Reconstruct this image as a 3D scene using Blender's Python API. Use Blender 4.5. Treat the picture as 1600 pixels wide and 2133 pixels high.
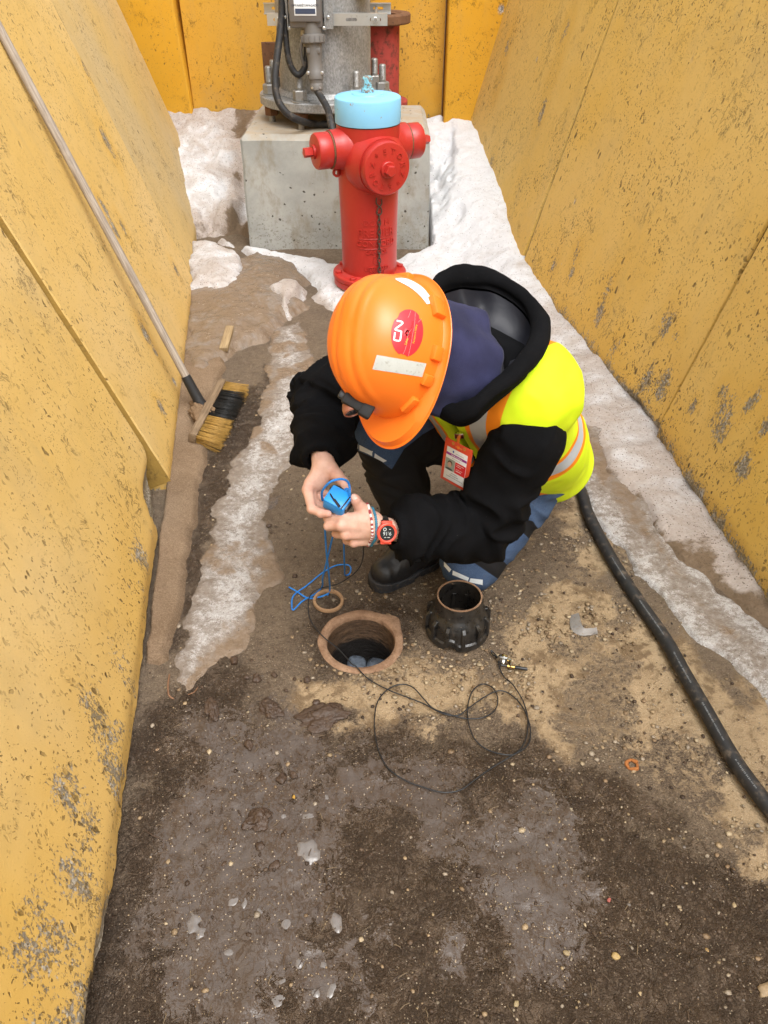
import bpy, bmesh, math, random
import numpy as np
from mathutils import Vector, Matrix
from mathutils.bvhtree import BVHTree

for _o in list(bpy.data.objects):
    bpy.data.objects.remove(_o, do_unlink=True)
SC = bpy.context.scene
COL = SC.collection
random.seed(7)
rng = np.random.default_rng(7)
rad = math.radians

# ---------------------------------------------------------------- camera
CAM_H, PITCH, FPX, CX, CY = 1.6, rad(37.8), 1620.0, 800.0, 1066.5
cd = bpy.data.cameras.new('camera')
cam = bpy.data.objects.new('camera', cd)
COL.objects.link(cam)
cam.location = (0, 0, CAM_H)
cam.rotation_euler = (rad(90) - PITCH, 0, 0)
cd.sensor_fit = 'HORIZONTAL'
cd.sensor_width = 36
cd.lens = 36 * FPX / 1600
cd.clip_start, cd.clip_end = 0.02, 400
SC.camera = cam

# ---------------------------------------------------------------- sky, sun, exposure (bright overcast)
SUN_EL, SUN_AZ = rad(62), rad(150)          # azimuth measured from +Y towards +X
W = bpy.data.worlds.new('World')
SC.world = W
W.use_nodes = True
wt = W.node_tree
wt.nodes.clear()
sky = wt.nodes.new('ShaderNodeTexSky')
sky.sky_type = 'NISHITA'
sky.sun_disc = False
sky.sun_elevation = SUN_EL
sky.sun_rotation = SUN_AZ
sky.dust_density = 6.0
sky.air_density = 1.0
hs = wt.nodes.new('ShaderNodeHueSaturation')
hs.inputs['Saturation'].default_value = 0.10
bg = wt.nodes.new('ShaderNodeBackground')
bg.inputs['Strength'].default_value = 0.15
wo = wt.nodes.new('ShaderNodeOutputWorld')
wt.links.new(sky.outputs[0], hs.inputs['Color'])
wt.links.new(hs.outputs[0], bg.inputs[0])
wt.links.new(bg.outputs[0], wo.inputs[0])
sd = bpy.data.lights.new('sun', 'SUN')
sd.energy = 0.75
sd.angle = rad(50)
sd.color = (1.0, 0.98, 0.955)
sun = bpy.data.objects.new('sun', sd)
COL.objects.link(sun)
_s = Vector((math.sin(SUN_AZ) * math.cos(SUN_EL), math.cos(SUN_AZ) * math.cos(SUN_EL), math.sin(SUN_EL)))
sun.rotation_euler = (-_s).to_track_quat('-Z', 'Y').to_euler()
sun.location = _s * 20
SC.view_settings.view_transform = 'Standard'
SC.view_settings.look = 'None'
SC.view_settings.gamma = 1.0
SC.view_settings.use_curve_mapping = False
SC.view_settings.exposure = 0.86

# ---------------------------------------------------------------- measured directions -> points in the place
_R = np.array([1.0, 0, 0])
_F = np.array([0, math.cos(PITCH), -math.sin(PITCH)])
_U = np.array([0, math.sin(PITCH), math.cos(PITCH)])
EYE = np.array([0, 0, CAM_H])

def ray(px, py):
    d = _R * (px - CX) / FPX + _F - _U * (py - CY) / FPX
    return d / np.linalg.norm(d)

def G(px, py, z=0.0):
    d = ray(px, py)
    return EYE + d * ((z - CAM_H) / d[2])

def Yp(px, py, y):
    d = ray(px, py)
    return EYE + d * (y / d[1])

def topix(P):
    q = np.asarray(P, float) - EYE
    w = q @ _F
    return CX + FPX * (q @ _R) / w, CY - FPX * (q @ _U) / w

# ---------------------------------------------------------------- numpy helpers
def ss(a, b, x):
    t = np.clip((x - a) / (b - a), 0, 1)
    return t * t * (3 - 2 * t)

def _h(i, j, k, s):
    n = (i * 374761393 + j * 668265263 + k * 2147483647 + s * 1274126177) & 0xFFFFFFFF
    n = ((n ^ (n >> 13)) * 1274126177) & 0xFFFFFFFF
    n = n ^ (n >> 16)
    return (n & 0xFFFF) / 65535.0

def vnoise(P, scale=1.0, seed=0):
    P = np.asarray(P, float) * scale
    f = np.floor(P)
    i = f.astype(np.int64)
    t = P - f
    t = t * t * (3 - 2 * t)
    r = 0
    for dx in (0, 1):
        wx = t[..., 0] if dx else 1 - t[..., 0]
        for dy in (0, 1):
            wy = t[..., 1] if dy else 1 - t[..., 1]
            for dz in (0, 1):
                wz = t[..., 2] if dz else 1 - t[..., 2]
                r = r + wx * wy * wz * _h(i[..., 0] + dx, i[..., 1] + dy, i[..., 2] + dz, seed)
    return r

def fbm(P, scale, octv=4, seed=0):
    r, a, tot = 0, 1.0, 0
    for o in range(octv):
        r = r + a * vnoise(P, scale * 2 ** o, seed + o * 17)
        tot += a
        a *= 0.5
    return r / tot

def nrm(v):
    v = np.asarray(v, float)
    return v / np.linalg.norm(v)

def sdpoly(X, Y, poly):
    """signed distance to a polygon on the ground, positive inside"""
    poly = np.asarray(poly, float)
    d = np.full(X.shape, 1e9)
    ins = np.zeros(X.shape, bool)
    n = len(poly)
    for a in range(n):
        x0, y0 = poly[a][:2]
        x1, y1 = poly[(a + 1) % n][:2]
        ex, ey = x1 - x0, y1 - y0
        t = np.clip(((X - x0) * ex + (Y - y0) * ey) / (ex * ex + ey * ey + 1e-12), 0, 1)
        d = np.minimum(d, np.hypot(X - x0 - t * ex, Y - y0 - t * ey))
        c = ((y0 > Y) != (y1 > Y)) & (X < (x1 - x0) * (Y - y0) / (y1 - y0 + 1e-12) + x0)
        ins ^= c
    return np.where(ins, d, -d)

def GP(pts, z=0.0):
    return [G(x, y, z)[:2] for x, y in pts]

# ---------------------------------------------------------------- object helpers
def mesh_np(name, V, Fc, smooth=True):
    me = bpy.data.meshes.new(name)
    V = np.asarray(V, float)
    if isinstance(Fc, np.ndarray) and Fc.ndim == 2:
        nf, k = Fc.shape
        me.vertices.add(len(V))
        me.vertices.foreach_set('co', V.ravel())
        me.loops.add(nf * k)
        me.loops.foreach_set('vertex_index', Fc.astype(np.int32).ravel())
        me.polygons.add(nf)
        me.polygons.foreach_set('loop_start', np.arange(0, nf * k, k, dtype=np.int32))
        me.polygons.foreach_set('loop_total', np.full(nf, k, dtype=np.int32))
        me.update(calc_edges=True)
        me.validate()
    else:
        me.from_pydata([tuple(v) for v in V], [], [tuple(int(i) for i in f) for f in Fc])
        me.update()
    if smooth:
        me.polygons.foreach_set('use_smooth', np.ones(len(me.polygons), bool))
    return me

def fattr(me, name, arr):
    a = me.attributes.new(name, 'FLOAT', 'POINT')
    a.data.foreach_set('value', np.asarray(arr, np.float32).ravel())

def vattr(me, name, arr):
    a = me.attributes.new(name, 'FLOAT_VECTOR', 'POINT')
    a.data.foreach_set('vector', np.asarray(arr, np.float32).ravel())

def cattr(me, name, arr):
    arr = np.asarray(arr, np.float32)
    if arr.shape[1] == 3:
        arr = np.hstack([arr, np.ones((len(arr), 1), np.float32)])
    a = me.attributes.new(name, 'FLOAT_COLOR', 'POINT')
    a.data.foreach_set('color', arr.ravel())

def link(name, me, mats, parent=None):
    o = bpy.data.objects.new(name, me)
    COL.objects.link(o)
    for m in (mats if isinstance(mats, (list, tuple)) else [mats]):
        if me.name and m is not None and m.name not in [s.name for s in me.materials if s]:
            me.materials.append(m)
    if parent is not None:
        o.parent = parent
        o.matrix_parent_inverse = parent.matrix_basis.inverted()
    return o

def tag(o, label=None, cat=None, group=None, kind=None):
    if label: o['label'] = label
    if cat: o['category'] = cat
    if group: o['group'] = group
    if kind: o['kind'] = kind
    return o

def thing(name, label, cat, loc=(0, 0, 0), group=None):
    o = bpy.data.objects.new(name, None)
    o.empty_display_size = 0.05
    o.location = tuple(float(v) for v in loc)
    COL.objects.link(o)
    return tag(o, label, cat, group)

class MB:
    """collects shapes; build() links them as one mesh object"""
    def __init__(s): s.V, s.F = [], []
    def add(s, V, F):
        b = len(s.V)
        s.V += [tuple(map(float, v)) for v in V]
        s.F += [tuple(b + i for i in f) for f in F]
        return s
    def tube(s, pts, r, n=10, cap=True, up=None, close=False):
        pts = [np.asarray(p, float) for p in pts]
        m = len(pts)
        rr = r if hasattr(r, '__len__') else [r] * m
        V, F, N = [], [], None
        for i in range(m):
            if close:
                t = pts[(i + 1) % m] - pts[i - 1]
            else:
                t = pts[min(i + 1, m - 1)] - pts[max(i - 1, 0)]
            t = t / (np.linalg.norm(t) + 1e-12)
            if N is None:
                N = np.cross(t, [0, 0, 1.0] if abs(t[2]) < 0.9 else [1.0, 0, 0])
            N = N - t * (N @ t)
            N = N / (np.linalg.norm(N) + 1e-12)
            B = np.cross(t, N)
            for k in range(n):
                a = 2 * math.pi * k / n
                V.append(pts[i] + rr[i] * (math.cos(a) * N + math.sin(a) * B))
        rng_ = m if close else m - 1
        for i in range(rng_):
            j = (i + 1) % m
            for k in range(n):
                F.append((i * n + k, i * n + (k + 1) % n, j * n + (k + 1) % n, j * n + k))
        if cap and not close:
            F.append(tuple(range(n))[::-1])
            F.append(tuple((m - 1) * n + k for k in range(n)))
        return s.add(V, F)
    def lathe(s, prof, n=32, o=(0, 0, 0), axis=(0, 0, 1), close=False, ref=None, cap=True):
        """prof: (radius, height) pairs along axis"""
        ax = nrm(axis)
        N = np.cross(ax, [0, 0, 1.0] if abs(ax[2]) < 0.9 else [0, 1.0, 0]) if ref is None else np.asarray(ref, float)
        N = nrm(N - ax * (N @ ax))
        B = np.cross(ax, N)
        o = np.asarray(o, float)
        V, F = [], []
        m = len(prof)
        for r, h in prof:
            for k in range(n):
                a = 2 * math.pi * k / n
                V.append(o + ax * h + r * (math.cos(a) * N + math.sin(a) * B))
        for i in range(m if close else m - 1):
            j = (i + 1) % m
            for k in range(n):
                F.append((i * n + k, i * n + (k + 1) % n, j * n + (k + 1) % n, j * n + k))
        if not close and cap:
            if prof[0][0] > 1e-5: F.append(tuple(range(n))[::-1])
            if prof[-1][0] > 1e-5: F.append(tuple((m - 1) * n + k for k in range(n)))
        return s.add(V, F)
    def box(s, c, hx, hy, hz, X=(1, 0, 0), Y=(0, 1, 0), bev=0.0):
        X, Y = nrm(X), nrm(Y)
        Z = np.cross(X, Y)
        c = np.asarray(c, float)
        bm = bmesh.new()
        bmesh.ops.create_cube(bm, size=2)
        for v in bm.verts:
            v.co = Vector((v.co.x * hx, v.co.y * hy, v.co.z * hz))
        if bev > 0:
            bmesh.ops.bevel(bm, geom=bm.edges[:], offset=min(bev, hx * .95, hy * .95, hz * .95), segments=2, profile=0.5, affect='EDGES')
        bm.verts.index_update()
        V = [c + X * v.co.x + Y * v.co.y + Z * v.co.z for v in bm.verts]
        F = [tuple(v.index for v in f.verts) for f in bm.faces]
        bm.free()
        return s.add(V, F)
    def build(s, name, mat, parent=None, smooth=True, sharp=35):
        me = mesh_np(name, s.V, s.F, smooth)
        if smooth and sharp:
            me.set_sharp_from_angle(angle=rad(sharp))
        return link(name, me, mat, parent)

def hexprism(mb, o, axis, r, h, n=6, rot=0.0):
    ax = nrm(axis)
    N = nrm(np.cross(ax, [0, 0, 1.0] if abs(ax[2]) < 0.9 else [0, 1.0, 0]))
    B = np.cross(ax, N)
    o = np.asarray(o, float)
    V, F = [], []
    for rr, hh in ((r * .93, 0), (r, h * .07), (r, h * .9), (r * .88, h)):
        for k in range(n):
            a = 2 * math.pi * k / n + rot
            V.append(o + ax * hh + rr * (math.cos(a) * N + math.sin(a) * B))
    for i in range(3):
        for k in range(n):
            F.append((i * n + k, i * n + (k + 1) % n, (i + 1) * n + (k + 1) % n, (i + 1) * n + k))
    F += [tuple(range(n))[::-1], tuple(3 * n + k for k in range(n))]
    mb.add(V, F)

def spline(pts, n=8, close=False):
    P = [np.asarray(p, float) for p in pts]
    m = len(P)
    out = []
    for i in range(m if close else m - 1):
        if close:
            a, b, c, d = P[i - 1], P[i], P[(i + 1) % m], P[(i + 2) % m]
        else:
            a, b, c, d = P[max(i - 1, 0)], P[i], P[i + 1], P[min(i + 2, m - 1)]
        for k in range(n):
            t = k / n
            out.append(0.5 * (2 * b + (c - a) * t + (2 * a - 5 * b + 4 * c - d) * t * t + (3 * b - a - 3 * c + d) * t ** 3))
    if not close:
        out.append(P[-1])
    return out

def text_geo(txt, size=1.0, extrude=0.0, spacing=1.0, align='CENTER'):
    cu = bpy.data.curves.new('lettering', 'FONT')
    cu.body = txt
    cu.size = size
    cu.extrude = extrude
    cu.space_character = spacing
    cu.align_x = align
    cu.align_y = 'CENTER'
    cu.resolution_u = 3
    ob = bpy.data.objects.new('lettering', cu)
    COL.objects.link(ob)
    bpy.context.view_layer.update()
    me = bpy.data.meshes.new_from_object(ob.evaluated_get(bpy.context.evaluated_depsgraph_get()))
    V = np.array([v.co[:] for v in me.vertices]).reshape(-1, 3)
    F = [tuple(p.vertices) for p in me.polygons]
    bpy.data.objects.remove(ob, do_unlink=True)
    bpy.data.curves.remove(cu)
    bpy.data.meshes.remove(me)
    return V, F

# ---------------------------------------------------------------- signed distance solids
def rc(P, a, b, ra, rb, flat=None, axis=None):
    a = np.asarray(a, float); b = np.asarray(b, float)
    ab = b - a
    t = np.clip(((P - a) @ ab) / (ab @ ab + 1e-12), 0, 1)
    v = P - a - t[..., None] * ab
    if axis is not None:
        q = v @ axis
        v = v + (q * (1 / flat - 1))[..., None] * axis
    return np.linalg.norm(v, axis=-1) - (ra + (rb - ra) * t)

def smin(a, b, k):
    h = np.clip(0.5 + 0.5 * (b - a) / k, 0, 1)
    return b + (a - b) * h - k * h * (1 - h)

def snets(f, lo, hi, h):
    lo = np.asarray(lo, float); hi = np.asarray(hi, float)
    n = np.ceil((hi - lo) / h).astype(int) + 1
    ax = [lo[i] + h * np.arange(n[i]) for i in range(3)]
    V = np.empty(tuple(n), np.float32)
    step = max(1, int(4e5 // (n[1] * n[2])))
    for s in range(0, n[0], step):
        P = np.stack(np.meshgrid(ax[0][s:s + step], ax[1], ax[2], indexing='ij'), -1)
        V[s:s + step] = f(P)
    V[np.abs(V) < 1e-7] = 1e-7
    S = V < 0
    c = [m - 1 for m in n]
    acc = np.zeros((*c, 3), np.float32)
    cnt = np.zeros(tuple(c), np.float32)
    def sl(A, o):
        return A[o[0]:o[0] + c[0], o[1]:o[1] + c[1], o[2]:o[2] + c[2]]
    for d in range(3):
        e = [0, 0, 0]; e[d] = 1
        o1, o2 = [x for x in range(3) if x != d]
        for p in (0, 1):
            for q in (0, 1):
                o = [0, 0, 0]; o[o1] = p; o[o2] = q
                oo = [o[i] + e[i] for i in range(3)]
                A, B = sl(V, o), sl(V, oo)
                m = sl(S, o) != sl(S, oo)
                t = np.where(m, A / np.where(m, A - B, 1), 0)
                cnt += m
                for i in range(3):
                    acc[..., i] += np.where(m, o[i] + (t if i == d else 0), 0)
    act = cnt > 0
    idx = np.full(tuple(c), -1, np.int64)
    idx[act] = np.arange(act.sum())
    ijk = np.argwhere(act)
    VV = lo + h * (ijk + acc[act] / cnt[act][:, None])
    Q = []
    for d in range(3):
        o1, o2 = (d + 1) % 3, (d + 2) % 3
        a = [slice(None)] * 3; b = [slice(None)] * 3
        a[d] = slice(0, n[d] - 1); b[d] = slice(1, n[d])
        for x in (o1, o2):
            a[x] = slice(1, n[x] - 1); b[x] = slice(1, n[x] - 1)
        m = S[tuple(a)] != S[tuple(b)]
        w = np.argwhere(m)
        if not len(w): continue
        sg = S[tuple(a)][m]
        base = w.copy(); base[:, o1] += 1; base[:, o2] += 1
        def at(p, q):
            z = base.copy(); z[:, o1] -= p; z[:, o2] -= q
            return idx[z[:, 0], z[:, 1], z[:, 2]]
        q4 = np.stack([at(1, 1), at(0, 1), at(0, 0), at(1, 0)], 1)
        q4[~sg] = q4[~sg][:, ::-1]
        Q.append(q4)
    Q = np.concatenate(Q)
    Q = Q[(Q >= 0).all(1)]
    return VV, Q

def vnormals(V, Q):
    n = np.cross(V[Q[:, 2]] - V[Q[:, 0]], V[Q[:, 3]] - V[Q[:, 1]])
    N = np.zeros_like(V)
    for k in range(4):
        np.add.at(N, Q[:, k], n)
    return N / (np.linalg.norm(N, axis=1)[:, None] + 1e-12)

def smooth_mesh(V, Q, it=2, lam=0.5):
    E = np.concatenate([Q[:, [0, 1]], Q[:, [1, 2]], Q[:, [2, 3]], Q[:, [3, 0]]])
    for _ in range(it):
        A = np.zeros_like(V); c = np.zeros(len(V))
        np.add.at(A, E[:, 0], V[E[:, 1]]); np.add.at(A, E[:, 1], V[E[:, 0]])
        np.add.at(c, E[:, 0], 1); np.add.at(c, E[:, 1], 1)
        V = V + lam * (A / np.maximum(c, 1)[:, None] - V)
    return V

def bvh_of(V, F):
    return BVHTree.FromPolygons([tuple(map(float, v)) for v in V], [tuple(int(i) for i in f) for f in F])

def onto(bvh, px, py, off=0.0015):
    """the point of a surface seen in a measured direction, lifted off along the surface normal"""
    d = ray(px, py)
    loc, n, i, dist = bvh.ray_cast(Vector(EYE), Vector(d))
    if loc is None: return None
    if n.dot(Vector(d)) > 0: n = -n
    return np.array(loc + n * off)

# ---------------------------------------------------------------- node helpers
class M:
    def __init__(s, name):
        s.m = bpy.data.materials.new(name)
        s.m.use_nodes = True
        s.t = s.m.node_tree
        s.t.nodes.clear()
        s.out = s.t.nodes.new('ShaderNodeOutputMaterial')
        s.bsdf = s.t.nodes.new('ShaderNodeBsdfPrincipled')
        s.t.links.new(s.bsdf.outputs[0], s.out.inputs[0])
    def put(s, sock, v):
        if isinstance(v, bpy.types.NodeSocket): s.t.links.new(v, sock)
        elif isinstance(v, (tuple, list)) and len(v) == 3 and sock.type == 'RGBA': sock.default_value = (*v, 1)
        else: sock.default_value = v
    def n(s, typ, ins=None, **pr):
        nd = s.t.nodes.new('ShaderNode' + typ)
        for k, v in pr.items(): setattr(nd, k, v)
        for k, v in (ins or {}).items(): s.put(nd.inputs[k], v)
        return nd
    def obj(s): return s.n('TexCoord').outputs['Object']
    def attr(s, name, out='Fac'): return s.n('Attribute', attribute_name=name).outputs[out]
    def noise(s, vec, scale, detail=4, rough=0.55, dist=0.0):
        return s.n('TexNoise', {'Vector': vec, 'Scale': scale, 'Detail': detail, 'Roughness': rough, 'Distortion': dist}).outputs[0]
    def vor(s, vec, scale, out='Distance', feature='F1', rnd=1.0):
        return s.n('TexVoronoi', {'Vector': vec, 'Scale': scale, 'Randomness': rnd}, feature=feature).outputs[out]
    def map(s, vec, sc=(1, 1, 1), loc=(0, 0, 0), rot=(0, 0, 0)):
        return s.n('Mapping', {'Vector': vec, 'Scale': sc, 'Location': loc, 'Rotation': rot}).outputs[0]
    def ma(s, op, a, b=0.0, clamp=False):
        return s.n('Math', {0: a, 1: b}, operation=op, use_clamp=clamp).outputs[0]
    def rng(s, v, a, b, c=0.0, d=1.0, smooth=True):
        return s.n('MapRange', {'Value': v, 'From Min': a, 'From Max': b, 'To Min': c, 'To Max': d}, interpolation_type='SMOOTHSTEP' if smooth else 'LINEAR').outputs[0]
    def mix(s, f, a, b, mode='MIX'):
        nd = s.n('Mix', data_type='RGBA', blend_type=mode)
        s.put(nd.inputs[0], f); s.put(nd.inputs[6], a); s.put(nd.inputs[7], b)
        return nd.outputs[2]
    def mixf(s, f, a, b):
        nd = s.n('Mix', data_type='FLOAT')
        s.put(nd.inputs[0], f); s.put(nd.inputs[2], a); s.put(nd.inputs[3], b)
        return nd.outputs[0]
    def bump(s, h, strength=0.5, dist=0.01, normal=None):
        nd = s.n('Bump', {'Height': h, 'Strength': strength, 'Distance': dist})
        if normal is not None: s.put(nd.inputs['Normal'], normal)
        return nd.outputs[0]
    def set(s, **k):
        for a, v in k.items():
            s.put(s.bsdf.inputs[{'color': 'Base Color', 'rough': 'Roughness', 'metal': 'Metallic', 'normal': 'Normal', 'spec': 'Specular IOR Level',
                                 'coat': 'Coat Weight', 'coatr': 'Coat Roughness', 'sheen': 'Sheen Weight', 'sheenr': 'Sheen Roughness', 'sss': 'Subsurface Weight', 'sssr': 'Subsurface Radius', 'ssss': 'Subsurface Scale', 'trans': 'Transmission Weight', 'alpha': 'Alpha', 'ior': 'IOR'}[a]], v)
        return s.m

def simple(name, col, rough=0.5, metal=0.0, bump_s=0, bump_str=0.2, var=0.12, dirt=None, dirt_amt=0.5, vs=8.0, coat=0.0):
    m = M(name)
    co = m.obj()
    n = m.noise(co, vs, 5, 0.6)
    c = m.mix(n, tuple(x * (1 - var) for x in col), tuple(min(1, x * (1 + var)) for x in col))
    if dirt is not None:
        d = m.rng(m.noise(co, vs * 2.3, 6, 0.65), 0.66 - 0.22 * dirt_amt, 0.8 - 0.1 * dirt_amt)
        c = m.mix(d, c, dirt)
        r = m.mixf(d, rough, min(1, rough + 0.3))
    else:
        r = m.rng(n, 0.2, 0.8, rough * 0.85, min(1, rough * 1.15))
    k = dict(color=c, rough=r, metal=metal, coat=coat)
    if bump_s:
        k['normal'] = m.bump(m.noise(co, bump_s, 4, 0.6), bump_str, 0.004)
    return m.set(**k)
# ================================================================ materials of the setting
def yellow_concrete(name, base, faded, dirt_lvl=0.5, pit=1.0, flip=1.0):
    m = M(name)
    st = m.attr('st', 'Vector')
    wear = m.attr('wear')
    big = m.noise(st, 1.3, 5, 0.6)
    c = m.mix(m.rng(big, 0.3, 0.7), base, faded)
    # rain streaks run down the slope, soot clouds
    streak = m.noise(m.map(st, (9, 0.9, 1)), 1.6, 5, 0.65)
    c = m.mix(m.ma('MULTIPLY', m.rng(streak, 0.5, 0.8), 0.45 * dirt_lvl), c, (0.34, 0.26, 0.13))
    cloud = m.noise(m.map(st, (1.5, 1, 1), (3, 1, 0)), 2.2, 6, 0.7)
    c = m.mix(m.ma('MULTIPLY', m.rng(cloud, 0.5, 0.78), 0.6 * dirt_lvl), c, (0.30, 0.235, 0.13))
    fine = m.noise(st, 160, 3, 0.6)
    c = m.mix(m.rng(fine, 0.35, 0.62, 0, 0.16), (0.36, 0.25, 0.09), c, 'MIX') if False else m.mix(m.rng(fine, 0.60, 0.75, 0, 0.35), c, (0.33, 0.24, 0.11))
    # bare cement where the paint wore off
    wn = m.ma('ADD', m.ma('MULTIPLY', m.noise(m.map(st, (1.6, 0.8, 1)), 7, 8, 0.75), 0.75), m.ma('MULTIPLY', m.noise(m.map(st, (1.5, 1, 1)), 75, 5, 0.75), 0.60))
    bare = m.rng(m.ma('ADD', m.ma('MULTIPLY', wear, 0.62), wn), 1.03, 1.09)
    c = m.mix(m.ma('MULTIPLY', m.rng(wear, 0.02, 0.50), 0.45), c, m.mix(big, (0.60, 0.345, 0.055), (0.62, 0.375, 0.075)))
    agg = m.vor(st, 170, 'Color')
    aggv = m.n('SeparateColor', {0: agg}).outputs[0]
    cem = m.mix(m.ma('POWER', aggv, 2.0), (0.20, 0.165, 0.115), (0.50, 0.46, 0.39))
    cem = m.mix(m.rng(m.noise(st, 14, 5), 0.4, 0.7), cem, (0.22, 0.17, 0.10))
    c = m.mix(bare, c, cem)
    # air holes: small ones everywhere, larger torn ones here and there, drawn out down the slope
    wob = m.n('VectorMath', {0: st, 1: m.n('VectorMath', {0: m.n('TexNoise', {'Vector': st, 'Scale': 30.0, 'Detail': 3.0}).outputs[1], 1: (0.03, 0.03, 0.0)}, operation='MULTIPLY').outputs[0]}, operation='ADD').outputs[0]
    def pits(scale, r0, keep, sx, loc):
        v = m.map(wob, (sx, 1, 1), loc, (0, 0, 0.18 * flip))
        d = m.vor(v, scale)
        k = m.n('SeparateColor', {0: m.vor(v, scale, 'Color')})
        r = m.ma('MULTIPLY', m.ma('POWER', k.outputs[1], 2.0), r0)
        on = m.ma('GREATER_THAN', k.outputs[0], 1 - keep)
        f = m.rng(m.ma('SUBTRACT', m.ma('ADD', r, 0.03), d), -0.02, 0.10)
        return m.ma('MULTIPLY', f, on)
    dens = m.rng(m.noise(st, 3.2, 4), 0.35, 0.68, 0.12, 1.0)
    p1 = m.ma('MULTIPLY', pits(21, 0.34, 0.26 * pit, 2.0, (0.3, 0.2, 0)), m.rng(m.noise(st, 2.1, 3), 0.40, 0.60, 0.0, 1.0))
    p2 = m.ma('MULTIPLY', pits(52, 0.46, 0.46 * pit, 1.7, (1.3, 0.7, 0)), dens)
    p3 = m.ma('MULTIPLY', pits(120, 0.5, 0.40 * pit, 1.4, (2.3, 0.1, 0)), dens)
    p5 = m.ma('MULTIPLY', pits(230, 0.5, 0.30, 1.2, (7.3, 3.1, 0)), m.rng(m.noise(st, 7, 3), 0.4, 0.65))
    p4 = pits(5.5, 0.17, 0.10 * pit, 1.4, (5.3, 2.2, 0))
    vein = m.ma('ABSOLUTE', m.ma('SUBTRACT', m.noise(m.map(st, (1.3, 0.9, 1)), 11, 6, 0.7, 0.5), 0.5))
    vein = m.ma('MULTIPLY', m.rng(vein, 0.012, 0.003), m.rng(m.noise(st, 5.5, 3), 0.56, 0.66))
    pc = m.mix(m.rng(m.noise(st, 34, 3), 0.35, 0.65), (0.055, 0.035, 0.013), (0.21, 0.135, 0.045))  # hole colour darkened for the shade inside, along with dirt
    allp = m.ma('MAXIMUM', m.ma('MAXIMUM', m.ma('MAXIMUM', p1, p2), m.ma('MAXIMUM', p3, p5)), m.ma('MULTIPLY', vein, 0.8))
    c = m.mix(m.ma('MULTIPLY', allp, 0.92), c, pc)
    c = m.mix(p4, c, m.mix(m.rng(m.noise(st, 90, 4), 0.4, 0.6), (0.16, 0.14, 0.12), (0.50, 0.47, 0.43)))
    h = m.ma('ADD', m.ma('MULTIPLY', fine, 0.10), m.ma('MULTIPLY', m.noise(st, 420, 2), 0.10))
    h = m.ma('SUBTRACT', h, m.ma('MULTIPLY', m.ma('MAXIMUM', allp, p4), 0.9))
    h = m.ma('ADD', h, m.ma('MULTIPLY', bare, m.ma('SUBTRACT', m.ma('MULTIPLY', aggv, 0.55), 0.55)))
    return m.set(color=c, rough=m.mixf(bare, 0.62, 0.9), spec=0.3, normal=m.bump(h, 0.75, 0.006))

YL = yellow_concrete('yellow_paint_faded', (0.62, 0.405, 0.120), (0.65, 0.46, 0.195), 0.45, 1.0, 1)
YL3 = yellow_concrete('yellow_paint_dusty', (0.58, 0.40, 0.150), (0.52, 0.40, 0.215), 0.65, 1.0, 1)
YR = yellow_concrete('yellow_paint_weathered', (0.68, 0.425, 0.090), (0.70, 0.475, 0.150), 0.48, 1.6, -1)
YB = yellow_concrete('yellow_paint_fresh', (0.66, 0.33, 0.016), (0.66, 0.345, 0.028), 0.30, 0.45, 1)
YK = yellow_concrete('yellow_paint_back', (0.62, 0.31, 0.02), (0.64, 0.35, 0.05), 0.55, 0.8, 1)

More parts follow.
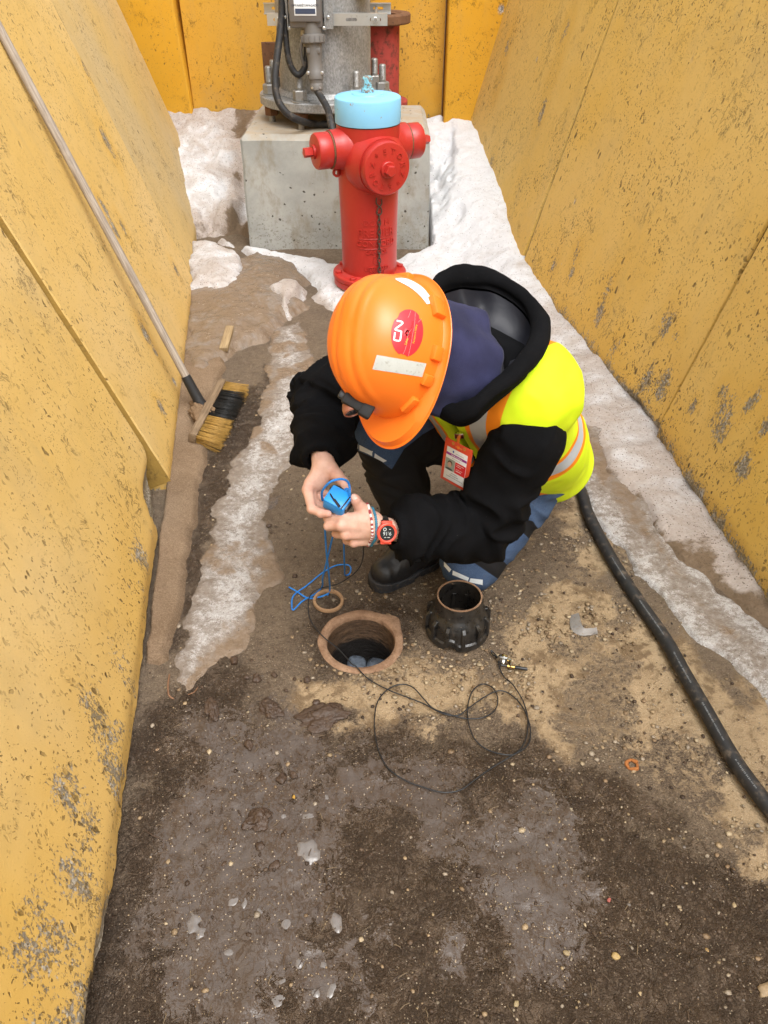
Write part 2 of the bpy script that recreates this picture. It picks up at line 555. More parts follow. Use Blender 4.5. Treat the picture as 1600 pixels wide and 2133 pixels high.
def ground_mat():
    m = M('wet_dirty_concrete')
    co = m.obj()
    a = m.attr('mask', 'Color')
    sp = m.n('SeparateColor', {0: a})
    tan, wet, grey = sp.outputs[0], sp.outputs[1], sp.outputs[2]
    n1 = m.noise(co, 3.2, 6, 0.62, 0.3)
    n2 = m.noise(co, 13, 6, 0.65, 0.6)
    n3 = m.noise(co, 48, 5, 0.68)
    n4 = m.noise(co, 260, 3, 0.6)
    sn = m.ma('ADD', m.ma('MULTIPLY', n2, 0.55), m.ma('MULTIPLY', n3, 0.45))
    mid = m.mix(m.rng(m.ma('ADD', m.ma('MULTIPLY', n1, 0.5), m.ma('MULTIPLY', n3, 0.5)), 0.35, 0.65), (0.086, 0.057, 0.035), (0.185, 0.135, 0.088))
    mid = m.mix(m.rng(n4, 0.42, 0.70, 0, 0.7), mid, (0.25, 0.185, 0.12))
    wetc = m.mix(m.rng(sn, 0.36, 0.66), (0.050, 0.033, 0.021), (0.128, 0.090, 0.062))
    wetc = m.mix(m.rng(n4, 0.5, 0.75, 0, 0.5), wetc, (0.17, 0.125, 0.085))
    tanc = m.mix(m.rng(n2, 0.3, 0.7), (0.37, 0.272, 0.162), (0.28, 0.20, 0.115))
    tanc = m.mix(m.rng(n4, 0.35, 0.65, 0.0, 0.5), tanc, (0.28, 0.19, 0.095))
    stain = m.rng(m.ma('ADD', m.ma('MULTIPLY', n1, 0.35), m.ma('ADD', m.ma('MULTIPLY', n2, 0.35), m.ma('MULTIPLY', n3, 0.30))), 0.485, 0.565)
    tanc = m.mix(m.ma('MULTIPLY', stain, 0.80), tanc, (0.125, 0.078, 0.038))
    greyc = m.mix(n3, (0.060, 0.045, 0.036), (0.120, 0.096, 0.080))
    brk = m.ma('MULTIPLY', m.ma('SUBTRACT', sn, 0.5), 2.4)
    fw = m.rng(m.ma('ADD', wet, m.ma('MULTIPLY', brk, 0.7)), 0.25, 0.75)
    brk2 = m.ma('MULTIPLY', m.ma('SUBTRACT', m.ma('ADD', m.ma('MULTIPLY', n3, 0.5), m.ma('MULTIPLY', m.noise(co, 130, 4, 0.7), 0.5)), 0.5), 2.6)
    ft = m.rng(m.ma('ADD', tan, m.ma('ADD', m.ma('MULTIPLY', brk, 0.40), m.ma('MULTIPLY', brk2, 0.45))), 0.36, 0.74)
    # drying film: streaky flakes
    fl = m.noise(m.map(co, (1, 1, 1), (0, 0, 0), (0, 0, 0.6)), 26, 7, 0.72, 2.2)
    fl2 = m.noise(co, 6.5, 3, 0.5, 0.8)
    fg = m.rng(m.ma('ADD', m.ma('ADD', m.ma('MULTIPLY', grey, 0.64), fl), m.ma('ADD', m.ma('MULTIPLY', m.ma('SUBTRACT', fl2, 0.5), 0.9), m.ma('MULTIPLY', m.ma('SUBTRACT', n4, 0.5), 0.35))), 0.90, 1.03)
    grain = m.rng(m.noise(co, 120, 4, 0.7), 0.56, 0.70)
    wetc = m.mix(m.ma('MULTIPLY', grain, 0.6), wetc, (0.19, 0.145, 0.105))
    mid = m.mix(m.ma('MULTIPLY', grain, 0.5), mid, (0.06, 0.036, 0.02))
    c = m.mix(fw, mid, wetc)
    c = m.mix(fg, c, greyc)
    c = m.mix(ft, c, tanc)
    def squig(sc, loc, w):
        q = m.noise(m.map(co, (1, 0.8, 1), loc, (0, 0, 0.7)), sc, 3, 0.55, 1.4)
        return m.rng(m.ma('ABSOLUTE', m.ma('SUBTRACT', q, 0.5)), w, w * 0.35)
    strand = m.ma('MAXIMUM', m.ma('MULTIPLY', squig(34, (1, 2, 0), 0.042), m.rng(m.noise(co, 11, 3), 0.36, 0.50)), m.ma('MULTIPLY', squig(70, (4, 1, 0), 0.055), m.rng(m.noise(co, 15, 3, 0.5), 0.40, 0.52)))
    strand = m.ma('MULTIPLY', m.ma('MULTIPLY', strand, m.ma('MAXIMUM', fw, m.ma('MULTIPLY', fg, 1.0))), m.ma('SUBTRACT', 1.0, ft))
    c = m.mix(m.ma('MULTIPLY', strand, 0.9), c, m.mix(n2, (0.024, 0.013, 0.006), (0.075, 0.042, 0.019)))
    peb = m.n('SeparateColor', {0: m.vor(co, 210, 'Color')})
    pd = m.rng(m.vor(co, 210), 0.32, 0.24)
    c = m.mix(m.ma('MULTIPLY', pd, m.ma('GREATER_THAN', peb.outputs[0], 0.915)), c, m.mix(peb.outputs[1], (0.26, 0.18, 0.095), (0.44, 0.36, 0.26)))
    film = m.noise(co, 9, 4, 0.6, 0.5)
    r = m.mixf(fw, 0.78, m.rng(film, 0.40, 0.62, 0.09, 0.42))
    r = m.mixf(fg, r, m.rng(n3, 0.3, 0.7, 0.04, 0.14))
    r = m.mixf(ft, r, 0.88)
    h = m.ma('ADD', m.ma('MULTIPLY', n4, 0.45), m.ma('MULTIPLY', n3, 0.75))
    h = m.ma('ADD', h, m.ma('MULTIPLY', n2, 1.0))
    h = m.ma('ADD', h, m.ma('MULTIPLY', fg, -0.15))
    h = m.ma('ADD', h, m.ma('MULTIPLY', strand, 0.45))
    r = m.mixf(m.ma('MULTIPLY', strand, 0.95), r, 0.7)
    st = m.mixf(ft, m.mixf(fg, 0.9, 0.13), 0.55)
    return m.set(color=c, rough=r, spec=0.5, normal=m.bump(h, st, 0.022))
GROUND = ground_mat()

def ice_mat():
    m = M('dirty_ice')
    co = m.obj()
    w = m.attr('white')
    d = m.attr('dirt')
    n2 = m.noise(co, 11, 7, 0.7, 0.8)
    n3 = m.noise(co, 60, 5, 0.7)
    n4 = m.noise(co, 300, 3, 0.6)
    f = m.rng(m.ma('ADD', m.ma('MULTIPLY', w, 0.75), m.ma('MULTIPLY', m.ma('SUBTRACT', m.ma('ADD', m.ma('MULTIPLY', n2, 0.50), m.ma('ADD', m.ma('MULTIPLY', n3, 0.38), m.ma('MULTIPLY', n4, 0.12))), 0.5), 3.0)), 0.05, 0.85)
    clear = m.mix(n3, (0.13, 0.098, 0.072), (0.29, 0.245, 0.205))
    wh = m.mix(m.rng(n4, 0.35, 0.7), (0.38, 0.36, 0.345), (0.60, 0.59, 0.58))
    c = m.mix(f, clear, wh)
    c = m.mix(m.rng(m.ma('ADD', d, m.ma('MULTIPLY', m.ma('SUBTRACT', n2, 0.5), 2.0)), 0.45, 0.85), c, m.mix(n3, (0.13, 0.085, 0.05), (0.26, 0.19, 0.13)))
    sp = m.n('SeparateColor', {0: m.vor(co, 150, 'Color')}).outputs[0]
    c = m.mix(m.ma('MULTIPLY', m.rng(m.vor(co, 150), 0.3, 0.2), m.ma('GREATER_THAN', sp, 0.93)), c, (0.07, 0.05, 0.035))
    h = m.ma('ADD', m.ma('MULTIPLY', n3, 0.6), m.ma('ADD', m.ma('MULTIPLY', n4, 0.25), n2))
    return m.set(color=c, rough=m.mixf(f, 0.16, 0.42), spec=0.5, normal=m.bump(h, 0.7, 0.012))
ICE = ice_mat()

def spot_mat():
    m = M('pale_flat_ice'); co = m.obj()
    n = m.noise(co, 70, 4, 0.6)
    return m.set(color=m.mix(n, (0.12, 0.102, 0.09), (0.22, 0.205, 0.195)), rough=0.12, normal=m.bump(n, 0.06, 0.003))
SPOT = spot_mat()
def snow_mat():
    m = M('old_snow')
    co = m.obj()
    d = m.attr('dirt')
    n1 = m.noise(co, 7, 6, 0.65, 0.4)
    n3 = m.noise(co, 70, 4, 0.65)
    n4 = m.noise(co, 230, 3, 0.65)
    c = m.mix(n3, (0.56, 0.57, 0.59), (0.70, 0.70, 0.71))
    tint = m.rng(m.ma('ADD', d, m.ma('MULTIPLY', m.ma('SUBTRACT', n1, 0.5), 1.6)), 0.02, 0.80)
    c = m.mix(m.ma('MULTIPLY', tint, 0.90), c, m.mix(n3, (0.30, 0.235, 0.185), (0.45, 0.385, 0.34)))
    mud = m.rng(m.ma('ADD', d, m.ma('MULTIPLY', m.ma('SUBTRACT', n1, 0.5), 1.3)), 0.86, 1.05)
    c = m.mix(mud, c, m.mix(n3, (0.10, 0.065, 0.035), (0.22, 0.155, 0.10)))
    grit = m.n('SeparateColor', {0: m.vor(co, 125, 'Color')}).outputs[0]
    gf = m.ma('MULTIPLY', m.rng(m.vor(co, 125), 0.36, 0.22), m.ma('GREATER_THAN', m.ma('ADD', grit, m.ma('MULTIPLY', m.ma('MINIMUM', d, 0.6), 0.60)), 0.97))
    c = m.mix(m.ma('MULTIPLY', gf, 0.85), c, (0.10, 0.07, 0.045))
    h = m.ma('ADD', m.ma('MULTIPLY', n4, 0.5), m.ma('ADD', n3, m.ma('MULTIPLY', n1, 1.2)))
    return m.set(color=c, rough=0.6, spec=0.3, sss=0.0, normal=m.bump(h, 0.7, 0.012))
SNOW = snow_mat()

def sand_mat():
    m = M('packed_silt')
    co = m.obj()
    n1 = m.noise(co, 6, 5, 0.6)
    n4 = m.noise(co, 240, 4, 0.7)
    c = m.mix(m.rng(n1, 0.3, 0.7), (0.165, 0.108, 0.064), (0.225, 0.155, 0.098))
    c = m.mix(m.rng(n4, 0.45, 0.72, 0, 0.6), c, (0.36, 0.265, 0.175))
    c = m.mix(m.rng(n4, 0.5, 0.25, 0, 0.7), c, (0.07, 0.045, 0.027))
    return m.set(color=c, rough=0.92, spec=0.2, normal=m.bump(m.ma('ADD', n4, m.ma('MULTIPLY', m.noise(co, 60, 4), 0.8)), 0.6, 0.008))
SAND = sand_mat()

# ================================================================ ground
HC = G(752, 1335)                    # centre of the valve hole
def gz(X, Y):
    P = np.stack([X, Y, np.zeros_like(X)], -1)
    return (fbm(P, 5, 4, 3) - 0.5) * 0.016 + (fbm(P, 38, 3, 5) - 0.5) * 0.007

def seg_axis(a, b, s0, s1):
    out = [a]
    while out[-1] < b:
        t = (out[-1] - a) / (b - a)
        out.append(out[-1] + s0 + (s1 - s0) * t)
    return np.array(out)

def blur_mask(X, Y, polys, soft, wob=0.05, seed=0):
    P = np.stack([X, Y, np.zeros_like(X)], -1)
    d = np.full(X.shape, -9.0)
    for p in polys:
        d = np.maximum(d, sdpoly(X, Y, p))
    d = d + (fbm(P, 9, 4, seed) - 0.5) * wob * 2
    return ss(-soft, soft, d)

def grid_mesh(X, Y, Z, keep=None):
    ny, nx = X.shape
    V = np.stack([X, Y, Z], -1).reshape(-1, 3)
    I = np.arange(nx * ny).reshape(ny, nx)
    F = np.stack([I[:-1, :-1], I[:-1, 1:], I[1:, 1:], I[1:, :-1]], -1).reshape(-1, 4)
    if keep is not None:
        k = keep.ravel()
        F = F[k[F].any(1)]
        used = np.zeros(len(V), bool); used[F.ravel()] = True
        re = np.cumsum(used) - 1
        return V[used], re[F], used
    return V, F, np.ones(len(V), bool)

gx = np.arange(-1.8, 1.81, 0.0075)
gy = seg_axis(0.2, 6.4, 0.0065, 0.016)
GX, GY = np.meshgrid(gx, gy)
TANP = [GP([(640, 1402), (700, 1408), (800, 1405), (860, 1385), (900, 1362), (960, 1372), (1012, 1345), (1015, 1285), (1080, 1245), (1115, 1160), (1150, 1070), (1205, 1040), (1275, 1140),
            (1335, 1235), (1420, 1310), (1500, 1395), (1640, 1500), (1680, 1890), (1560, 1800), (1440, 1720), (1330, 1640), (1225, 1575), (1115, 1520), (1000, 1500), (911, 1488), (847, 1494),
            (782, 1481), (712, 1488), (634, 1493), (604, 1462), (598, 1425)])]
WETP = [GP([(352, 1440), (450, 1395), (540, 1430), (590, 1500), (700, 1525), (850, 1530), (1000, 1540), (1115, 1560), (1225, 1620), (1330, 1690), (1440, 1770), (1560, 1850), (1700, 1950), (1800, 2330), (-200, 2330), (200, 1800)]),
        GP([(385, 1130), (400, 1020), (430, 940), (470, 860), (520, 800), (560, 760), (590, 800), (560, 880), (520, 960), (490, 1030), (470, 1080), (430, 1150), (400, 1240), (370, 1330), (355, 1330)]),
        GP([(650, 1270), (860, 1230), (900, 1280), (870, 1350), (840, 1400), (660, 1400), (640, 1330)])]
GRYP = [GP([(335, 1560), (400, 1480), (520, 1420), (640, 1500), (760, 1560), (960, 1600), (1130, 1590), (1250, 1690), (1300, 1850), (1280, 2000), (1200, 2160), (960, 2160), (930, 1900), (850, 1740), (700, 1730), (760, 1900), (800, 2160), (300, 2160), (250, 1950), (300, 1750)]),
        GP([(480, 960), (560, 900), (600, 1000), (560, 1060), (520, 1000)])]
GZ = gz(GX, GY)
mt = blur_mask(GX, GY, TANP, 0.13, 0.11, 11)
mw = blur_mask(GX, GY, WETP, 0.16, 0.12, 21)
mg = blur_mask(GX, GY, GRYP, 0.16, 0.12, 31)
mt *= 0.50 + 0.75 * ss(0.38, 0.58, fbm(np.stack([GX, GY, GX * 0 + 2], -1), 5.5, 5, 13))
mt *= 1 - 0.55 * blur_mask(GX, GY, [GP([(880, 1290), (1010, 1200), (1120, 1130), (1130, 1230), (1060, 1330), (1120, 1420), (960, 1450), (900, 1400)])], 0.08, 0.06, 5)
mt = np.maximum(mt, 0.85 * blur_mask(GX, GY, [GP([(605, 1408), (690, 1412), (800, 1408), (900, 1392), (1000, 1385), (1010, 1470), (910, 1488), (850, 1492), (712, 1486), (634, 1488)])], 0.03, 0.04, 77))
_P = np.stack([GX, GY, GX * 0], -1)
GZ = GZ + 0.010 * mw * (fbm(_P, 16, 4, 41) - 0.5) - 0.004 * mt
HR = 0.101
rh = np.hypot(GX - HC[0], GY - HC[1])
GZ = np.where(rh < 0.19, GZ * ss(0.11, 0.19, rh), GZ)
V, Fc, used = grid_mesh(GX, GY, GZ)
fc = V[Fc].mean(1)
Fc = Fc[np.hypot(fc[:, 0] - HC[0], fc[:, 1] - HC[1]) > HR]
nv = len(V)
x0, x1, y0, y1 = gx[0], gx[-1], gy[0], gy[-1]
B = 60.0
ext = np.array([(x0, y0, 0), (x1, y0, 0), (x1, y1, 0), (x0, y1, 0), (-B, -B, 0), (B, -B, 0), (B, B, 0), (-B, B, 0)], float)
V = np.vstack([V, ext])
exf = np.array([(4, 5, 1, 0), (5, 6, 2, 1), (6, 7, 3, 2), (7, 4, 0, 3)]) + nv
me = mesh_np('ground', V, np.vstack([Fc, exf]))
mc = np.stack([mt, mw, mg], -1).reshape(-1, 3)
cattr(me, 'mask', np.vstack([mc, np.zeros((8, 3))]))
tag(link('ground', me, GROUND), 'brown dirt covered concrete ground with wet mud and dry tan patches', 'ground', kind='structure')

# ================================================================ yellow concrete walls
LBASE = lambda y: np.array([-0.42 - 0.148 * y, y, 0.0])
LEANL, LEANR = 18.3, 15.0

class Face:
    def __init__(s, A, B, lean, side):
        s.A = np.array([*A, 0.0]); s.B = np.array([*B, 0.0])
        s.b = nrm(s.B - s.A)
        s.n = np.cross(s.b, [0, 0, 1.0]) * side
        s.u = s.n * math.sin(rad(lean)) + np.array([0, 0, math.cos(rad(lean))])
        s.out = np.cross(s.b, s.u) * side          # points away from the corridor
        if s.out @ s.n < 0: s.out = -s.out
    def pt(s, b, u, o=0.0):
        b, u, o = np.broadcast_arrays(np.asarray(b, float), np.asarray(u, float), np.asarray(o, float))
        return s.A + b[..., None] * s.b + u[..., None] * s.u + o[..., None] * s.out
    def hit(s, px, py):
        d = ray(px, py)
        N = np.cross(s.b, s.u)
        t = ((s.A - EYE) @ N) / (d @ N)
        q = EYE + d * t - s.A
        return float(q @ s.b), float(q @ s.u)

def slab(name, label, f, b0, b1, height, mat, thick=0.22, toe=0.06, wear=None, chip=None, cut0=None, cut1=None, res=0.02, seed=0, bev=0.005, lift=0.0):
    nu = int(height / res); nb = max(6, int((b1 - b0) / res))
    su = np.concatenate([[0, 0.003, 0.008, 0.015], np.linspace(0.025, height - 0.025, nu), [height - 0.012, height - 0.004, height]])
    sb = np.concatenate([[0, 0.003, 0.008, 0.015], np.linspace(0.025, (b1 - b0) - 0.025, nb), [(b1 - b0) - 0.015, (b1 - b0) - 0.008, (b1 - b0) - 0.003, (b1 - b0)]]) / (b1 - b0)
    T, Uu = np.meshgrid(sb, su)
    lo = b0 + (cut0(Uu) if cut0 else 0 * Uu)
    hi = b1 + (cut1(Uu) if cut1 else 0 * Uu)
    Bb = lo + (hi - lo) * T
    P3 = np.stack([Bb, Uu, np.full_like(Bb, seed * 3.1)], -1)
    o = (fbm(P3, 2.5, 3, seed) - 0.5) * 0.0025 + (fbm(P3, 30, 3, seed + 5) - 0.5) * 0.0022
    dl, dh = (T * (b1 - b0)), ((1 - T) * (b1 - b0))
    edge = np.minimum(np.minimum(dl, dh), np.minimum(height - Uu, 1))
    rag = 0.75 + 0.7 * fbm(P3, 14, 3, seed + 9)
    o = o + bev * rag * (1 - np.sqrt(np.clip(1 - (1 - np.clip(edge / bev, 0, 1)) ** 2, 0, 1)))
    if chip is not None:
        ch = chip(Bb, Uu)
        o = o + ch * (0.014 + 0.02 * fbm(P3, 26, 4, seed + 3))
    else:
        ch = 0 * Bb
    Pw = f.pt(Bb, Uu, o)
    # vertical toe
    tt = np.clip((toe - Uu) / toe, 0, 1)
    Pw = Pw + (tt * toe * (f.u[:2] @ f.n[:2]))[..., None] * f.n * 1.0
    Pw = Pw + ((fbm(P3, 26, 4, seed + 12) - 0.5) * 0.012 * ss(0.06, 0.0, Uu))[..., None] * f.n
    Pw[..., 2] += lift * (0.6 + 0.8 * fbm(P3, 5, 3, seed + 40))
    ny, nx = Bb.shape
    I = np.arange(nx * ny).reshape(ny, nx)
    F = np.stack([I[:-1, :-1], I[:-1, 1:], I[1:, 1:], I[1:, :-1]], -1).reshape(-1, 4)
    if np.cross(f.b, f.u) @ f.out > 0: F = F[:, ::-1]
    V = Pw.reshape(-1, 3)
    loop = np.concatenate([I[0, :], I[1:, -1], I[-1, -2::-1], I[-2:0:-1, 0]])
    back = V[loop] + f.n * thick
    nb0 = len(V)
    V = np.vstack([V, back])
    L = len(loop)
    k = np.arange(L)
    sk = np.stack([loop, loop[(k + 1) % L], nb0 + (k + 1) % L, nb0 + k], -1)
    if np.cross(f.b, f.u) @ f.out > 0: sk = sk
    else: sk = sk[:, ::-1]
    me = bpy.data.meshes.new(name)
    faces = [tuple(map(int, q)) for q in np.vstack([F, sk])] + [tuple(int(nb0 + i) for i in k)]
    me.from_pydata([tuple(v) for v in V], [], faces)
    bm = bmesh.new(); bm.from_mesh(me); bmesh.ops.recalc_face_normals(bm, faces=bm.faces[:]); bm.to_mesh(me); bm.free()
    me.polygons.foreach_set('use_smooth', np.ones(len(me.polygons), bool))
    me.set_sharp_from_angle(angle=rad(50))
    s3 = np.stack([Bb + seed * 5.37, Uu + seed * 2.13, o * 0 + seed], -1).reshape(-1, 3)
    bk = s3[loop] + np.array([0, 0, 0.2])
    vattr(me, 'st', np.vstack([s3, bk]))
    w = (wear(Bb, Uu) if wear else 0 * Bb)
    w = np.clip(w, -1, 1.0) + 1.6 * ch
    fattr(me, 'wear', np.concatenate([w.ravel(), w.ravel()[loop]]))
    return tag(link(name, me, mat), label, 'wall', 'yellow concrete wall slabs', 'thing')

def blob(B, U, f, pts, r):
    """spots of worn paint measured on a face"""
    q = np.zeros_like(B)
    for p in pts:
        px, py = p[0], p[1]
        rr = p[2] if len(p) > 2 else r
        b, u = f.hit(px, py)
        q = np.maximum(q, np.exp(-(((B - b) / rr) ** 2 + ((U - u) / (rr * 1.5)) ** 2)))
    return q

fL = Face(LBASE(0.5)[:2], LBASE(6)[:2], LEANL, -1)
def wl1(B, U):
    w = 0.30 * ss(0.46, 0.16, U) * ss(0.05, 0.5, 1.75 - B) + 0.16 * ss(0.42, 0.05, U)
    w = w + 0.16 * ss(0.35, 0.25, U) * ss(0.5, -0.1, B)
    w = np.maximum(w, 0.62 * blob(B, U, fL, [(300, 1180, .09), (270, 1420, .10), (215, 1500, .13), (240, 1600, .12), (170, 1700, .13), (160, 1850, .12), (100, 2000, .12)], .1))
    return w
def chip1(B, U):
    d = fL.hit(318, 1130)
    e = ss(1.43, 1.50, B + 0.10 * (fbm(np.stack([B, U, U * 0], -1), 18, 3, 77) - 0.5)) * ss(0.155, 0.09, U)
    low = ss(0.055, 0.02, U + 0.07 * (fbm(np.stack([B, U, U * 0 + 4], -1), 9, 4, 78) - 0.5)) * ss(0.30, 0.05, B) 
    return np.clip(np.maximum(e, low), 0, 1)
slab('concrete_wall_slab', 'nearest faded yellow wall slab on the broom side, broken at its lower corner', fL, -2.2, 1.698, 1.95, YL, wear=wl1, chip=chip1, seed=1, lift=0.026,
     cut1=lambda U: -0.13 * ss(0.19, 0.02, U))
fL2 = Face(LBASE(0.5)[:2] - 0.022 * fL.n[:2], LBASE(6)[:2] - 0.018 * fL.n[:2], LEANL, -1)
def wl2(B, U):
    w = 0.22 * ss(0.40, 0.03, U) + 0.36 * ss(0.10, 0.0, U)
    w = np.maximum(w, 0.72 * blob(B, U, fL2, [(325, 735, .035), (335, 850, .05), (300, 690, .06), (215, 430, .05), (240, 480, .05), (225, 300, .09), (180, 150, .06), (255, 470, .06), (365, 560, .06)], .07))
    return w
slab('concrete_wall_slab', 'middle faded yellow wall slab that the broom handle leans on', fL2, 1.713, 3.556, 1.95, YL, wear=wl2, seed=2)
def wl3(B, U): return 0.15 * ss(0.3, 0.05, U) + 0.35 * ss(0.1, 0, U)
fL3 = Face(LBASE(0.5)[:2], LBASE(6)[:2], LEANL, -1)
slab('concrete_wall_slab', 'far faded yellow wall slab beside the speckled snow drift', fL3, 3.572, 5.36, 1.95, YL3, wear=wl3, seed=3)

fR1 = Face((1.16, 0.7), (1.01, 2.575), 15, 1)
def wr1(B, U):
    w = 0.42 * ss(0.34, 0.1, U) + 0.25 * ss(0.1, 0, U)
    return np.maximum(w, 0.74 * blob(B, U, fR1, [(1500, 890, .10), (1545, 980, .07), (1560, 850, .06), (1440, 860, .04), (1500, 830, .05), (1590, 900, .05)], .07))
slab('concrete_wall_slab', 'nearest weathered yellow wall slab beside the black cable, paint flaked to grey', fR1, -2.6, 1.805, 1.95, YR, wear=wr1, seed=4, lift=0.022)
fR2 = Face((1.035, 2.50), (0.745, 4.07), 15, 1)
def wr2(B, U):
    w = 0.55 * ss(0.24, 0.05, U) + 0.2 * ss(0.1, 0, U)
    return np.maximum(w, 0.66 * blob(B, U, fR2, [(1200, 530, .06), (1190, 570, .05), (1265, 600, .07), (1250, 650, .08), (1390, 670, .08), (1410, 700, .06), (1385, 800, .10), (1350, 790, .08), (1150, 560, .07), (1280, 720, .06)], .07))
def chip2(B, U): return ss(0.06, 0.02, U + 0.08 * (fbm(np.stack([B, U, U * 0], -1), 9, 4, 88) - 0.5)) * ss(0.42, 0.25, B)
slab('concrete_wall_slab', 'middle weathered yellow wall slab behind the kneeling worker', fR2, 0.03, 1.680, 1.95, YR, wear=wr2, chip=chip2, seed=5)
fR3 = Face((0.745, 4.07), (0.47, 6.0), 15, 1)
def wr3(B, U):
    w = 0.40 * ss(0.35, 0.1, U)
    return np.maximum(w, 0.62 * blob(B, U, fR3, [(1060, 90, .10), (1040, 170, .10), (1180, 60, .09), (1150, 160, .10), (1130, 230, .10), (1020, 350, .1)], .1))
slab('concrete_wall_slab', 'far weathered yellow wall slab above the clean white snow', fR3, 0.128, 1.90, 1.95, YR, wear=wr3, seed=6)

# dark strips added in the slab gaps, their colour standing for shade and dirt
SEAM = simple('dirty_joint_shade', (0.17, 0.105, 0.025), 0.8, 0, 90, 0.6, 0.3, (0.08, 0.05, 0.02), 0.5, 14)
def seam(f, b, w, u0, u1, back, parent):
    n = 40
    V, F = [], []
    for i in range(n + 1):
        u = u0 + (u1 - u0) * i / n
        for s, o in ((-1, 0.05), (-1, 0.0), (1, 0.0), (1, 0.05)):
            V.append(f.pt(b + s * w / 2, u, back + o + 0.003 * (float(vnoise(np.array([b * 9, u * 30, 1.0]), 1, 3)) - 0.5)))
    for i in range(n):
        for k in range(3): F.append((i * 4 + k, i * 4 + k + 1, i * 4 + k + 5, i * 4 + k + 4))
    link('joint_shade_dirt', mesh_np('joint_shade_dirt', V, F), SEAM, parent)
_sl = [o for o in COL.objects if o.name.startswith('concrete_wall_slab')]
_sl = {round(i): o for i, o in enumerate(_sl)}
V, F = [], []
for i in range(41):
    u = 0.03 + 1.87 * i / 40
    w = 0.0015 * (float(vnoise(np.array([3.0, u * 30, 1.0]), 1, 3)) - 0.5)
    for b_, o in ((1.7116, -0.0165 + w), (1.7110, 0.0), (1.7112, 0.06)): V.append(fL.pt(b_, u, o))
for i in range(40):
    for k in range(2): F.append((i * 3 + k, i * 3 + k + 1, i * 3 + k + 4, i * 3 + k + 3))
link('joint_shade_dirt', mesh_np('joint_shade_dirt', V, F), simple('ochre_joint_shade_dirt', (0.33, 0.20, 0.040), 0.8, 0, 90, 0.6, 0.3, (0.14, 0.085, 0.025), 0.6, 14), _sl[1])  # ochre strip added over the slab's end face for dirt and joint shade
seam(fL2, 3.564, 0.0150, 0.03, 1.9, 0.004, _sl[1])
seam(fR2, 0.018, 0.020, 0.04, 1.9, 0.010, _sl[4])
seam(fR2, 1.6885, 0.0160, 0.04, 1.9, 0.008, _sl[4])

# closing wall: three upright panels
YB_ = 6.02
xb = lambda px, py, y: float(Yp(px, py, y)[0])
fK = Face((xb(389, 120, YB_), YB_), (xb(914, 120, YB_), YB_), 0, -1)
def wk(B, U): return 0.50 * ss(0.62, 0.42, U) + 0.0 * B
slab('concrete_wall', 'middle yellow wall panel behind the grey steel pole', fK, 0.0, xb(914, 120, YB_) - xb(389, 120, YB_) + 0.035, 1.9, YK, wear=wk, seed=7, toe=0.01)
fK1 = Face((xb(200, 120, YB_ - .1) - .25, YB_ - 0.02), (xb(390, 120, YB_ - .03), YB_ - 0.05), 0, -1)
_w = np.linalg.norm(fK1.B - fK1.A)
slab('concrete_wall', 'bright yellow wall panel at the back beside the speckled snow drift', fK1, 0.0, _w - 0.012, 1.9, YB, seed=8, toe=0.01, cut1=lambda U: -0.030 + 0.03 * ss(1.3, 0.4, U), bev=0.012)
fK2 = Face((xb(930, 120, YB_ - .1), YB_ - 0.10), (xb(1060, 120, YB_ - .1) + .25, YB_ - 0.10), 0, -1)
_w = np.linalg.norm(fK2.B - fK2.A)
slab('concrete_wall', 'bright yellow wall panel at the back above the clean snow', fK2, 0.0, _w, 1.9, YB, seed=9, toe=0.01, bev=0.012)

# ================================================================ snow, ice, silt
def hf(name, label, cat, x0, x1, y0, y1, h, fn, mat, extra=None, cut=None):
    X, Y = np.meshgrid(np.arange(x0, x1, h), np.arange(y0, y1, h))
    Z = fn(X, Y)
    base = gz(X, Y)
    keep = Z > -0.003
    Zw = np.where(Z > -0.012, Z, -0.012) + base
    V, F, used = grid_mesh(X, Y, Zw, keep)
    if cut is not None:
        fc = V[F].mean(1)
        F = F[~cut(fc[:, 0], fc[:, 1])]
    me = mesh_np(name, V, F)
    for k, v in (extra(X, Y, Z) if extra else {}).items():
        fattr(me, k, v.ravel()[used])
    return tag(link(name, me, mat), label, cat, kind='stuff')

def P3(X, Y): return np.stack([X, Y, X * 0], -1)

SILT = [GP([(420, 640), (440, 700), (462, 735), (470, 765), (455, 790), (448, 850), (432, 930), (428, 970), (415, 1020), (412, 1080), (396, 1130), (386, 1190), (388, 1240), (376, 1270), (362, 1320), (347, 1380), (335, 1390), (250, 1390), (250, 640)])]
def silt_h(X, Y):
    d = sdpoly(X, Y, SILT[0]) + (fbm(P3(X, Y), 16, 4, 51) - 0.5) * 0.035
    dw = X - (-0.42 - 0.148 * Y) + 0.012 * (fbm(P3(X, Y), 20, 3, 58) - 0.5)
    return -0.06 * ss(-0.004, -0.022, dw) - 0.012 + 0.036 * ss(-0.012, 0.016, d) + 0.010 * ss(0.0, 0.12, d) + (fbm(P3(X, Y), 9, 3, 52) - 0.5) * 0.008
hf('silt_ledge', 'ledge of packed brown silt along the foot of the wall by the broom', 'silt', -1.25, -0.5, 1.35, 4.0, 0.007, silt_h, SAND)

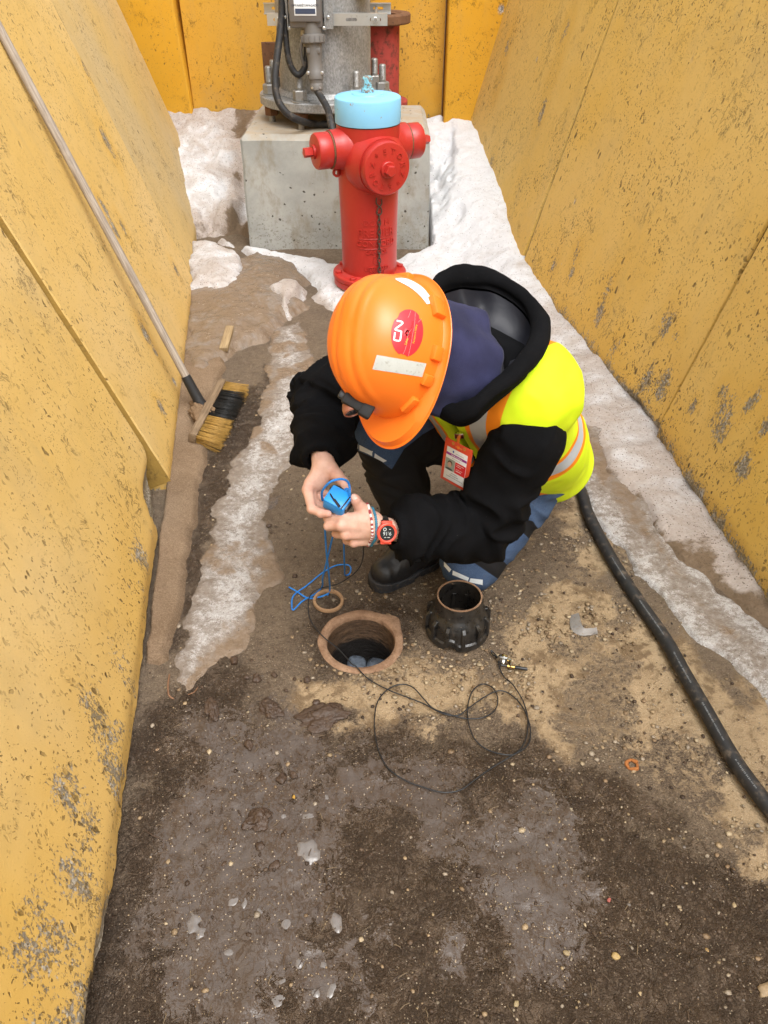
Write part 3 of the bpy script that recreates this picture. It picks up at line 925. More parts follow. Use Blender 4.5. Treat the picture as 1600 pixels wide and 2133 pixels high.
ICEP = GP([(622, 672), (650, 755), (662, 800), (645, 860), (628, 930), (610, 972), (580, 1008), (575, 1050), (548, 1080), (552, 1120), (582, 1160), (586, 1190), (562, 1230), (546, 1262), (546, 1312), (500, 1342), (470, 1372), (430, 1402),
           (392, 1432), (362, 1420), (358, 1372), (375, 1310), (396, 1240), (420, 1150), (450, 1080), (462, 1020), (500, 940), (540, 870), (565, 800), (560, 740), (572, 690)])
SPOTM = None
SPOTS = [(640, 1690, 26), (645, 1770, 30), (628, 1765, 20), (596, 1930, 16), (585, 2050, 15), (580, 2080, 20), (695, 1925, 16), (690, 2070, 17), (485, 1870, 16), (470, 1860, 12), (400, 1930, 22), (540, 1900, 10), (660, 2070, 8), (605, 1820, 12),
         (640, 1640, 14), (680, 1665, 18), (690, 1690, 10), (590, 1700, 9), (510, 1880, 10), (660, 1780, 16), (620, 2005, 12), (1115, 1740, 12), (1085, 1720, 10), (480, 1980, 8), (400, 1860, 8), (415, 1950, 14), (670, 2012, 7)]
def ice_h(X, Y):
    d = sdpoly(X, Y, ICEP) + (fbm(P3(X, Y), 11, 6, 61) - 0.5) * 0.11
    return -0.010 + 0.016 * ss(-0.02, 0.02, d) + (fbm(P3(X, Y), 30, 3, 62) - 0.5) * 0.006 * ss(0, .03, d)
def ice_x(X, Y, Z):
    d = sdpoly(X, Y, ICEP)
    return {'white': ss(-0.02, 0.10, d) * (0.50 + 0.3 * fbm(P3(X, Y), 4, 3, 63)), 'dirt': 0.35 * ss(0.06, 0.0, d) + 0.45 * ss(2.25, 2.9, Y) * ss(3.6, 2.9, Y) * fbm(P3(X, Y), 5, 3, 66) + 0.10 + 0.55 * ss(0.50, 0.66, fbm(P3(X, Y), 7, 4, 69))}
cut_hole = lambda x, y: np.hypot(x - HC[0], y - HC[1]) < 0.13
hf('ice_sheet', 'thin whitish ice sheet on the ground left of the valve hole', 'ice', -0.9, -0.15, 1.2, 3.7, 0.0065, ice_h, ICE, ice_x, cut_hole)
sp = [(G(a, b)[:2], c / 1620 * 1.25) for a, b, c in SPOTS]
def spot_h(X, Y):
    d = np.full(X.shape, -1.0)
    for q, r in sp:
        d = np.maximum(d, r * 0.75 - np.hypot(X - q[0], (Y - q[1]) * 0.7))
    d = d + (fbm(P3(X, Y), 45, 3, 71) - 0.5) * 0.03
    return -0.006 + 0.0066 * ss(-0.008, 0.008, d)
hf('ice_spots', 'small pale ice spots left on the wet mud', 'ice', -0.5, 0.55, 0.5, 1.3, 0.004, spot_h, SPOT, lambda X, Y, Z: {'white': 0.42 + 0 * X, 'dirt': 0 * X})

ICER = GP([(1150, 960), (1215, 1035), (1262, 1120), (1300, 1150), (1335, 1200), (1390, 1270), (1425, 1320), (1480, 1365), (1530, 1400), (1640, 1500), (1700, 1420), (1580, 1300), (1500, 1230), (1430, 1130), (1370, 1000), (1250, 860), (1150, 800)])
def icer_h(X, Y):
    d = sdpoly(X, Y, ICER) + (fbm(P3(X, Y), 10, 5, 64) - 0.5) * 0.08
    return -0.010 + 0.020 * ss(-0.016, 0.02, d) + (fbm(P3(X, Y), 24, 3, 65) - 0.5) * 0.008 * ss(0, .03, d)
def icer_x(X, Y, Z):
    d = sdpoly(X, Y, ICER)
    return {'white': 0.42 - 0.5 * ss(0.02, 0.16, d) + 0.25 * fbm(P3(X, Y), 5, 3, 8), 'dirt': 0.30 + 0.45 * ss(0.05, 0.14, d)}
hf('ice_band', 'dirty grey ice band on the ground beside the black cable', 'ice', 0.3, 1.3, 1.2, 2.9, 0.007, icer_h, ICE, icer_x)

MOUND = GP([(380, 600), (430, 600), (470, 560), (540, 536), (620, 556), (640, 590), (640, 618), (622, 660), (585, 690), (548, 712), (500, 728), (470, 752), (440, 790), (380, 790)])
def mound_h(X, Y):
    d = sdpoly(X, Y, MOUND) + (fbm(P3(X, Y), 8, 5, 67) - 0.5) * 0.12
    return -0.012 + 0.055 * ss(-0.02, 0.05, d) + 0.03 * ss(0, 0.3, d) + (fbm(P3(X, Y), 13, 4, 68) - 0.5) * 0.025 * ss(-.02, .06, d)
def mound_x(X, Y, Z):
    return {'white': 0.02 + 0.25 * fbm(P3(X, Y), 3, 3, 81), 'dirt': 0.78 + 0.4 * (fbm(P3(X, Y), 4, 3, 82) - 0.5)}
hf('dirty_ice_mound', 'low mound of brown dirt and ice in front of the hydrant', 'ice', -1.3, -0.2, 2.9, 4.8, 0.009, mound_h, ICE, mound_x)

SNP = [GP([(385, 503), (440, 508), (500, 532), (526, 558), (500, 580), (484, 606), (440, 600), (405, 606), (385, 620)], 0.05), GP([(464, 506), (500, 513), (545, 526), (620, 540), (690, 552), (760, 556), (860, 560), (860, 660), (715, 655), (690, 648), (664, 622), (648, 600), (634, 578), (560, 556), (520, 532), (480, 518)]),
       GP([(562, 605), (588, 574), (630, 585), (634, 608), (600, 642), (572, 632)], 0.06)]
def patch_h(X, Y):
    z = np.full(X.shape, -0.02)
    for i, p in enumerate(SNP):
        d = sdpoly(X, Y, p) + (fbm(P3(X, Y), 8, 5, 91 + i) - 0.5) * 0.13
        top = 0.045 if i == 1 else 0.085
        z = np.maximum(z, -0.012 + top * ss(-0.015, 0.05, d) + 0.03 * ss(0.0, 0.2, d))
    return z + (fbm(P3(X, Y), 14, 3, 95) - 0.5) * 0.014 * (z > 0)
def patch_x(X, Y, Z):
    a = sdpoly(X, Y, SNP[0]); b = sdpoly(X, Y, SNP[2]); c = sdpoly(X, Y, SNP[1])
    return {'dirt': 0.16 + 0.38 * ss(-0.03, 0.03, a) + 0.5 * ss(-0.03, 0.03, b) + 0.5 * ss(0.04, -0.02, c) * (a < 0) * (b < 0)}
hf('snow_patches', 'patches of grainy melting snow between the hydrant and the block', 'snow', -1.35, 0.25, 3.5, 5.2, 0.009, patch_h, SNOW, patch_x)

def bankl_h(X, Y):
    wall = -0.42 - 0.148 * Y
    q = (X - wall)                                   # metres from the wall foot
    w = (-0.79 - wall)
    n = fbm(P3(X, Y), 6, 4, 101) - 0.5
    t = np.clip((Y - 4.84 + 0.25 * n) / 1.15, 0, 1.2)
    z = 0.44 * t ** 0.85 + 0.06 * ss(0, .1, t)
    groove = np.exp(-((q - 0.62 * w - 0.05 * np.sin(Y * 4)) / 0.05) ** 2) * ss(1.0, 0.2, t)
    z = z - 0.07 * groove + 0.06 * n * (t > 0)
    return np.where(t > 0.005, z - 0.008, -0.02)
def bankl_x(X, Y, Z):
    wall = -0.42 - 0.148 * Y
    w = -0.79 - wall; q = (X - wall) / w
    g = np.exp(-((q - 0.62) / 0.14) ** 2)
    return {'dirt': 0.36 + 0.48 * g + 0.40 * ss(5.55, 6.0, Y) + 0.55 * ss(0.80, 0.98, q) * ss(5.5, 5.0, Y) + 0.5 * ss(5.05, 4.85, Y)}
hf('snow_drift', 'speckled snow drift filling the corner between yellow wall and concrete block', 'snow', -1.55, -0.70, 4.7, 6.02, 0.009, bankl_h, SNOW, bankl_x)
def bare_h(X, Y):
    return 0 * X
SNR = GP([(905, 470), (930, 512), (850, 532), (760, 560), (800, 640), (900, 720), (1050, 810), (1225, 905), (1262, 990), (1320, 1050), (1365, 1140), (1440, 1200), (1490, 1235), (1560, 1295), (1640, 1330), (1640, 900), (1250, 540), (1150, 300), (905, 300)])
def bankr_h(X, Y):
    wall = np.where(Y < 2.575, 1.17 - 0.08 * (Y - 0.7), np.where(Y < 4.07, 1.02 - 0.183 * (Y - 2.575), 0.745 - 0.1425 * (Y - 4.07)))
    d = sdpoly(X, Y, SNR)
    far = ss(4.45, 4.75, Y) * ss(0.27, 0.30, X)
    d = np.maximum(d, np.where(far > 0.5, 0.1, -1)) + (fbm(P3(X, Y), 7, 5, 111) - 0.5) * 0.12
    q = np.clip(wall - X, 0, 2)
    g = np.interp(Y, [1.4, 2.5, 3.6, 4.4, 4.8, 6.1], [0.003, 0.008, 0.03, 0.10, 0.23, 0.46])
    z = -0.012 + 0.035 * ss(-0.015, 0.05, d) + g * np.exp(-(q / np.interp(Y, [2, 4.4, 4.8, 6], [0.12, 0.2, 0.45, 0.9])) ** 2) * ss(0.0, 0.12, d)
    z = z + (fbm(P3(X, Y), 10, 4, 112) - 0.5) * 0.035 * ss(0.0, 0.05, d)
    return np.where((d > -0.02) & (X < wall + 0.35), z, -0.02)
def bankr_x(X, Y, Z):
    d = sdpoly(X, Y, SNR)
    return {'dirt': np.interp(Y, [1.3, 2.3, 3.0, 3.6, 4.2, 6], [0.74, 0.60, 0.54, 0.42, 0.10, 0.0]) + 0.4 * ss(0.07, 0.0, d) * (Y < 4.0) + 0.55 * ss(2.15, 1.5, Y) * fbm(P3(X, Y), 8, 3, 14)}
hf('snow_bank', 'white snow bank along the foot of the weathered yellow wall', 'snow', -0.2, 1.4, 1.3, 6.0, 0.010, bankr_h, SNOW, bankr_x)
# ================================================================ object materials
def red_paint():
    m = M('red_hydrant_paint')
    co = m.obj()
    n = m.noise(co, 9, 4, 0.6)
    c = m.mix(n, (0.37, 0.020, 0.015), (0.47, 0.032, 0.024))
    ch = m.rng(m.noise(co, 40, 6, 0.74), 0.655, 0.69)
    c = m.mix(ch, c, m.mix(m.noise(co, 120, 3), (0.035, 0.016, 0.010), (0.15, 0.055, 0.025)))
    d = m.rng(m.noise(m.map(co, (1, 1, 0.25)), 14, 5, 0.7), 0.58, 0.85)
    c = m.mix(m.ma('MULTIPLY', d, 0.65), c, (0.17, 0.045, 0.03))
    h = m.ma('SUBTRACT', m.ma('MULTIPLY', m.noise(co, 130, 3, 0.6), 0.35), m.ma('MULTIPLY', ch, 0.6))
    return m.set(color=c, rough=m.mixf(ch, 0.36, 0.85), spec=0.5, normal=m.bump(h, 0.35, 0.004))
RED = red_paint()
def blue_paint():
    m = M('light_blue_paint')
    co = m.obj()
    c = m.mix(m.noise(co, 12, 4), (0.20, 0.52, 0.80), (0.25, 0.58, 0.83))
    ch = m.rng(m.noise(co, 30, 6, 0.7), 0.655, 0.69)
    st = m.rng(m.noise(m.map(co, (1, 1, 0.22)), 22, 5, 0.7), 0.62, 0.80)
    c = m.mix(m.ma('MULTIPLY', st, 0.55), c, (0.42, 0.42, 0.30))
    c = m.mix(ch, c, m.mix(m.noise(co, 150, 3), (0.12, 0.05, 0.02), (0.50, 0.42, 0.34)))
    return m.set(color=c, rough=m.mixf(ch, 0.42, 0.85), normal=m.bump(m.ma('SUBTRACT', m.ma('MULTIPLY', m.noise(co, 120, 3), 0.3), m.ma('MULTIPLY', ch, 0.7)), 0.35, 0.004))
BLUEP = blue_paint()
def galv():
    m = M('galvanised_steel')
    co = m.obj()
    v = m.n('SeparateColor', {0: m.vor(m.map(co, (1, 1, 0.6)), 170, 'Color')}).outputs[0]
    n = m.noise(m.map(co, (1, 1, 0.6)), 14, 7, 0.75)
    c = m.mix(m.rng(m.ma('ADD', m.ma('MULTIPLY', v, 0.35), m.ma('MULTIPLY', n, 0.75)), 0.3, 0.8), (0.21, 0.21, 0.205), (0.35, 0.352, 0.35))
    c = m.mix(m.rng(m.noise(co, 5, 4), 0.5, 0.8, 0, 0.45), c, (0.34, 0.29, 0.22))
    fl = m.rng(m.noise(m.map(co, (1, 1, 0.4)), 85, 4, 0.7), 0.60, 0.68)
    c = m.mix(m.ma('MULTIPLY', fl, 0.6), c, (0.52, 0.52, 0.51))
    return m.set(color=c, rough=0.55, metal=0.35, normal=m.bump(n, 0.15, 0.003))
GALV = galv()
def cement():
    m = M('grey_cast_concrete')
    co = m.obj()
    n1 = m.noise(co, 2.6, 6, 0.62, 0.4)
    n2 = m.noise(m.map(co, (1, 1, 0.55)), 9, 6, 0.68)
    n4 = m.noise(co, 120, 4, 0.65)
    c = m.mix(m.rng(n1, 0.32, 0.66), (0.28, 0.29, 0.275), (0.40, 0.405, 0.38))
    c = m.mix(m.rng(n2, 0.46, 0.68, 0, 0.75), c, (0.235, 0.205, 0.15))
    z = m.n('SeparateXYZ', {0: co}).outputs[2]
    low = m.rng(m.ma('ADD', z, m.ma('MULTIPLY', m.ma('SUBTRACT', n2, 0.5), 0.5)), 0.30, 0.02)
    sp = m.rng(m.noise(co, 75, 4, 0.7), 0.52, 0.66)
    c = m.mix(m.ma('MULTIPLY', low, m.ma('MULTIPLY', sp, 0.75)), c, (0.15, 0.125, 0.09))
    up = m.n('SeparateXYZ', {0: m.n('NewGeometry').outputs['Normal']}).outputs[2]
    c = m.mix(m.ma('MULTIPLY', m.rng(up, 0.5, 0.9), m.rng(n2, 0.3, 0.62, 0.35, 0.95)), c, (0.37, 0.29, 0.20))
    k = m.n('SeparateColor', {0: m.vor(co, 38, 'Color')})
    wco = m.n('VectorMath', {0: co, 1: m.n('VectorMath', {0: m.n('TexNoise', {'Vector': co, 'Scale': 45.0, 'Detail': 3.0}).outputs[1], 1: (0.02, 0.02, 0.02)}, operation='MULTIPLY').outputs[0]}, operation='ADD').outputs[0]
    k = m.n('SeparateColor', {0: m.vor(wco, 52, 'Color')})
    pit = m.ma('MULTIPLY', m.rng(m.ma('SUBTRACT', m.ma('MULTIPLY', m.ma('POWER', k.outputs[1], 5.0), 0.42), m.vor(wco, 52)), -0.06, 0.04), m.ma('GREATER_THAN', m.ma('ADD', k.outputs[0], m.ma('MULTIPLY', n1, 0.4)), 0.92))
    c = m.mix(m.ma('MULTIPLY', pit, 0.9), c, (0.06, 0.05, 0.04))
    c = m.mix(m.rng(n4, 0.6, 0.75, 0, 0.4), c, (0.2, 0.19, 0.17))
    return m.set(color=c, rough=0.88, spec=0.25, normal=m.bump(m.ma('SUBTRACT', m.ma('MULTIPLY', n4, 0.25), pit), 0.6, 0.006))
CEM = cement()
RUST = simple('rusty_iron', (0.16, 0.075, 0.035), 0.85, 0.1, 120, 0.5, 0.35, (0.06, 0.03, 0.02), 0.6, 18)
RUSTB = simple('orange_rust', (0.33, 0.12, 0.03), 0.9, 0.0, 160, 0.6, 0.3, (0.10, 0.04, 0.015), 0.7, 40)
RUSTR = simple('worn_red_paint_on_iron', (0.36, 0.045, 0.035), 0.75, 0.0, 90, 0.4, 0.25, (0.09, 0.035, 0.022), 0.9, 10)
STEEL = simple('weathered_bolt_steel', (0.30, 0.295, 0.28), 0.5, 0.6, 100, 0.2, 0.25, (0.17, 0.13, 0.09), 0.6, 30)
ZINC = simple('bright_zinc_steel', (0.55, 0.56, 0.56), 0.35, 0.8, 60, 0.1, 0.12, (0.30, 0.28, 0.25), 0.3, 20)
GREYP = simple('grey_moulded_plastic', (0.145, 0.135, 0.125), 0.5, 0, 80, 0.1, 0.1, (0.16, 0.12, 0.09), 0.2, 10)
GREYB = simple('dark_grey_enamel', (0.16, 0.15, 0.145), 0.42, 0.1, 90, 0.08, 0.1, (0.20, 0.13, 0.08), 0.25, 9)
RUBBER = simple('black_rubber', (0.012, 0.012, 0.013), 0.6, 0, 130, 0.15, 0.3, (0.07, 0.06, 0.05), 0.25, 22)
BLACKP = simple('black_plastic', (0.014, 0.014, 0.015), 0.38, 0, 90, 0.08, 0.2)
WHITEL = simple('white_label', (0.72, 0.74, 0.75), 0.5, 0, 0, 0, 0.03, (0.45, 0.42, 0.38), 0.15, 30)
INK = simple('dark_print', (0.045, 0.055, 0.075), 0.6)
INKB = simple('navy_print', (0.04, 0.055, 0.10), 0.5)
CABLE = simple('black_cable_jacket', (0.015, 0.015, 0.016), 0.60, 0, 70, 0.2, 0.25, (0.11, 0.085, 0.062), 0.75, 16)
WIRE = simple('thin_black_wire', (0.013, 0.014, 0.016), 0.4)
IVORY = simple('ivory_plastic', (0.55, 0.48, 0.34), 0.5)
WHITEP = simple('faint_white_print', (0.15, 0.155, 0.16), 0.7)

def wood_mat(name, a, b):
    m = M(name)
    co = m.obj()
    at = m.attr('st', 'Vector')
    g = m.noise(m.map(at, (1, 1, 0.06)), 160, 5, 0.65, 0.6)
    n = m.noise(at, 9, 4)
    c = m.mix(m.rng(g, 0.32, 0.68), a, b)
    c = m.mix(m.rng(n, 0.5, 0.75, 0, 0.5), c, tuple(x * 0.55 for x in a))
    return m.set(color=c, rough=0.75, spec=0.3, normal=m.bump(g, 0.4, 0.002))
WOODG = wood_mat('grey_weathered_wood', (0.22, 0.175, 0.135), (0.40, 0.34, 0.28))
WOODT = wood_mat('tan_scrap_wood', (0.22, 0.15, 0.075), (0.38, 0.275, 0.15))
WOODD = wood_mat('dirty_broom_wood', (0.13, 0.085, 0.048), (0.235, 0.165, 0.10))

def st_from(o, A, axis):
    me = o.data
    co = np.empty(len(me.vertices) * 3); me.vertices.foreach_get('co', co); co = co.reshape(-1, 3) - np.asarray(A)
    ax = nrm(axis); X = nrm(np.cross(ax, [0.3, 0.2, 1.0])); Y = np.cross(ax, X)
    vattr(me, 'st', np.stack([co @ X, co @ Y, co @ ax], -1))

# ================================================================ concrete block
XL, XR, YF, YBK, ZT = -0.80, 0.264, 4.62, 5.50, 0.62
def block():
    bm = bmesh.new()
    bmesh.ops.create_cube(bm, size=2)
    for v in bm.verts:
        t = 0.012 if v.co.z > 0 else 0
        v.co = Vector((XL - t if v.co.x < 0 and 0 else (XL + t * .5 if v.co.x < 0 else XR - t * .5), YF + t if v.co.y < 0 else YBK - t, ZT if v.co.z > 0 else -0.02))
    top = [e for e in bm.edges if all(v.co.z > 0.3 for v in e.verts)]
    bmesh.ops.bevel(bm, geom=top, offset=0.028, segments=1, affect='EDGES')
    ver = [e for e in bm.edges if abs(e.verts[0].co.z - e.verts[1].co.z) > 0.3]
    bmesh.ops.bevel(bm, geom=ver, offset=0.012, segments=2, affect='EDGES')
    bmesh.ops.subdivide_edges(bm, edges=bm.edges[:], cuts=14, use_grid_fill=True)
    me = bpy.data.meshes.new('concrete_block'); bm.to_mesh(me); bm.free()
    co = np.empty(len(me.vertices) * 3); me.vertices.foreach_get('co', co); co = co.reshape(-1, 3)
    co += (np.stack([vnoise(co, 9, 1), vnoise(co, 9, 2), vnoise(co, 9, 3)], -1) - 0.5) * 0.006
    # chipped right edge
    e = np.exp(-((co[:, 0] - XR) / 0.05) ** 2 - ((co[:, 2] - 0.55) / 0.07) ** 2 - ((co[:, 1] - YF) / 0.06) ** 2)
    co[:, 0] -= e * 0.02 * vnoise(co, 30, 9)
    me.vertices.foreach_set('co', co.ravel()); me.update()
    me.polygons.foreach_set('use_smooth', np.ones(len(me.polygons), bool)); me.set_sharp_from_angle(angle=rad(25))
    return tag(link('concrete_block', me, CEM), 'grey cast concrete block under the steel pole', 'concrete block', kind='thing')
block()

# ================================================================ steel pole on the block
PC = np.array([-0.338, 5.09, ZT])
pole = thing('steel_pole', 'thick galvanised steel pole bolted down on the concrete block', 'pole', PC)
MB().lathe([(0.262, 0.139), (0.262, 1.6), (0.250, 1.6)], 64, PC).lathe([(0.285, 0.137), (0.285, 0.142), (0.264, 0.165)], 64, PC).build('shaft', GALV, pole)
MB().lathe([(0.0, 0.089), (0.378, 0.089), (0.385, 0.095), (0.385, 0.133), (0.379, 0.139), (0.0, 0.139)], 72, PC).build('base_flange', GALV, pole)
# short pipe stub on the shaft
sdir = nrm([0.80, -0.60, 0.0])
MB().lathe([(0.058, 0.20), (0.058, 0.335), (0.050, 0.335), (0.050, 0.25)], 28, PC + np.array([0, 0, 0.665]), sdir).build('pipe_stub', GALV, pole)
allb = [0.332 * np.array([math.cos(rad(a)), math.sin(rad(a))]) for a in (-112, -160, -56, -8, 32, 75, 118, 160)]
for i, v in enumerate(allb):
    o = PC + np.array([v[0], v[1], 0])
    b = MB()
    prof = []
    for k in range(26):
        prof.append((0.0185 if k % 2 else 0.0205, 0.209 + 0.0028 * k))
    b.lathe([(0.019, 0.0), (0.019, 0.205)] + prof + [(0.016, 0.284), (0.0, 0.284)], 14, o)
    bo = b.build('anchor_bolt', STEEL, pole)
    nb = MB()
    hexprism(nb, o + np.array([0, 0, 0.145]), (0, 0, 1), 0.040, 0.052, 6, 0.3 * i)
    nb.build('nut', STEEL, bo, sharp=25)
    MB().lathe([(0.021, 0.1395), (0.052, 0.1395), (0.052, 0.145), (0.021, 0.145)], 24, o).build('washer', STEEL, bo)
    nb = MB()
    hexprism(nb, o + np.array([0, 0, 0.036]), (0, 0, 1), 0.040, 0.052, 6, 0.3 * i + .2)
    nb.build('levelling_nut', RUST, bo, sharp=25)

# slotted strut clamped across the shaft, one in front and one behind
ZS = 1.142
def strut(name, label, y, x0, x1, z, front):
    t = thing(name, label, 'strut', ((x0 + x1) / 2, y, z))
    s = -1 if front else 1
    hz, th = 0.0275, 0.0035
    slots = []
    L = x1 - x0
    n = 5
    for k in range(n):
        c = x0 + L * (0.10 + 0.80 * k / (n - 1))
        slots.append((c - 0.030, c + 0.030))
    b = MB()
    xs = [x0]
    for a, c in slots: xs += [a, c]
    xs.append(x1)
    # web with slots: solid blocks between them, thin strips over and under
    for k in range(0, len(xs), 2):
        b.box(((xs[k] + xs[k + 1]) / 2, y, z), (xs[k + 1] - xs[k]) / 2, th / 2, hz)
    for a, c in slots:
        for q in (1, -1):
            b.box(((a + c) / 2, y, z + q * (hz + 0.0075) / 2), (c - a) / 2, th / 2 - 0.0002, (hz - 0.0075) / 2)
            # rounded slot ends
            for e, sg in ((a, 1), (c, -1)):
                V = [(e, y - th / 2 + .0003, z + q * 0.0075), (e, y - th / 2 + .0003, z), (e + sg * 0.0022, y - th / 2 + .0003, z + q * 0.0053), (e + sg * 0.0060, y - th / 2 + .0003, z + q * 0.0075)]
                b.add(V, [(0, 1, 2, 3)])
    for q in (1, -1):
        b.box(((x0 + x1) / 2, y - s * 0.016, z + q * (hz - th / 2)), L / 2, 0.016, th / 2 + 0.0003)
    b.build('channel', ZINC, t)
    return t, slots
front, fs = strut('strut_channel', 'slotted zinc strut channel in front of the pole shaft, holding the grey box', 4.795, -0.612, 0.018, ZS, True)
back, bs_ = strut('strut_channel', 'slotted zinc strut channel behind the pole shaft', 5.385, -0.70, 0.04, ZS, False)
for x in (-0.548, -0.045):
    b = MB()
    b.tube([(x, 4.775, ZS), (x, 5.41, ZS)], 0.008, 12)
    r = b.build('threaded_rod', STEEL, front)
    MB().lathe([(0.0, 0.0), (0.024, 0.0), (0.024, 0.004), (0.0, 0.004)], 24, (x, 4.7925, ZS), (0, -1, 0)).build('washer', ZINC, r)
    nb = MB(); hexprism(nb, (x, 4.7885, ZS), (0, -1, 0), 0.0145, 0.011)
    nb.build('nut', ZINC, r, sharp=25)

# grey switch box
BX, BY, BZ = -0.402, 4.70, 1.122          # lower front edge centre
sw = thing('switch_box', 'dark grey electrical switch box fixed on the strut channel', 'switch box', (BX, BY, BZ))
fd = nrm([0, -1, 0.0])
MB().box((BX, 4.745, BZ + 0.155), 0.085, 0.045, 0.165, bev=0.014).build('housing', GREYB, sw)
MB().box((BX + 0.0, 4.692, BZ + 0.175), 0.082, 0.012, 0.155, bev=0.008).build('cover', GREYB, sw)
for s in (-1, 1):
    MB().box((BX + s * 0.116, 4.772, BZ + 0.16), 0.021, 0.0025, 0.18).box((BX + s * 0.0965, 4.755, BZ + 0.16), 0.0025, 0.022, 0.18).build('mounting_rail', GALV, sw)
for s in (-1, 1):
    for zz in (0.0, 0.02):
        MB().lathe([(0.0085, 0), (0.0085, 0.004), (0.005, 0.007), (0, 0.007)], 12, (BX + s * (0.088 + (zz > 0) * 0.024), 4.735 + (zz > 0) * 0.03, BZ + (zz > 0) * 0.045 - 0.012), (0, -1, 0)).build('screw', ZINC, sw)
LBL = MB().box((BX + 0.002, 4.6790, BZ + 0.082), 0.056, 0.0008, 0.034, bev=0.0006).build('label_plate', WHITEL, sw)
MB().box((BX + 0.002, 4.6776, BZ + 0.067), 0.051, 0.0006, 0.0115).build('dark_band', INKB, LBL)
def put_text(name, txt, size, o, X, Y, mat, parent, ext=0.0004, sp=1.0, off=0.0006):
    V, F = text_geo(txt, size, ext, sp)
    X, Y = nrm(X), nrm(Y)
    Z = np.cross(X, Y)
    P = np.asarray(o) + V[:, :1] * X + V[:, 1:2] * Y + (V[:, 2:3] + off) * Z
    return link(name, mesh_np(name, P, F, False), mat, parent)
put_text('lettering', 'OFF/ARRÊT/APAGADO', 0.0135, (BX + 0.002, 4.6780, BZ + 0.092), (1, 0, 0), (0, 0, 1), INK, LBL)
# plug and socket under it
pd_ = nrm([0.035, -0.12, -1.0])
PO = np.array([BX + 0.030, 4.735, BZ - 0.008])
plug = thing('plug_connector', 'grey round plug hanging from the switch box', 'plug', PO)
MB().lathe([(0.046, -0.02), (0.046, 0.03), (0.060, 0.032), (0.062, 0.04), (0.062, 0.068), (0.058, 0.072), (0.044, 0.072)], 32, PO, pd_).build('collar', GREYP, plug)
b = MB()
for k in range(14):
    a = 2 * math.pi * k / 14
    N = nrm(np.cross(pd_, [0, 1, 0])); Bn = np.cross(pd_, N)
    d = math.cos(a) * N + math.sin(a) * Bn
    b.box(PO + pd_ * 0.052 + d * 0.0625, 0.0022, 0.003, 0.013, np.cross(pd_, d), d)
tag(b.build('grip_ridges', GREYP, plug), kind='stuff')
MB().lathe([(0.043, 0.07), (0.043, 0.115), (0.040, 0.13), (0.038, 0.15), (0.040, 0.20), (0.043, 0.205), (0.041, 0.235), (0.036, 0.24), (0.034, 0.255), (0.036, 0.258), (0.036, 0.285), (0.030, 0.292), (0.0, 0.292)], 32, PO, pd_).build('plug_body', GREYP, plug)
for s in (-1, 1):
    c = PO + pd_ * 0.10 + np.array([s * 0.026, -0.033, 0])
    MB().box(c, 0.010, 0.008, 0.012, bev=0.003).build('latch', GREYP, plug)
    c = PO + pd_ * 0.203 + np.array([s * 0.037, -0.022, 0])
    MB().lathe([(0.009, 0), (0.009, 0.008), (0.004, 0.010), (0, 0.010)], 12, c, (0, -1, 0)).build('screw', ZINC, plug)
    c = PO + pd_ * 0.272 + np.array([s * 0.020, -0.030, 0])
    MB().lathe([(0.006, 0), (0.006, 0.004), (0, 0.004)], 12, c, (s * .3, -1, 0)).build('screw', ZINC, plug)
# hinged cap hanging open at the left of the plug
capc = PO + pd_ * 0.115 + np.array([-0.030, 0.02, 0])
b = MB()
pts = [capc + np.array([-0.030 + 0.018 * math.sin(t), -0.02 * math.cos(t * .7), 0.055 - 0.13 * t / 3.1 + 0.01 * math.sin(t)]) - np.array([0.028 * math.sin(t), 0, 0]) for t in np.linspace(0, 3.1, 14)]
b.tube(pts, 0.008, 10)
b.build('dust_cap', GREYP, plug)

PEND = PO + pd_ * 0.288
# black cables of the box
def cable(name, label, pts, r, mat=CABLE, n=12, seg=9, cat='cable', group=None):
    o = MB().tube(spline(pts, seg), r, n).build(name, mat, sharp=0)
    return tag(o, label, cat, group)
cable('power_cable', 'black cable looping from behind the grey switch box down over the pole flange',
      [(BX - 0.12, 4.79, 1.28), (BX - 0.130, 4.765, 1.15), Yp(577, 120, 4.70), Yp(573, 165, 4.665), Yp(578, 205, 4.635), Yp(596, 234, 4.625), Yp(622, 250, 4.66), G(655, 258, 0.645), G(695, 258, 0.645), G(740, 256, 0.640)], 0.019)
b = [(BX - 0.11, 4.80, 1.25), (BX - 0.115, 4.775, 1.12), Yp(598, 105, 4.76), Yp(606, 138, 4.755), Yp(620, 155, 4.755), Yp(633, 144, 4.755), Yp(639, 112, 4.76), Yp(638, 80, 4.77)]
cable('power_cable', 'short black cable making a tight U under the grey switch box', b, 0.0165)
cg = thing('cable_gland', 'ivory cable gland where the U shaped cable ends', 'cable gland', Yp(636, 82, 4.77))
gl = MB(); q = Yp(636, 96, 4.768)
hexprism(gl, q, (0.0, 0, 1), 0.026, 0.03); gl.lathe([(0.021, 0.03), (0.021, 0.06), (0.017, 0.075)], 18, q)
gl.build('gland_nut', IVORY, cg, sharp=25)

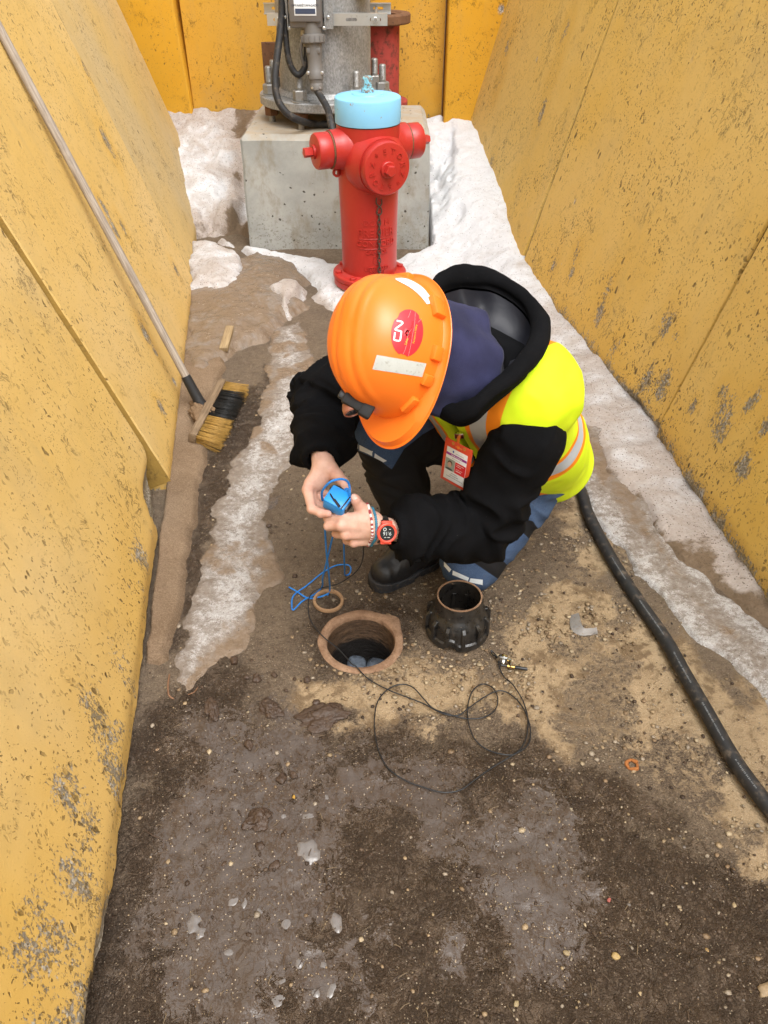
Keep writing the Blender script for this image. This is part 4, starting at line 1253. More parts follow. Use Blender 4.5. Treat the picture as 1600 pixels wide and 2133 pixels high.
# rusty plate and red flanged pipe behind the pole
tag(MB().box(tuple(Yp(583, 146, 5.72) + np.array([0, 0, -0.15])), 0.105, 0.012, 0.31, (1, 0.12, 0), (-0.12, 1, 0.06), 0.003).build('rusty_plate', RUST), 'rusty brown steel plate standing behind the grey pole', 'plate')
RP = np.array([float(Yp(788, 120, 5.74)[0]), 5.74, 0])
rp = thing('flanged_pipe', 'worn red iron pipe with rusty top flange behind the pole', 'pipe', RP)
MB().lathe([(0.135, -0.01), (0.135, 1.05), (0.118, 1.05), (0.118, 0.7)], 40, RP).build('pipe_wall', RUSTR, rp)
MB().lathe([(0.137, 1.035), (0.198, 1.035), (0.203, 1.042), (0.203, 1.082), (0.196, 1.09), (0.150, 1.09), (0.140, 1.08), (0.119, 1.08), (0.119, 1.04)], 48, RP, cap=False).build('top_flange', RUST, rp)
MB().lathe([(0.137, 0.555), (0.190, 0.555), (0.193, 0.56), (0.193, 0.60), (0.188, 0.605), (0.137, 0.605)], 48, RP).build('middle_flange', RUSTR, rp)

# ================================================================ fire hydrant
HX, HY = -0.075, 3.98
hyd = thing('fire_hydrant', 'red fire hydrant with light blue bonnet standing behind the worker', 'fire hydrant', (HX, HY, 0))
HO = np.array([HX, HY, 0.0])
YAW = rad(25)
hf_ = np.array([math.sin(YAW), -math.cos(YAW), 0])       # pumper outlet direction
hl_ = np.array([-math.cos(YAW), -math.sin(YAW), 0])      # towards the camera's left
hr_ = -hl_
def fillet_neck(r0, r1, L0, L1, n=8):
    """neck that flares into the barrel"""
    out = []
    for k in range(n + 1):
        t = k / n
        out.append((r0 + (r1 - r0) * (1 - (1 - t) ** 2.4) if r1 < r0 else r0, L0 + (L1 - L0) * t))
    return out
b = MB()
b.lathe([(0.130, -0.02), (0.130, 0.055)], 48, HO)
b.lathe([(0.140, 0.112), (0.1405, 0.12), (0.1405, 0.30), (0.143, 0.42), (0.1465, 0.55), (0.1485, 0.68), (0.1485, 0.812)], 64, HO)
zo = 0.712
for dr, s in ((hl_, 1), (hr_, 1)):
    b.lathe([(0.102, 0.090), (0.100, 0.120), (0.094, 0.135), (0.088, 0.150), (0.0855, 0.164), (0.085, 0.195)], 40, HO + np.array([0, 0, zo]), dr)
b.lathe([(0.150, 0.06), (0.146, 0.105), (0.137, 0.124), (0.129, 0.142), (0.124, 0.155), (0.1215, 0.1655)], 48, HO + np.array([0, 0, 0.655]), hf_)
barrel = b.build('barrel', RED, hyd, sharp=50)
MB().lathe([(0.1495, 0.812), (0.1495, 0.818)], 64, HO).build('gasket', RUBBER, hyd)
MB().lathe([(0.140, 0.8165), (0.1525, 0.8165), (0.1535, 0.822), (0.1535, 0.914), (0.151, 0.921), (0.145, 0.925), (0.100, 0.930), (0.075, 0.931), (0.072, 0.936), (0.060, 0.938), (0.0, 0.939)], 64, HO).build('bonnet', BLUEP, hyd)
def chipped():
    m = M('chipped_blue_nut'); co = m.obj()
    f = m.rng(m.noise(co, 60, 5, 0.7), 0.46, 0.52)
    return m.set(color=m.mix(f, (0.26, 0.60, 0.70), m.mix(m.noise(co, 160, 3), (0.10, 0.07, 0.05), (0.33, 0.28, 0.23))), rough=0.6)
nb = MB(); nb.lathe([(0.026, 0.935), (0.029, 0.940), (0.028, 0.958)], 20, HO)
hexprism(nb, HO + np.array([0, 0, 0.957]), (0, 0, 1), 0.0235, 0.046, 5, 0.4)
nb.build('operating_nut', chipped(), hyd, sharp=25)
fl = MB().lathe([(0.139, 0.088), (0.186, 0.088), (0.190, 0.092), (0.190, 0.108), (0.186, 0.113), (0.150, 0.115), (0.141, 0.122)], 64, HO).build('upper_flange', RED, hyd)
fl2 = MB().lathe([(0.120, 0.052), (0.182, 0.052), (0.186, 0.057), (0.186, 0.082), (0.182, 0.0868), (0.12, 0.0868)], 64, HO).build('lower_flange', RED, hyd)
for k in range(8):
    a = 2 * math.pi * (k + 0.35) / 8
    nb = MB(); o = HO + np.array([0.166 * math.cos(a), 0.166 * math.sin(a), 0])
    hexprism(nb, o + np.array([0, 0, 0.1125]), (0, 0, 1), 0.017, 0.013, 6, a)
    nb.lathe([(0.009, 0.03), (0.009, 0.114)], 10, o)
    nb.build('flange_bolt', RED, fl, sharp=25)
def side_cap(dr, name):
    o = HO + np.array([0, 0, zo])
    c = MB().lathe([(0.060, 0.2035), (0.078, 0.2035), (0.0795, 0.206), (0.0795, 0.262), (0.074, 0.270), (0.045, 0.274), (0.0, 0.274)], 40, o, dr).build('hose_cap', RED, hyd, sharp=40)
    MB().lathe([(0.072, 0.194), (0.081, 0.194), (0.081, 0.2033), (0.072, 0.2033)], 36, o, dr, close=True).build('cap_gasket', RUST, c)
    nb = MB().lathe([(0.031, 0.272), (0.031, 0.284), (0.022, 0.284)], 20, o, dr)
    hexprism(nb, o + dr * 0.283, dr, 0.0225, 0.042, 5, 0.3)
    nb.build('cap_nut', RED, c, sharp=25)
side_cap(hl_, 'l'); side_cap(hr_, 'r')
po = HO + np.array([0, 0, 0.655])
pc = MB().lathe([(0.10, 0.1665), (0.1155, 0.1665), (0.1175, 0.170), (0.1175, 0.206), (0.112, 0.214), (0.104, 0.2155), (0.0, 0.2155)], 64, po, hf_).build('pumper_cap', RED, hyd, sharp=40)
nb = MB().lathe([(0.036, 0.2145), (0.036, 0.228), (0.033, 0.231), (0.026, 0.231)], 28, po, hf_)
hexprism(nb, po + hf_ * 0.230, hf_, 0.0265, 0.030, 5, 0.2)
nb.build('cap_nut', RED, pc, sharp=25)
# cast lettering around the cap
right_ = np.cross([0, 0, 1.0], -hf_); right_ = nrm(right_)
if right_[0] < 0: right_ = -right_
ring = 'STORZ \u25c6 STORZ \u25c6 '
for i, chh in enumerate('STORZ*STORZ*'):
    a = rad(100 - i * 30)
    V, F = text_geo(chh, 0.036, 0.0032)
    rr = 0.078
    ux = np.array([math.sin(a), -math.cos(a)]); uy = np.array([math.cos(a), math.sin(a)])
    P2 = V[:, :1] * ux + (V[:, 1:2] + rr) * uy
    Pw = po + hf_ * 0.2165 + P2[:, :1] * right_ + P2[:, 1:2] * np.array([0, 0, 1.0]) + V[:, 2:3] * hf_
    link('raised_letter', mesh_np('raised_letter', Pw, F, False), RED, pc)
# cast lettering on the barrel
AZ0 = math.atan2(hf_[1], hf_[0]) + rad(-10)
def barrel_text(txt, size, z, ext=0.0034, sp=1.0, arc=0.0):
    V, F = text_geo(txt, size, ext, sp)
    r = 0.1412 + 0.0015 * (z > 0.4)
    a = AZ0 + V[:, 0] / r
    rr = r + V[:, 2] + 0.001
    P = np.stack([HX + rr * np.cos(a), HY + rr * np.sin(a), z + V[:, 1]], -1)
    link('raised_letter', mesh_np('raised_letter', P, F, False), RED, barrel)
AZ0 = math.atan2(-1.0, 0.30)
for txt, s, z in (('A', 0.046, 0.452), ('DOM M', 0.040, 0.392), ('PREMIER', 0.052, 0.343), ('CONCORD', 0.040, 0.292), ('CANADA', 0.027, 0.250), ('LISTED 250', 0.026, 0.168), ('200 PSI', 0.026, 0.148), ('20', 0.028, 0.127)):
    barrel_text(txt, s, z)
for z in (0.317, 0.268):
    b = MB()
    b.tube([(HX + 0.1425 * math.cos(a), HY + 0.1425 * math.sin(a), z) for a in np.linspace(AZ0 - 0.62, AZ0 + 0.62, 16)], 0.0018, 6)
    b.build('raised_line', RED, barrel)
b = MB(); b.tube([(HX + 0.1425 * math.cos(AZ0 + 0.021 / 0.14 * math.cos(t)), HY + 0.1425 * math.sin(AZ0 + 0.021 / 0.14 * math.cos(t)), 0.211 + 0.021 * math.sin(t)) for t in np.linspace(0, 2 * math.pi, 20)], 0.0016, 6, close=True)
b.build('raised_ring', RED, barrel)
# small lug under the left outlet
lg = MB(); lo = HO + hl_ * 0.165 + np.array([0, 0, 0.61])
lg.lathe([(0.010, -0.006), (0.021, -0.006), (0.021, 0.006), (0.010, 0.006)], 20, lo, np.cross(hl_, [0, 0, 1]), close=True)
lg.box(lo - hl_ * 0.016 + np.array([0, 0, 0.012]), 0.014, 0.006, 0.02, hl_, np.cross(hl_, [0, 0, 1]))
lg.build('chain_lug', RED, hyd)
# chain hanging down the barrel
CHN = simple('dull_chain_steel', (0.10, 0.075, 0.06), 0.6, 0.5, 0, 0, 0.3)
az = math.atan2(-1.0, 0.36)
cx = lambda z, r=0.153: np.array([HX + r * math.cos(az), HY + r * math.sin(az), z])
tang = np.array([-math.sin(az), math.cos(az), 0.0]); outw = np.array([math.cos(az), math.sin(az), 0.0])
ch = thing('chain', None, None, cx(0.5)); ch.parent = hyd; ch.matrix_parent_inverse = hyd.matrix_basis.inverted()
hk = [cx(0.515) - tang * 0.012, cx(0.490) - tang * 0.014, cx(0.468) + tang * 0.008, cx(0.446) + tang * 0.013, cx(0.434), cx(0.446) - tang * 0.012, cx(0.468) - tang * 0.004, cx(0.485) + tang * 0.013, cx(0.507) + tang * 0.011]
MB().tube(spline(hk, 5), 0.0032, 8).build('chain_hook', CHN, ch)
z = 0.424; i = 0
while z > 0.125:
    A = tang if i % 2 else outw
    pts = []
    for t in np.linspace(0, 2 * math.pi, 12, endpoint=False):
        pts.append(cx(z) + A * 0.0075 * math.cos(t) + np.array([0, 0, 0.0155 * math.sin(t)]))
    MB().tube(pts, 0.0026, 6, close=True).build('chain_link', CHN, ch)
    z -= 0.0235; i += 1

# plug cable drops behind the hydrant and comes out again beside the worker
cab = [PEND, Yp(683, 228, 4.56), Yp(692, 268, 4.40), (-0.20, 4.30, 0.42), (-0.13, 4.22, 0.10), (-0.10, 4.18, 0.03), (-0.06, 3.75 + .0, 0.022), (0.10, 3.40, 0.022), (0.33, 3.02, 0.022), (0.52, 2.66, 0.022), (0.585, 2.38, 0.022)]
gpx = [(1203, 1010), (1226, 1070), (1272, 1160), (1329, 1250), (1386, 1332), (1424, 1400), (1470, 1480), (1520, 1568), (1566, 1635), (1630, 1715), (1720, 1800), (1830, 1890)]
cab[6] = (0.12, 3.95, 0.022); cab[5] = (0.02, 4.12, 0.025)
cab += [G(a, b, 0.017) for a, b in gpx]
sp_ = spline(cab, 10)
mc_ = MB().tube(sp_, 0.0185, 16).build('heavy_cable', CABLE, sharp=0)
tag(mc_, 'thick black rubber cable lying along the right side of the ground', 'cable')
# faint printing on the jacket
pr = MB()
run = [p for p in sp_ if p[1] < 1.9 and p[2] < 0.05]
for i in range(4, len(run) - 3):
    if i % 14 > 8: continue
    a, b2 = np.asarray(run[i]), np.asarray(run[i + 1])
    t = nrm(b2 - a); sd_ = np.cross(t, [0, 0, 1.0])
    L = np.linalg.norm(b2 - a)
    k = 0.0
    while k < L - 0.003:
        w = random.uniform(0.0012, 0.003)
        ang = rad(68)
        nn = -sd_ * math.cos(ang) * -1 + np.array([0, 0, 1]) * math.sin(ang)
        c = a + t * (k + w / 2) + nrm(nn) * 0.0186
        v = np.cross(nrm(nn), t)
        hgt = random.uniform(0.0011, 0.0021)
        pr.add([c - t * w / 2 - v * hgt, c + t * w / 2 - v * hgt, c + t * w / 2 + v * hgt, c - t * w / 2 + v * hgt], [(0, 1, 2, 3)])
        k += w + 0.0012
tag(pr.build('jacket_print', WHITEP, mc_, smooth=False), kind='stuff')

# ================================================================ valve hole
vb = thing('valve_hole', 'open valve hole in the ground with a rust brown iron rim', 'valve hole', HC)
def rim_mat():
    m = M('rust_brown_rim'); co = m.obj()
    n = m.noise(co, 22, 6, 0.7); f = m.noise(co, 220, 3, 0.6)
    c = m.mix(m.rng(n, 0.3, 0.7), (0.19, 0.105, 0.058), (0.33, 0.205, 0.125))
    c = m.mix(m.rng(f, 0.5, 0.75, 0, 0.6), c, (0.15, 0.07, 0.03))
    return m.set(color=c, rough=0.85, normal=m.bump(m.ma('ADD', f, n), 0.6, 0.005))
RIM = rim_mat()
V, F = [], []
nA = 72
for k in range(nA):
    a = 2 * math.pi * k / nA
    nzz = float(vnoise(np.array([math.cos(a) * 3, math.sin(a) * 3, 0.3]), 1.0, 4)) - 0.5
    lobe = 0.016 * math.exp(-((a - 0.7) / 0.22) ** 2)
    ro = 0.119 + 0.008 * nzz + lobe
    for r, zz in ((ro + 0.004, -0.010), (ro, 0.0005), (ro - 0.004, 0.0025 + 0.002 * nzz), (0.106, 0.0025 + 0.001 * nzz), (0.0965, 0.0015), (0.0945, -0.002), (0.0935, -0.014)):
        V.append((HC[0] + r * math.cos(a), HC[1] + r * math.sin(a), zz))
nP = 7
for k in range(nA):
    for q in range(nP - 1):
        F.append((k * nP + q, ((k + 1) % nA) * nP + q, ((k + 1) % nA) * nP + q + 1, k * nP + q + 1))
link('rim', mesh_np('rim', V, F), RIM, vb)
def tube_mat():
    m = M('muddy_pipe_wall'); co = m.obj()
    n = m.noise(m.map(co, (1, 1, 3)), 40, 6, 0.7)
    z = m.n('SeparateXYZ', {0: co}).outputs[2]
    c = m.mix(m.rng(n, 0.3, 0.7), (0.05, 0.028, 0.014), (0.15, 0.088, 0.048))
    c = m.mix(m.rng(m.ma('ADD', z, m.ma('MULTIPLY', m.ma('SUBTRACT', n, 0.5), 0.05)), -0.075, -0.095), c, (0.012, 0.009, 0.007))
    return m.set(color=c, rough=0.5, normal=m.bump(n, 0.8, 0.01))
prof = [(0.0936, -0.012), (0.0925, -0.03), (0.0930, -0.045), (0.0915, -0.06), (0.0925, -0.078)]
for k in range(24):
    zz = -0.09 - k * 0.012
    prof.append((0.0905 + 0.002 * (k % 2), zz))
prof += [(0.088, -0.40)]
MB().lathe(prof, 48, HC * np.array([1, 1, 0]), cap=False).build('pipe_wall', tube_mat(), vb)
def water_mat():
    m = M('dark_water'); co = m.obj()
    return m.set(color=(0.012, 0.011, 0.010), rough=0.06, spec=0.6, normal=m.bump(m.noise(co, 30, 2), 0.05, 0.01))
WAT = water_mat()
V = [(HC[0], HC[1], -0.165)] + [(HC[0] + 0.0925 * math.cos(2 * math.pi * k / 40), HC[1] + 0.0925 * math.sin(2 * math.pi * k / 40), -0.165) for k in range(40)]
link('water', mesh_np('water', V, [(0, 1 + k, 1 + (k + 1) % 40) for k in range(40)]), WAT, vb)
# two lumps of ice at the bottom
def lump(name, c, r, flat, mat, seed, parent=None, sub=3, rough=0.35, rot=0.0, ax=(1, 1)):
    bm = bmesh.new(); bmesh.ops.create_icosphere(bm, subdivisions=sub, radius=1)
    P = np.array([v.co[:] for v in bm.verts]); F = [tuple(v.index for v in f.verts) for f in bm.faces]; bm.free()
    P = P * (1 + rough * (fbm(P + seed * 3.7, 1.6, 4, seed) - 0.5) * 2)[:, None]
    P = P * np.array([r * ax[0], r * ax[1], r * flat])
    ca, sa = math.cos(rot), math.sin(rot)
    P = np.stack([P[:, 0] * ca - P[:, 1] * sa, P[:, 0] * sa + P[:, 1] * ca, P[:, 2]], -1) + np.asarray(c)
    return link(name, mesh_np(name, P, F), mat, parent)
WETI = simple('wet_blue_grey_ice', (0.13, 0.155, 0.19), 0.14, 0, 90, 0.9, 0.4, (0.04, 0.045, 0.05), 0.7, 30)
lump('ice_lump', HC + np.array([-0.018, 0.030, -0.150]), 0.030, 0.9, WETI, 3, vb, ax=(1, 1.5))
lump('ice_lump', HC + np.array([0.045, 0.026, -0.150]), 0.032, 0.9, WETI, 4, vb, ax=(1.1, 1.3))

# ================================================================ cast iron collar
VC = np.array([0.205, 1.525, 0.003])
col = thing('iron_collar', 'black ribbed cast iron collar standing open end up in front of the knee', 'iron collar', VC)
def tar_mat():
    m = M('black_bitumen_iron'); co = m.obj()
    n = m.noise(co, 45, 6, 0.7)
    c = m.mix(m.rng(n, 0.35, 0.7), (0.008, 0.008, 0.008), (0.030, 0.027, 0.024))
    c = m.mix(m.rng(m.noise(co, 60, 5, 0.7), 0.66, 0.71), c, (0.26, 0.20, 0.14))
    return m.set(color=c, rough=m.rng(n, 0.3, 0.7, 0.22, 0.5), spec=0.6, normal=m.bump(n, 0.35, 0.004))
TAR = tar_mat()
V, F = [], []
nA = 72
profo = [(0.0615, 0.126), (0.0625, 0.122), (0.0635, 0.092), (0.068, 0.084), (0.078, 0.070), (0.0815, 0.050), (0.083, 0.022), (0.088, 0.018), (0.089, 0.0), (0.082, 0.0), (0.080, 0.02), (0.072, 0.062), (0.0575, 0.09), (0.0572, 0.126)]
for k in range(nA):
    a = 2 * math.pi * k / nA
    notch = math.exp(-(((a - rad(254) + math.pi) % (2 * math.pi) - math.pi) / 0.17) ** 4)
    for r, zz in profo:
        z2 = zz + notch * 0.018 * (1 if zz < 0.03 else 0)
        V.append((VC[0] + r * math.cos(a), VC[1] + r * math.sin(a), VC[2] + z2))
nP = len(profo)
for k in range(nA):
    for q in range(nP):
        F.append((k * nP + q, ((k + 1) % nA) * nP + q, ((k + 1) % nA) * nP + (q + 1) % nP, k * nP + (q + 1) % nP))
me = mesh_np('collar_body', V, F); me.set_sharp_from_angle(angle=rad(35))
link('collar_body', me, TAR, col)
MB().lathe([(0.0570, 0.1262), (0.0618, 0.1262), (0.0615, 0.1285), (0.0573, 0.1285)], 64, VC, close=True).build('rusty_lip', RIM, col)
for k in range(12):
    a = 2 * math.pi * (k + 0.2) / 12
    d = np.array([math.cos(a), math.sin(a), 0]); s = np.array([-d[1], d[0], 0])
    w = 0.0055
    pr2 = [(0.064, 0.074), (0.080, 0.0765), (0.0905, 0.066), (0.0915, 0.012), (0.078, 0.012)]
    V = [VC + d * r + s * sg * w + np.array([0, 0, zz]) for sg in (-1, 1) for r, zz in pr2]
    b = MB().add(V, [(0, 1, 2, 3, 4), (9, 8, 7, 6, 5)] + [(i, 5 + i, 5 + (i + 1) % 5, (i + 1) % 5) for i in range(5)])
    o = b.build('rib', TAR, col, smooth=False)
    bm = bmesh.new(); bm.from_mesh(o.data); bmesh.ops.recalc_face_normals(bm, faces=bm.faces[:]); bmesh.ops.bevel(bm, geom=bm.edges[:], offset=0.0015, segments=1, affect='EDGES'); bm.to_mesh(o.data); bm.free()

# ================================================================ small things on the ground
RG = G(684, 1252, 0.006)
tag(MB().lathe([(0.036, 0.0), (0.044, 0.0), (0.0455, 0.005), (0.044, 0.010), (0.037, 0.010), (0.035, 0.005)], 48, RG - np.array([0, 0, 0.004]), (0.05, -0.03, 1), close=True).build('wooden_ring', simple('tan_ring', (0.33, 0.20, 0.105), 0.75, 0, 120, 0.4, 0.25, (0.14, 0.08, 0.04), 0.5, 40)), 'tan ring lying on the ground next to the valve hole', 'ring')
RR = G(1317, 1593, 0.004)
b = MB(); pts = []
for t in np.linspace(0.3, 2 * math.pi + 0.1, 26):
    pts.append(RR + np.array([0.0128 * math.cos(t), 0.0128 * math.sin(t), 0.001 * math.sin(3 * t)]) * (1 + 0.06 * math.sin(5 * t)))
b.tube(pts, [0.0042 + 0.0012 * math.sin(7 * i) * .6 for i in range(26)], 7)
tag(b.build('rusty_washer', RUSTB), 'small orange rusty ring on the muddy ground', 'washer')
# bent grey metal scrap
q0, q1, q2, q3 = G(1192, 1283), G(1196, 1318), G(1212, 1330), G(1245, 1322)
b = MB(); path = spline([G(1196, 1284), G(1199, 1308), G(1209, 1319), G(1222, 1321), G(1243, 1318)], 5)
V, F = [], []
for i, p in enumerate(path):
    t = nrm(np.asarray(path[min(i + 1, len(path) - 1)]) - np.asarray(path[max(i - 1, 0)]))
    sd_ = np.cross([0, 0, 1.0], t)
    w = 0.0105 + 0.004 * math.sin(i * 0.3) - 0.003 * (i > len(path) - 4)
    for sg, zz in ((-1, 0.003), (0, 0.010), (1, 0.016)):
        V.append(np.asarray(p) + sd_ * sg * w + np.array([0, 0, zz]))
    for sg, zz in ((1, 0.0125), (0, 0.0065), (-1, 0.0)):
        V.append(np.asarray(p) + sd_ * sg * w + np.array([0, 0, zz]))
n = len(path)
for i in range(n - 1):
    for k in range(6):
        F.append((i * 6 + k, i * 6 + (k + 1) % 6, (i + 1) * 6 + (k + 1) % 6, (i + 1) * 6 + k))
F += [tuple(range(6)), tuple((n - 1) * 6 + k for k in range(6))[::-1]]
tag(MB().add(V, F).build('metal_scrap', simple('dull_grey_scrap', (0.25, 0.235, 0.22), 0.6, 0.3, 140, 0.4, 0.2, (0.24, 0.15, 0.08), 0.5, 50)), 'bent grey metal scrap on the tan patch', 'metal scrap')
# wood scrap by the mound
wa, wb = G(466, 732, 0.03), G(480, 685, 0.05)
d = nrm(wb - wa)
o = MB().box((wa + wb) / 2 + np.array([0, 0, 0.008]), np.linalg.norm(wb - wa) / 2, 0.019, 0.010, d, np.cross([0, 0, 1.0], d), 0.002).build('wood_scrap', WOODT)
st_from(o, wa, d)
tag(o, 'short tan piece of wood lying on the dirt mound', 'wood scrap')

# ---- broom
bz = 0.055
B0 = G(416, 838, 0.06)
Bt = fL.pt(*fL.hit(-14, 82), 0) + fL.out * -0.035
dirh = nrm(Bt - B0)
broom = thing('push_broom', 'push broom with grey wooden handle leaning on the yellow wall', 'broom', B0)
Hs = B0 + dirh * 0.06
o = MB().tube([Hs + dirh * t for t in np.linspace(0, np.linalg.norm(Bt - Hs) + 0.25, 12)], 0.0155, 16).build('handle', WOODG, broom)
st_from(o, Hs, dirh)
MB().tube([B0 - dirh * 0.012, B0 + dirh * 0.02, B0 + dirh * 0.075, B0 + dirh * 0.115], [0.024, 0.021, 0.0195, 0.0185], 16).build('socket', RUBBER, broom)
ha, hb = G(463, 797, 0.055), G(400, 914, 0.045)
hd = nrm(hb - ha)
side = nrm(np.cross(hd, [0, 0, 1.0])); side = side if side[0] > 0 else -side
bd = nrm(side * 0.92 - np.array([0, 0, 0.26]))                 # bristles point right and a little down
up_ = np.cross(hd, bd)
L = np.linalg.norm(hb - ha)
c = (ha + hb) / 2
o = MB().box(c, L / 2, 0.015, 0.022, hd, bd, 0.005).build('head_block', WOODD, broom)
st_from(o, ha, hd)
BT = simple('tan_bristle', (0.42, 0.245, 0.055), 0.6, 0, 0, 0, 0.45, (0.12, 0.075, 0.04), 0.5, 60)
BK = simple('black_bristle', (0.012, 0.012, 0.011), 0.5, 0, 0, 0, 0.3, (0.10, 0.07, 0.04), 0.3, 60)
groups = {'t1': [], 'k': [], 't2': []}
rb = random.Random(3)
bunches = []
nc = 30
for i in range(nc):
    for row in range(3):
        bunches.append(((i + 0.5) / nc, row))
tanb, blkb = MB(), MB()
for t, row in bunches:
    t2 = t + rb.uniform(-0.008, 0.008)
    base = ha + hd * L * t2 + bd * 0.014 + up_ * (row - 1) * 0.012
    flare = (t - 0.5) * 0.5 + rb.uniform(-0.05, 0.05)
    black = 0.17 < t + rb.uniform(-0.02, 0.02) < 0.66
    ln = 0.098 + rb.uniform(-0.006, 0.006)
    for k in range(15):
        dd = nrm(bd + hd * (flare * 0.50 + rb.uniform(-0.045, 0.045)) + up_ * ((row - 1) * 0.10 + rb.uniform(-0.04, 0.04)))
        s0 = base + hd * rb.uniform(-0.0045, 0.0045) + up_ * rb.uniform(-0.005, 0.005)
        l2 = ln * rb.uniform(0.9, 1.04)
        (blkb if black else tanb).tube([s0, s0 + dd * l2 * .5 + up_ * rb.uniform(-.002, .002), s0 + dd * l2], [0.0010, 0.0009, 0.0006], 3)
for nm, mbb, mt_ in (('tan_bristles', tanb, BT), ('black_bristles', blkb, BK)):
    tag(mbb.build(nm, mt_, broom, sharp=0), kind='stuff')
# heap of dirt on the broom head
DIRTM = simple('crumbly_dirt', (0.17, 0.105, 0.055), 0.95, 0, 130, 1.0, 0.45, (0.07, 0.04, 0.02), 0.5, 60)
o = lump('dirt_heap', B0 + np.array([0.018, -0.045, -0.022]), 0.060, 0.55, DIRTM, 12, None, 5, 1.15, 0.5, (0.75, 1.5))
tag(o, 'crumbly brown dirt heaped on the broom head', 'dirt heap', kind='thing')

# ---- clods of mud
MUD = simple('wet_mud', (0.055, 0.032, 0.019), 0.55, 0, 70, 1.0, 0.4, (0.10, 0.065, 0.04), 0.6, 30)
clods = [(675, 1492, .052, .18, (1.15, .62), 'flat slab of dark mud with a pointed end below the tan patch'), (538, 1705, .030, .35, (1, .8), 'round crumbly mud clod on the wet grey film'), (440, 1478, .024, .3, (1.2, .6), 'low mud clod on the wet ground by the nearest wall'),
         (565, 1478, .026, .4, (1.2, .8), 'lumpy mud clod left of the tan patch'), (533, 1408, .008, .7, (1, 1), 'left one of a cluster of tiny mud crumbs below the ice edge'), (535, 1416, .010, .7, (1, 1), 'blackish mud crumb in the cluster below the ice edge'), (572, 1406, .009, .6, (1, .8), 'mud crumb at the top right of the cluster by the tan patch'), (513, 1411, .007, .7, (1, .8), 'tiniest mud crumb just under the lower tip of the ice sheet'), (658, 1463, .009, .7, (1, 1), 'mud crumb on the tan patch just above the flat mud slab'),
         (640, 1416, .010, .6, (1, 1), 'mud crumb on the tan patch below the hole rim'), (596, 1438, .006, .7, (1, .8), 'tiny mud crumb on the left rim of the tan patch'), (518, 1550, .013, .4, (.7, 1.2), 'upright mud smear crumb left of the wire loop on wet ground'), (588, 1622, .014, .4, (1, .8), 'mud crumb right above the pale ice spots'), (612, 1615, .010, .5, (1, .8), 'smaller mud crumb next to another above the pale ice spots'), (542, 1762, .010, .5, (1, 1), 'mud crumb below the round crumbly clod'),
         (572, 1805, .013, .45, (1, .7), 'lowest mud crumb beside the largest pale ice spot'),
         (487, 1375, .012, .6, (1.2, .8), 'dark mud chunk at the lower edge of the ice sheet'), (614, 1200, .009, .7, (1, 1), 'mud crumb beside the blue cord and the ice edge'), (560, 1095, .011, .5, (1, .7), 'mud crumb lying on the ice sheet')]
for i, (px, py, r, fl_, ax, lb) in enumerate(clods):
    o = lump('mud_clod', G(px, py, r * fl_ * 0.35), r, fl_, MUD, 20 + i, None, 5 if r > .02 else 3, 0.9 if r > .02 else 0.6, 0.25 if i == 0 else i * 0.9, ax)
    tag(o, lb or 'small crumb of dark mud on the ground near the ice edge and tan patch', 'mud clod', 'mud clods on the ground', 'thing')

# ---- little antenna on a bracket
AP = G(1050, 1376, 0.0)
ant = thing('antenna_mount', 'small steel bracket with magnet and black stub antenna on the ground', 'antenna', AP)
SH = simple('polished_steel', (0.62, 0.62, 0.60), 0.18, 1.0)
BR = simple('brass', (0.72, 0.48, 0.16), 0.25, 1.0)
ax_ = nrm(G(1108, 1386) - G(1062, 1379)); ay_ = np.cross([0, 0, 1.0], ax_)
Bc = G(1052, 1378, 0.014)
MB().box(Bc, 0.0155, 0.0012, 0.0125, ax_, ay_, 0.0005).box(Bc + ax_ * 0.0155 - ay_ * 0.008, 0.0012, 0.0105, 0.0125, ax_, ay_, 0.0005).build('bracket', SH, ant)
MB().lathe([(0.0, 0.0), (0.0145, 0.0), (0.0145, 0.007), (0.0, 0.007)], 28, Bc - ax_ * 0.006 + ay_ * 0.0015 + np.array([0, 0, 0.004]), ay_).build('magnet', SH, ant)
nb = MB(); hexprism(nb, Bc - ax_ * 0.004 - ay_ * 0.0012, -ay_, 0.0062, 0.007); nb.lathe([(0.0035, 0.006), (0.0035, 0.012), (0, 0.012)], 12, Bc - ax_ * 0.004, -ay_)
nb.build('bolt', SH, ant, sharp=25)
s0 = Bc + ax_ * 0.0065 - ay_ * 0.012 + np.array([0, 0, -0.003])
MB().lathe([(0.0028, 0.0), (0.004, 0.001), (0.004, 0.007), (0.003, 0.008), (0.003, 0.012), (0.0048, 0.0125), (0.0048, 0.019), (0.003, 0.0195), (0.003, 0.024)], 12, s0, ax_).build('connector', BR, ant)
MB().lathe([(0.0, 0.021), (0.0042, 0.021), (0.0048, 0.024), (0.0046, 0.052), (0.004, 0.054), (0.0, 0.054)], 14, s0, ax_).build('antenna_stub', BLACKP, ant)
MB().tube([s0 - ax_ * 0.016, s0 + ax_ * 0.001], 0.0026, 10).build('cable_boot', BLACKP, ant)

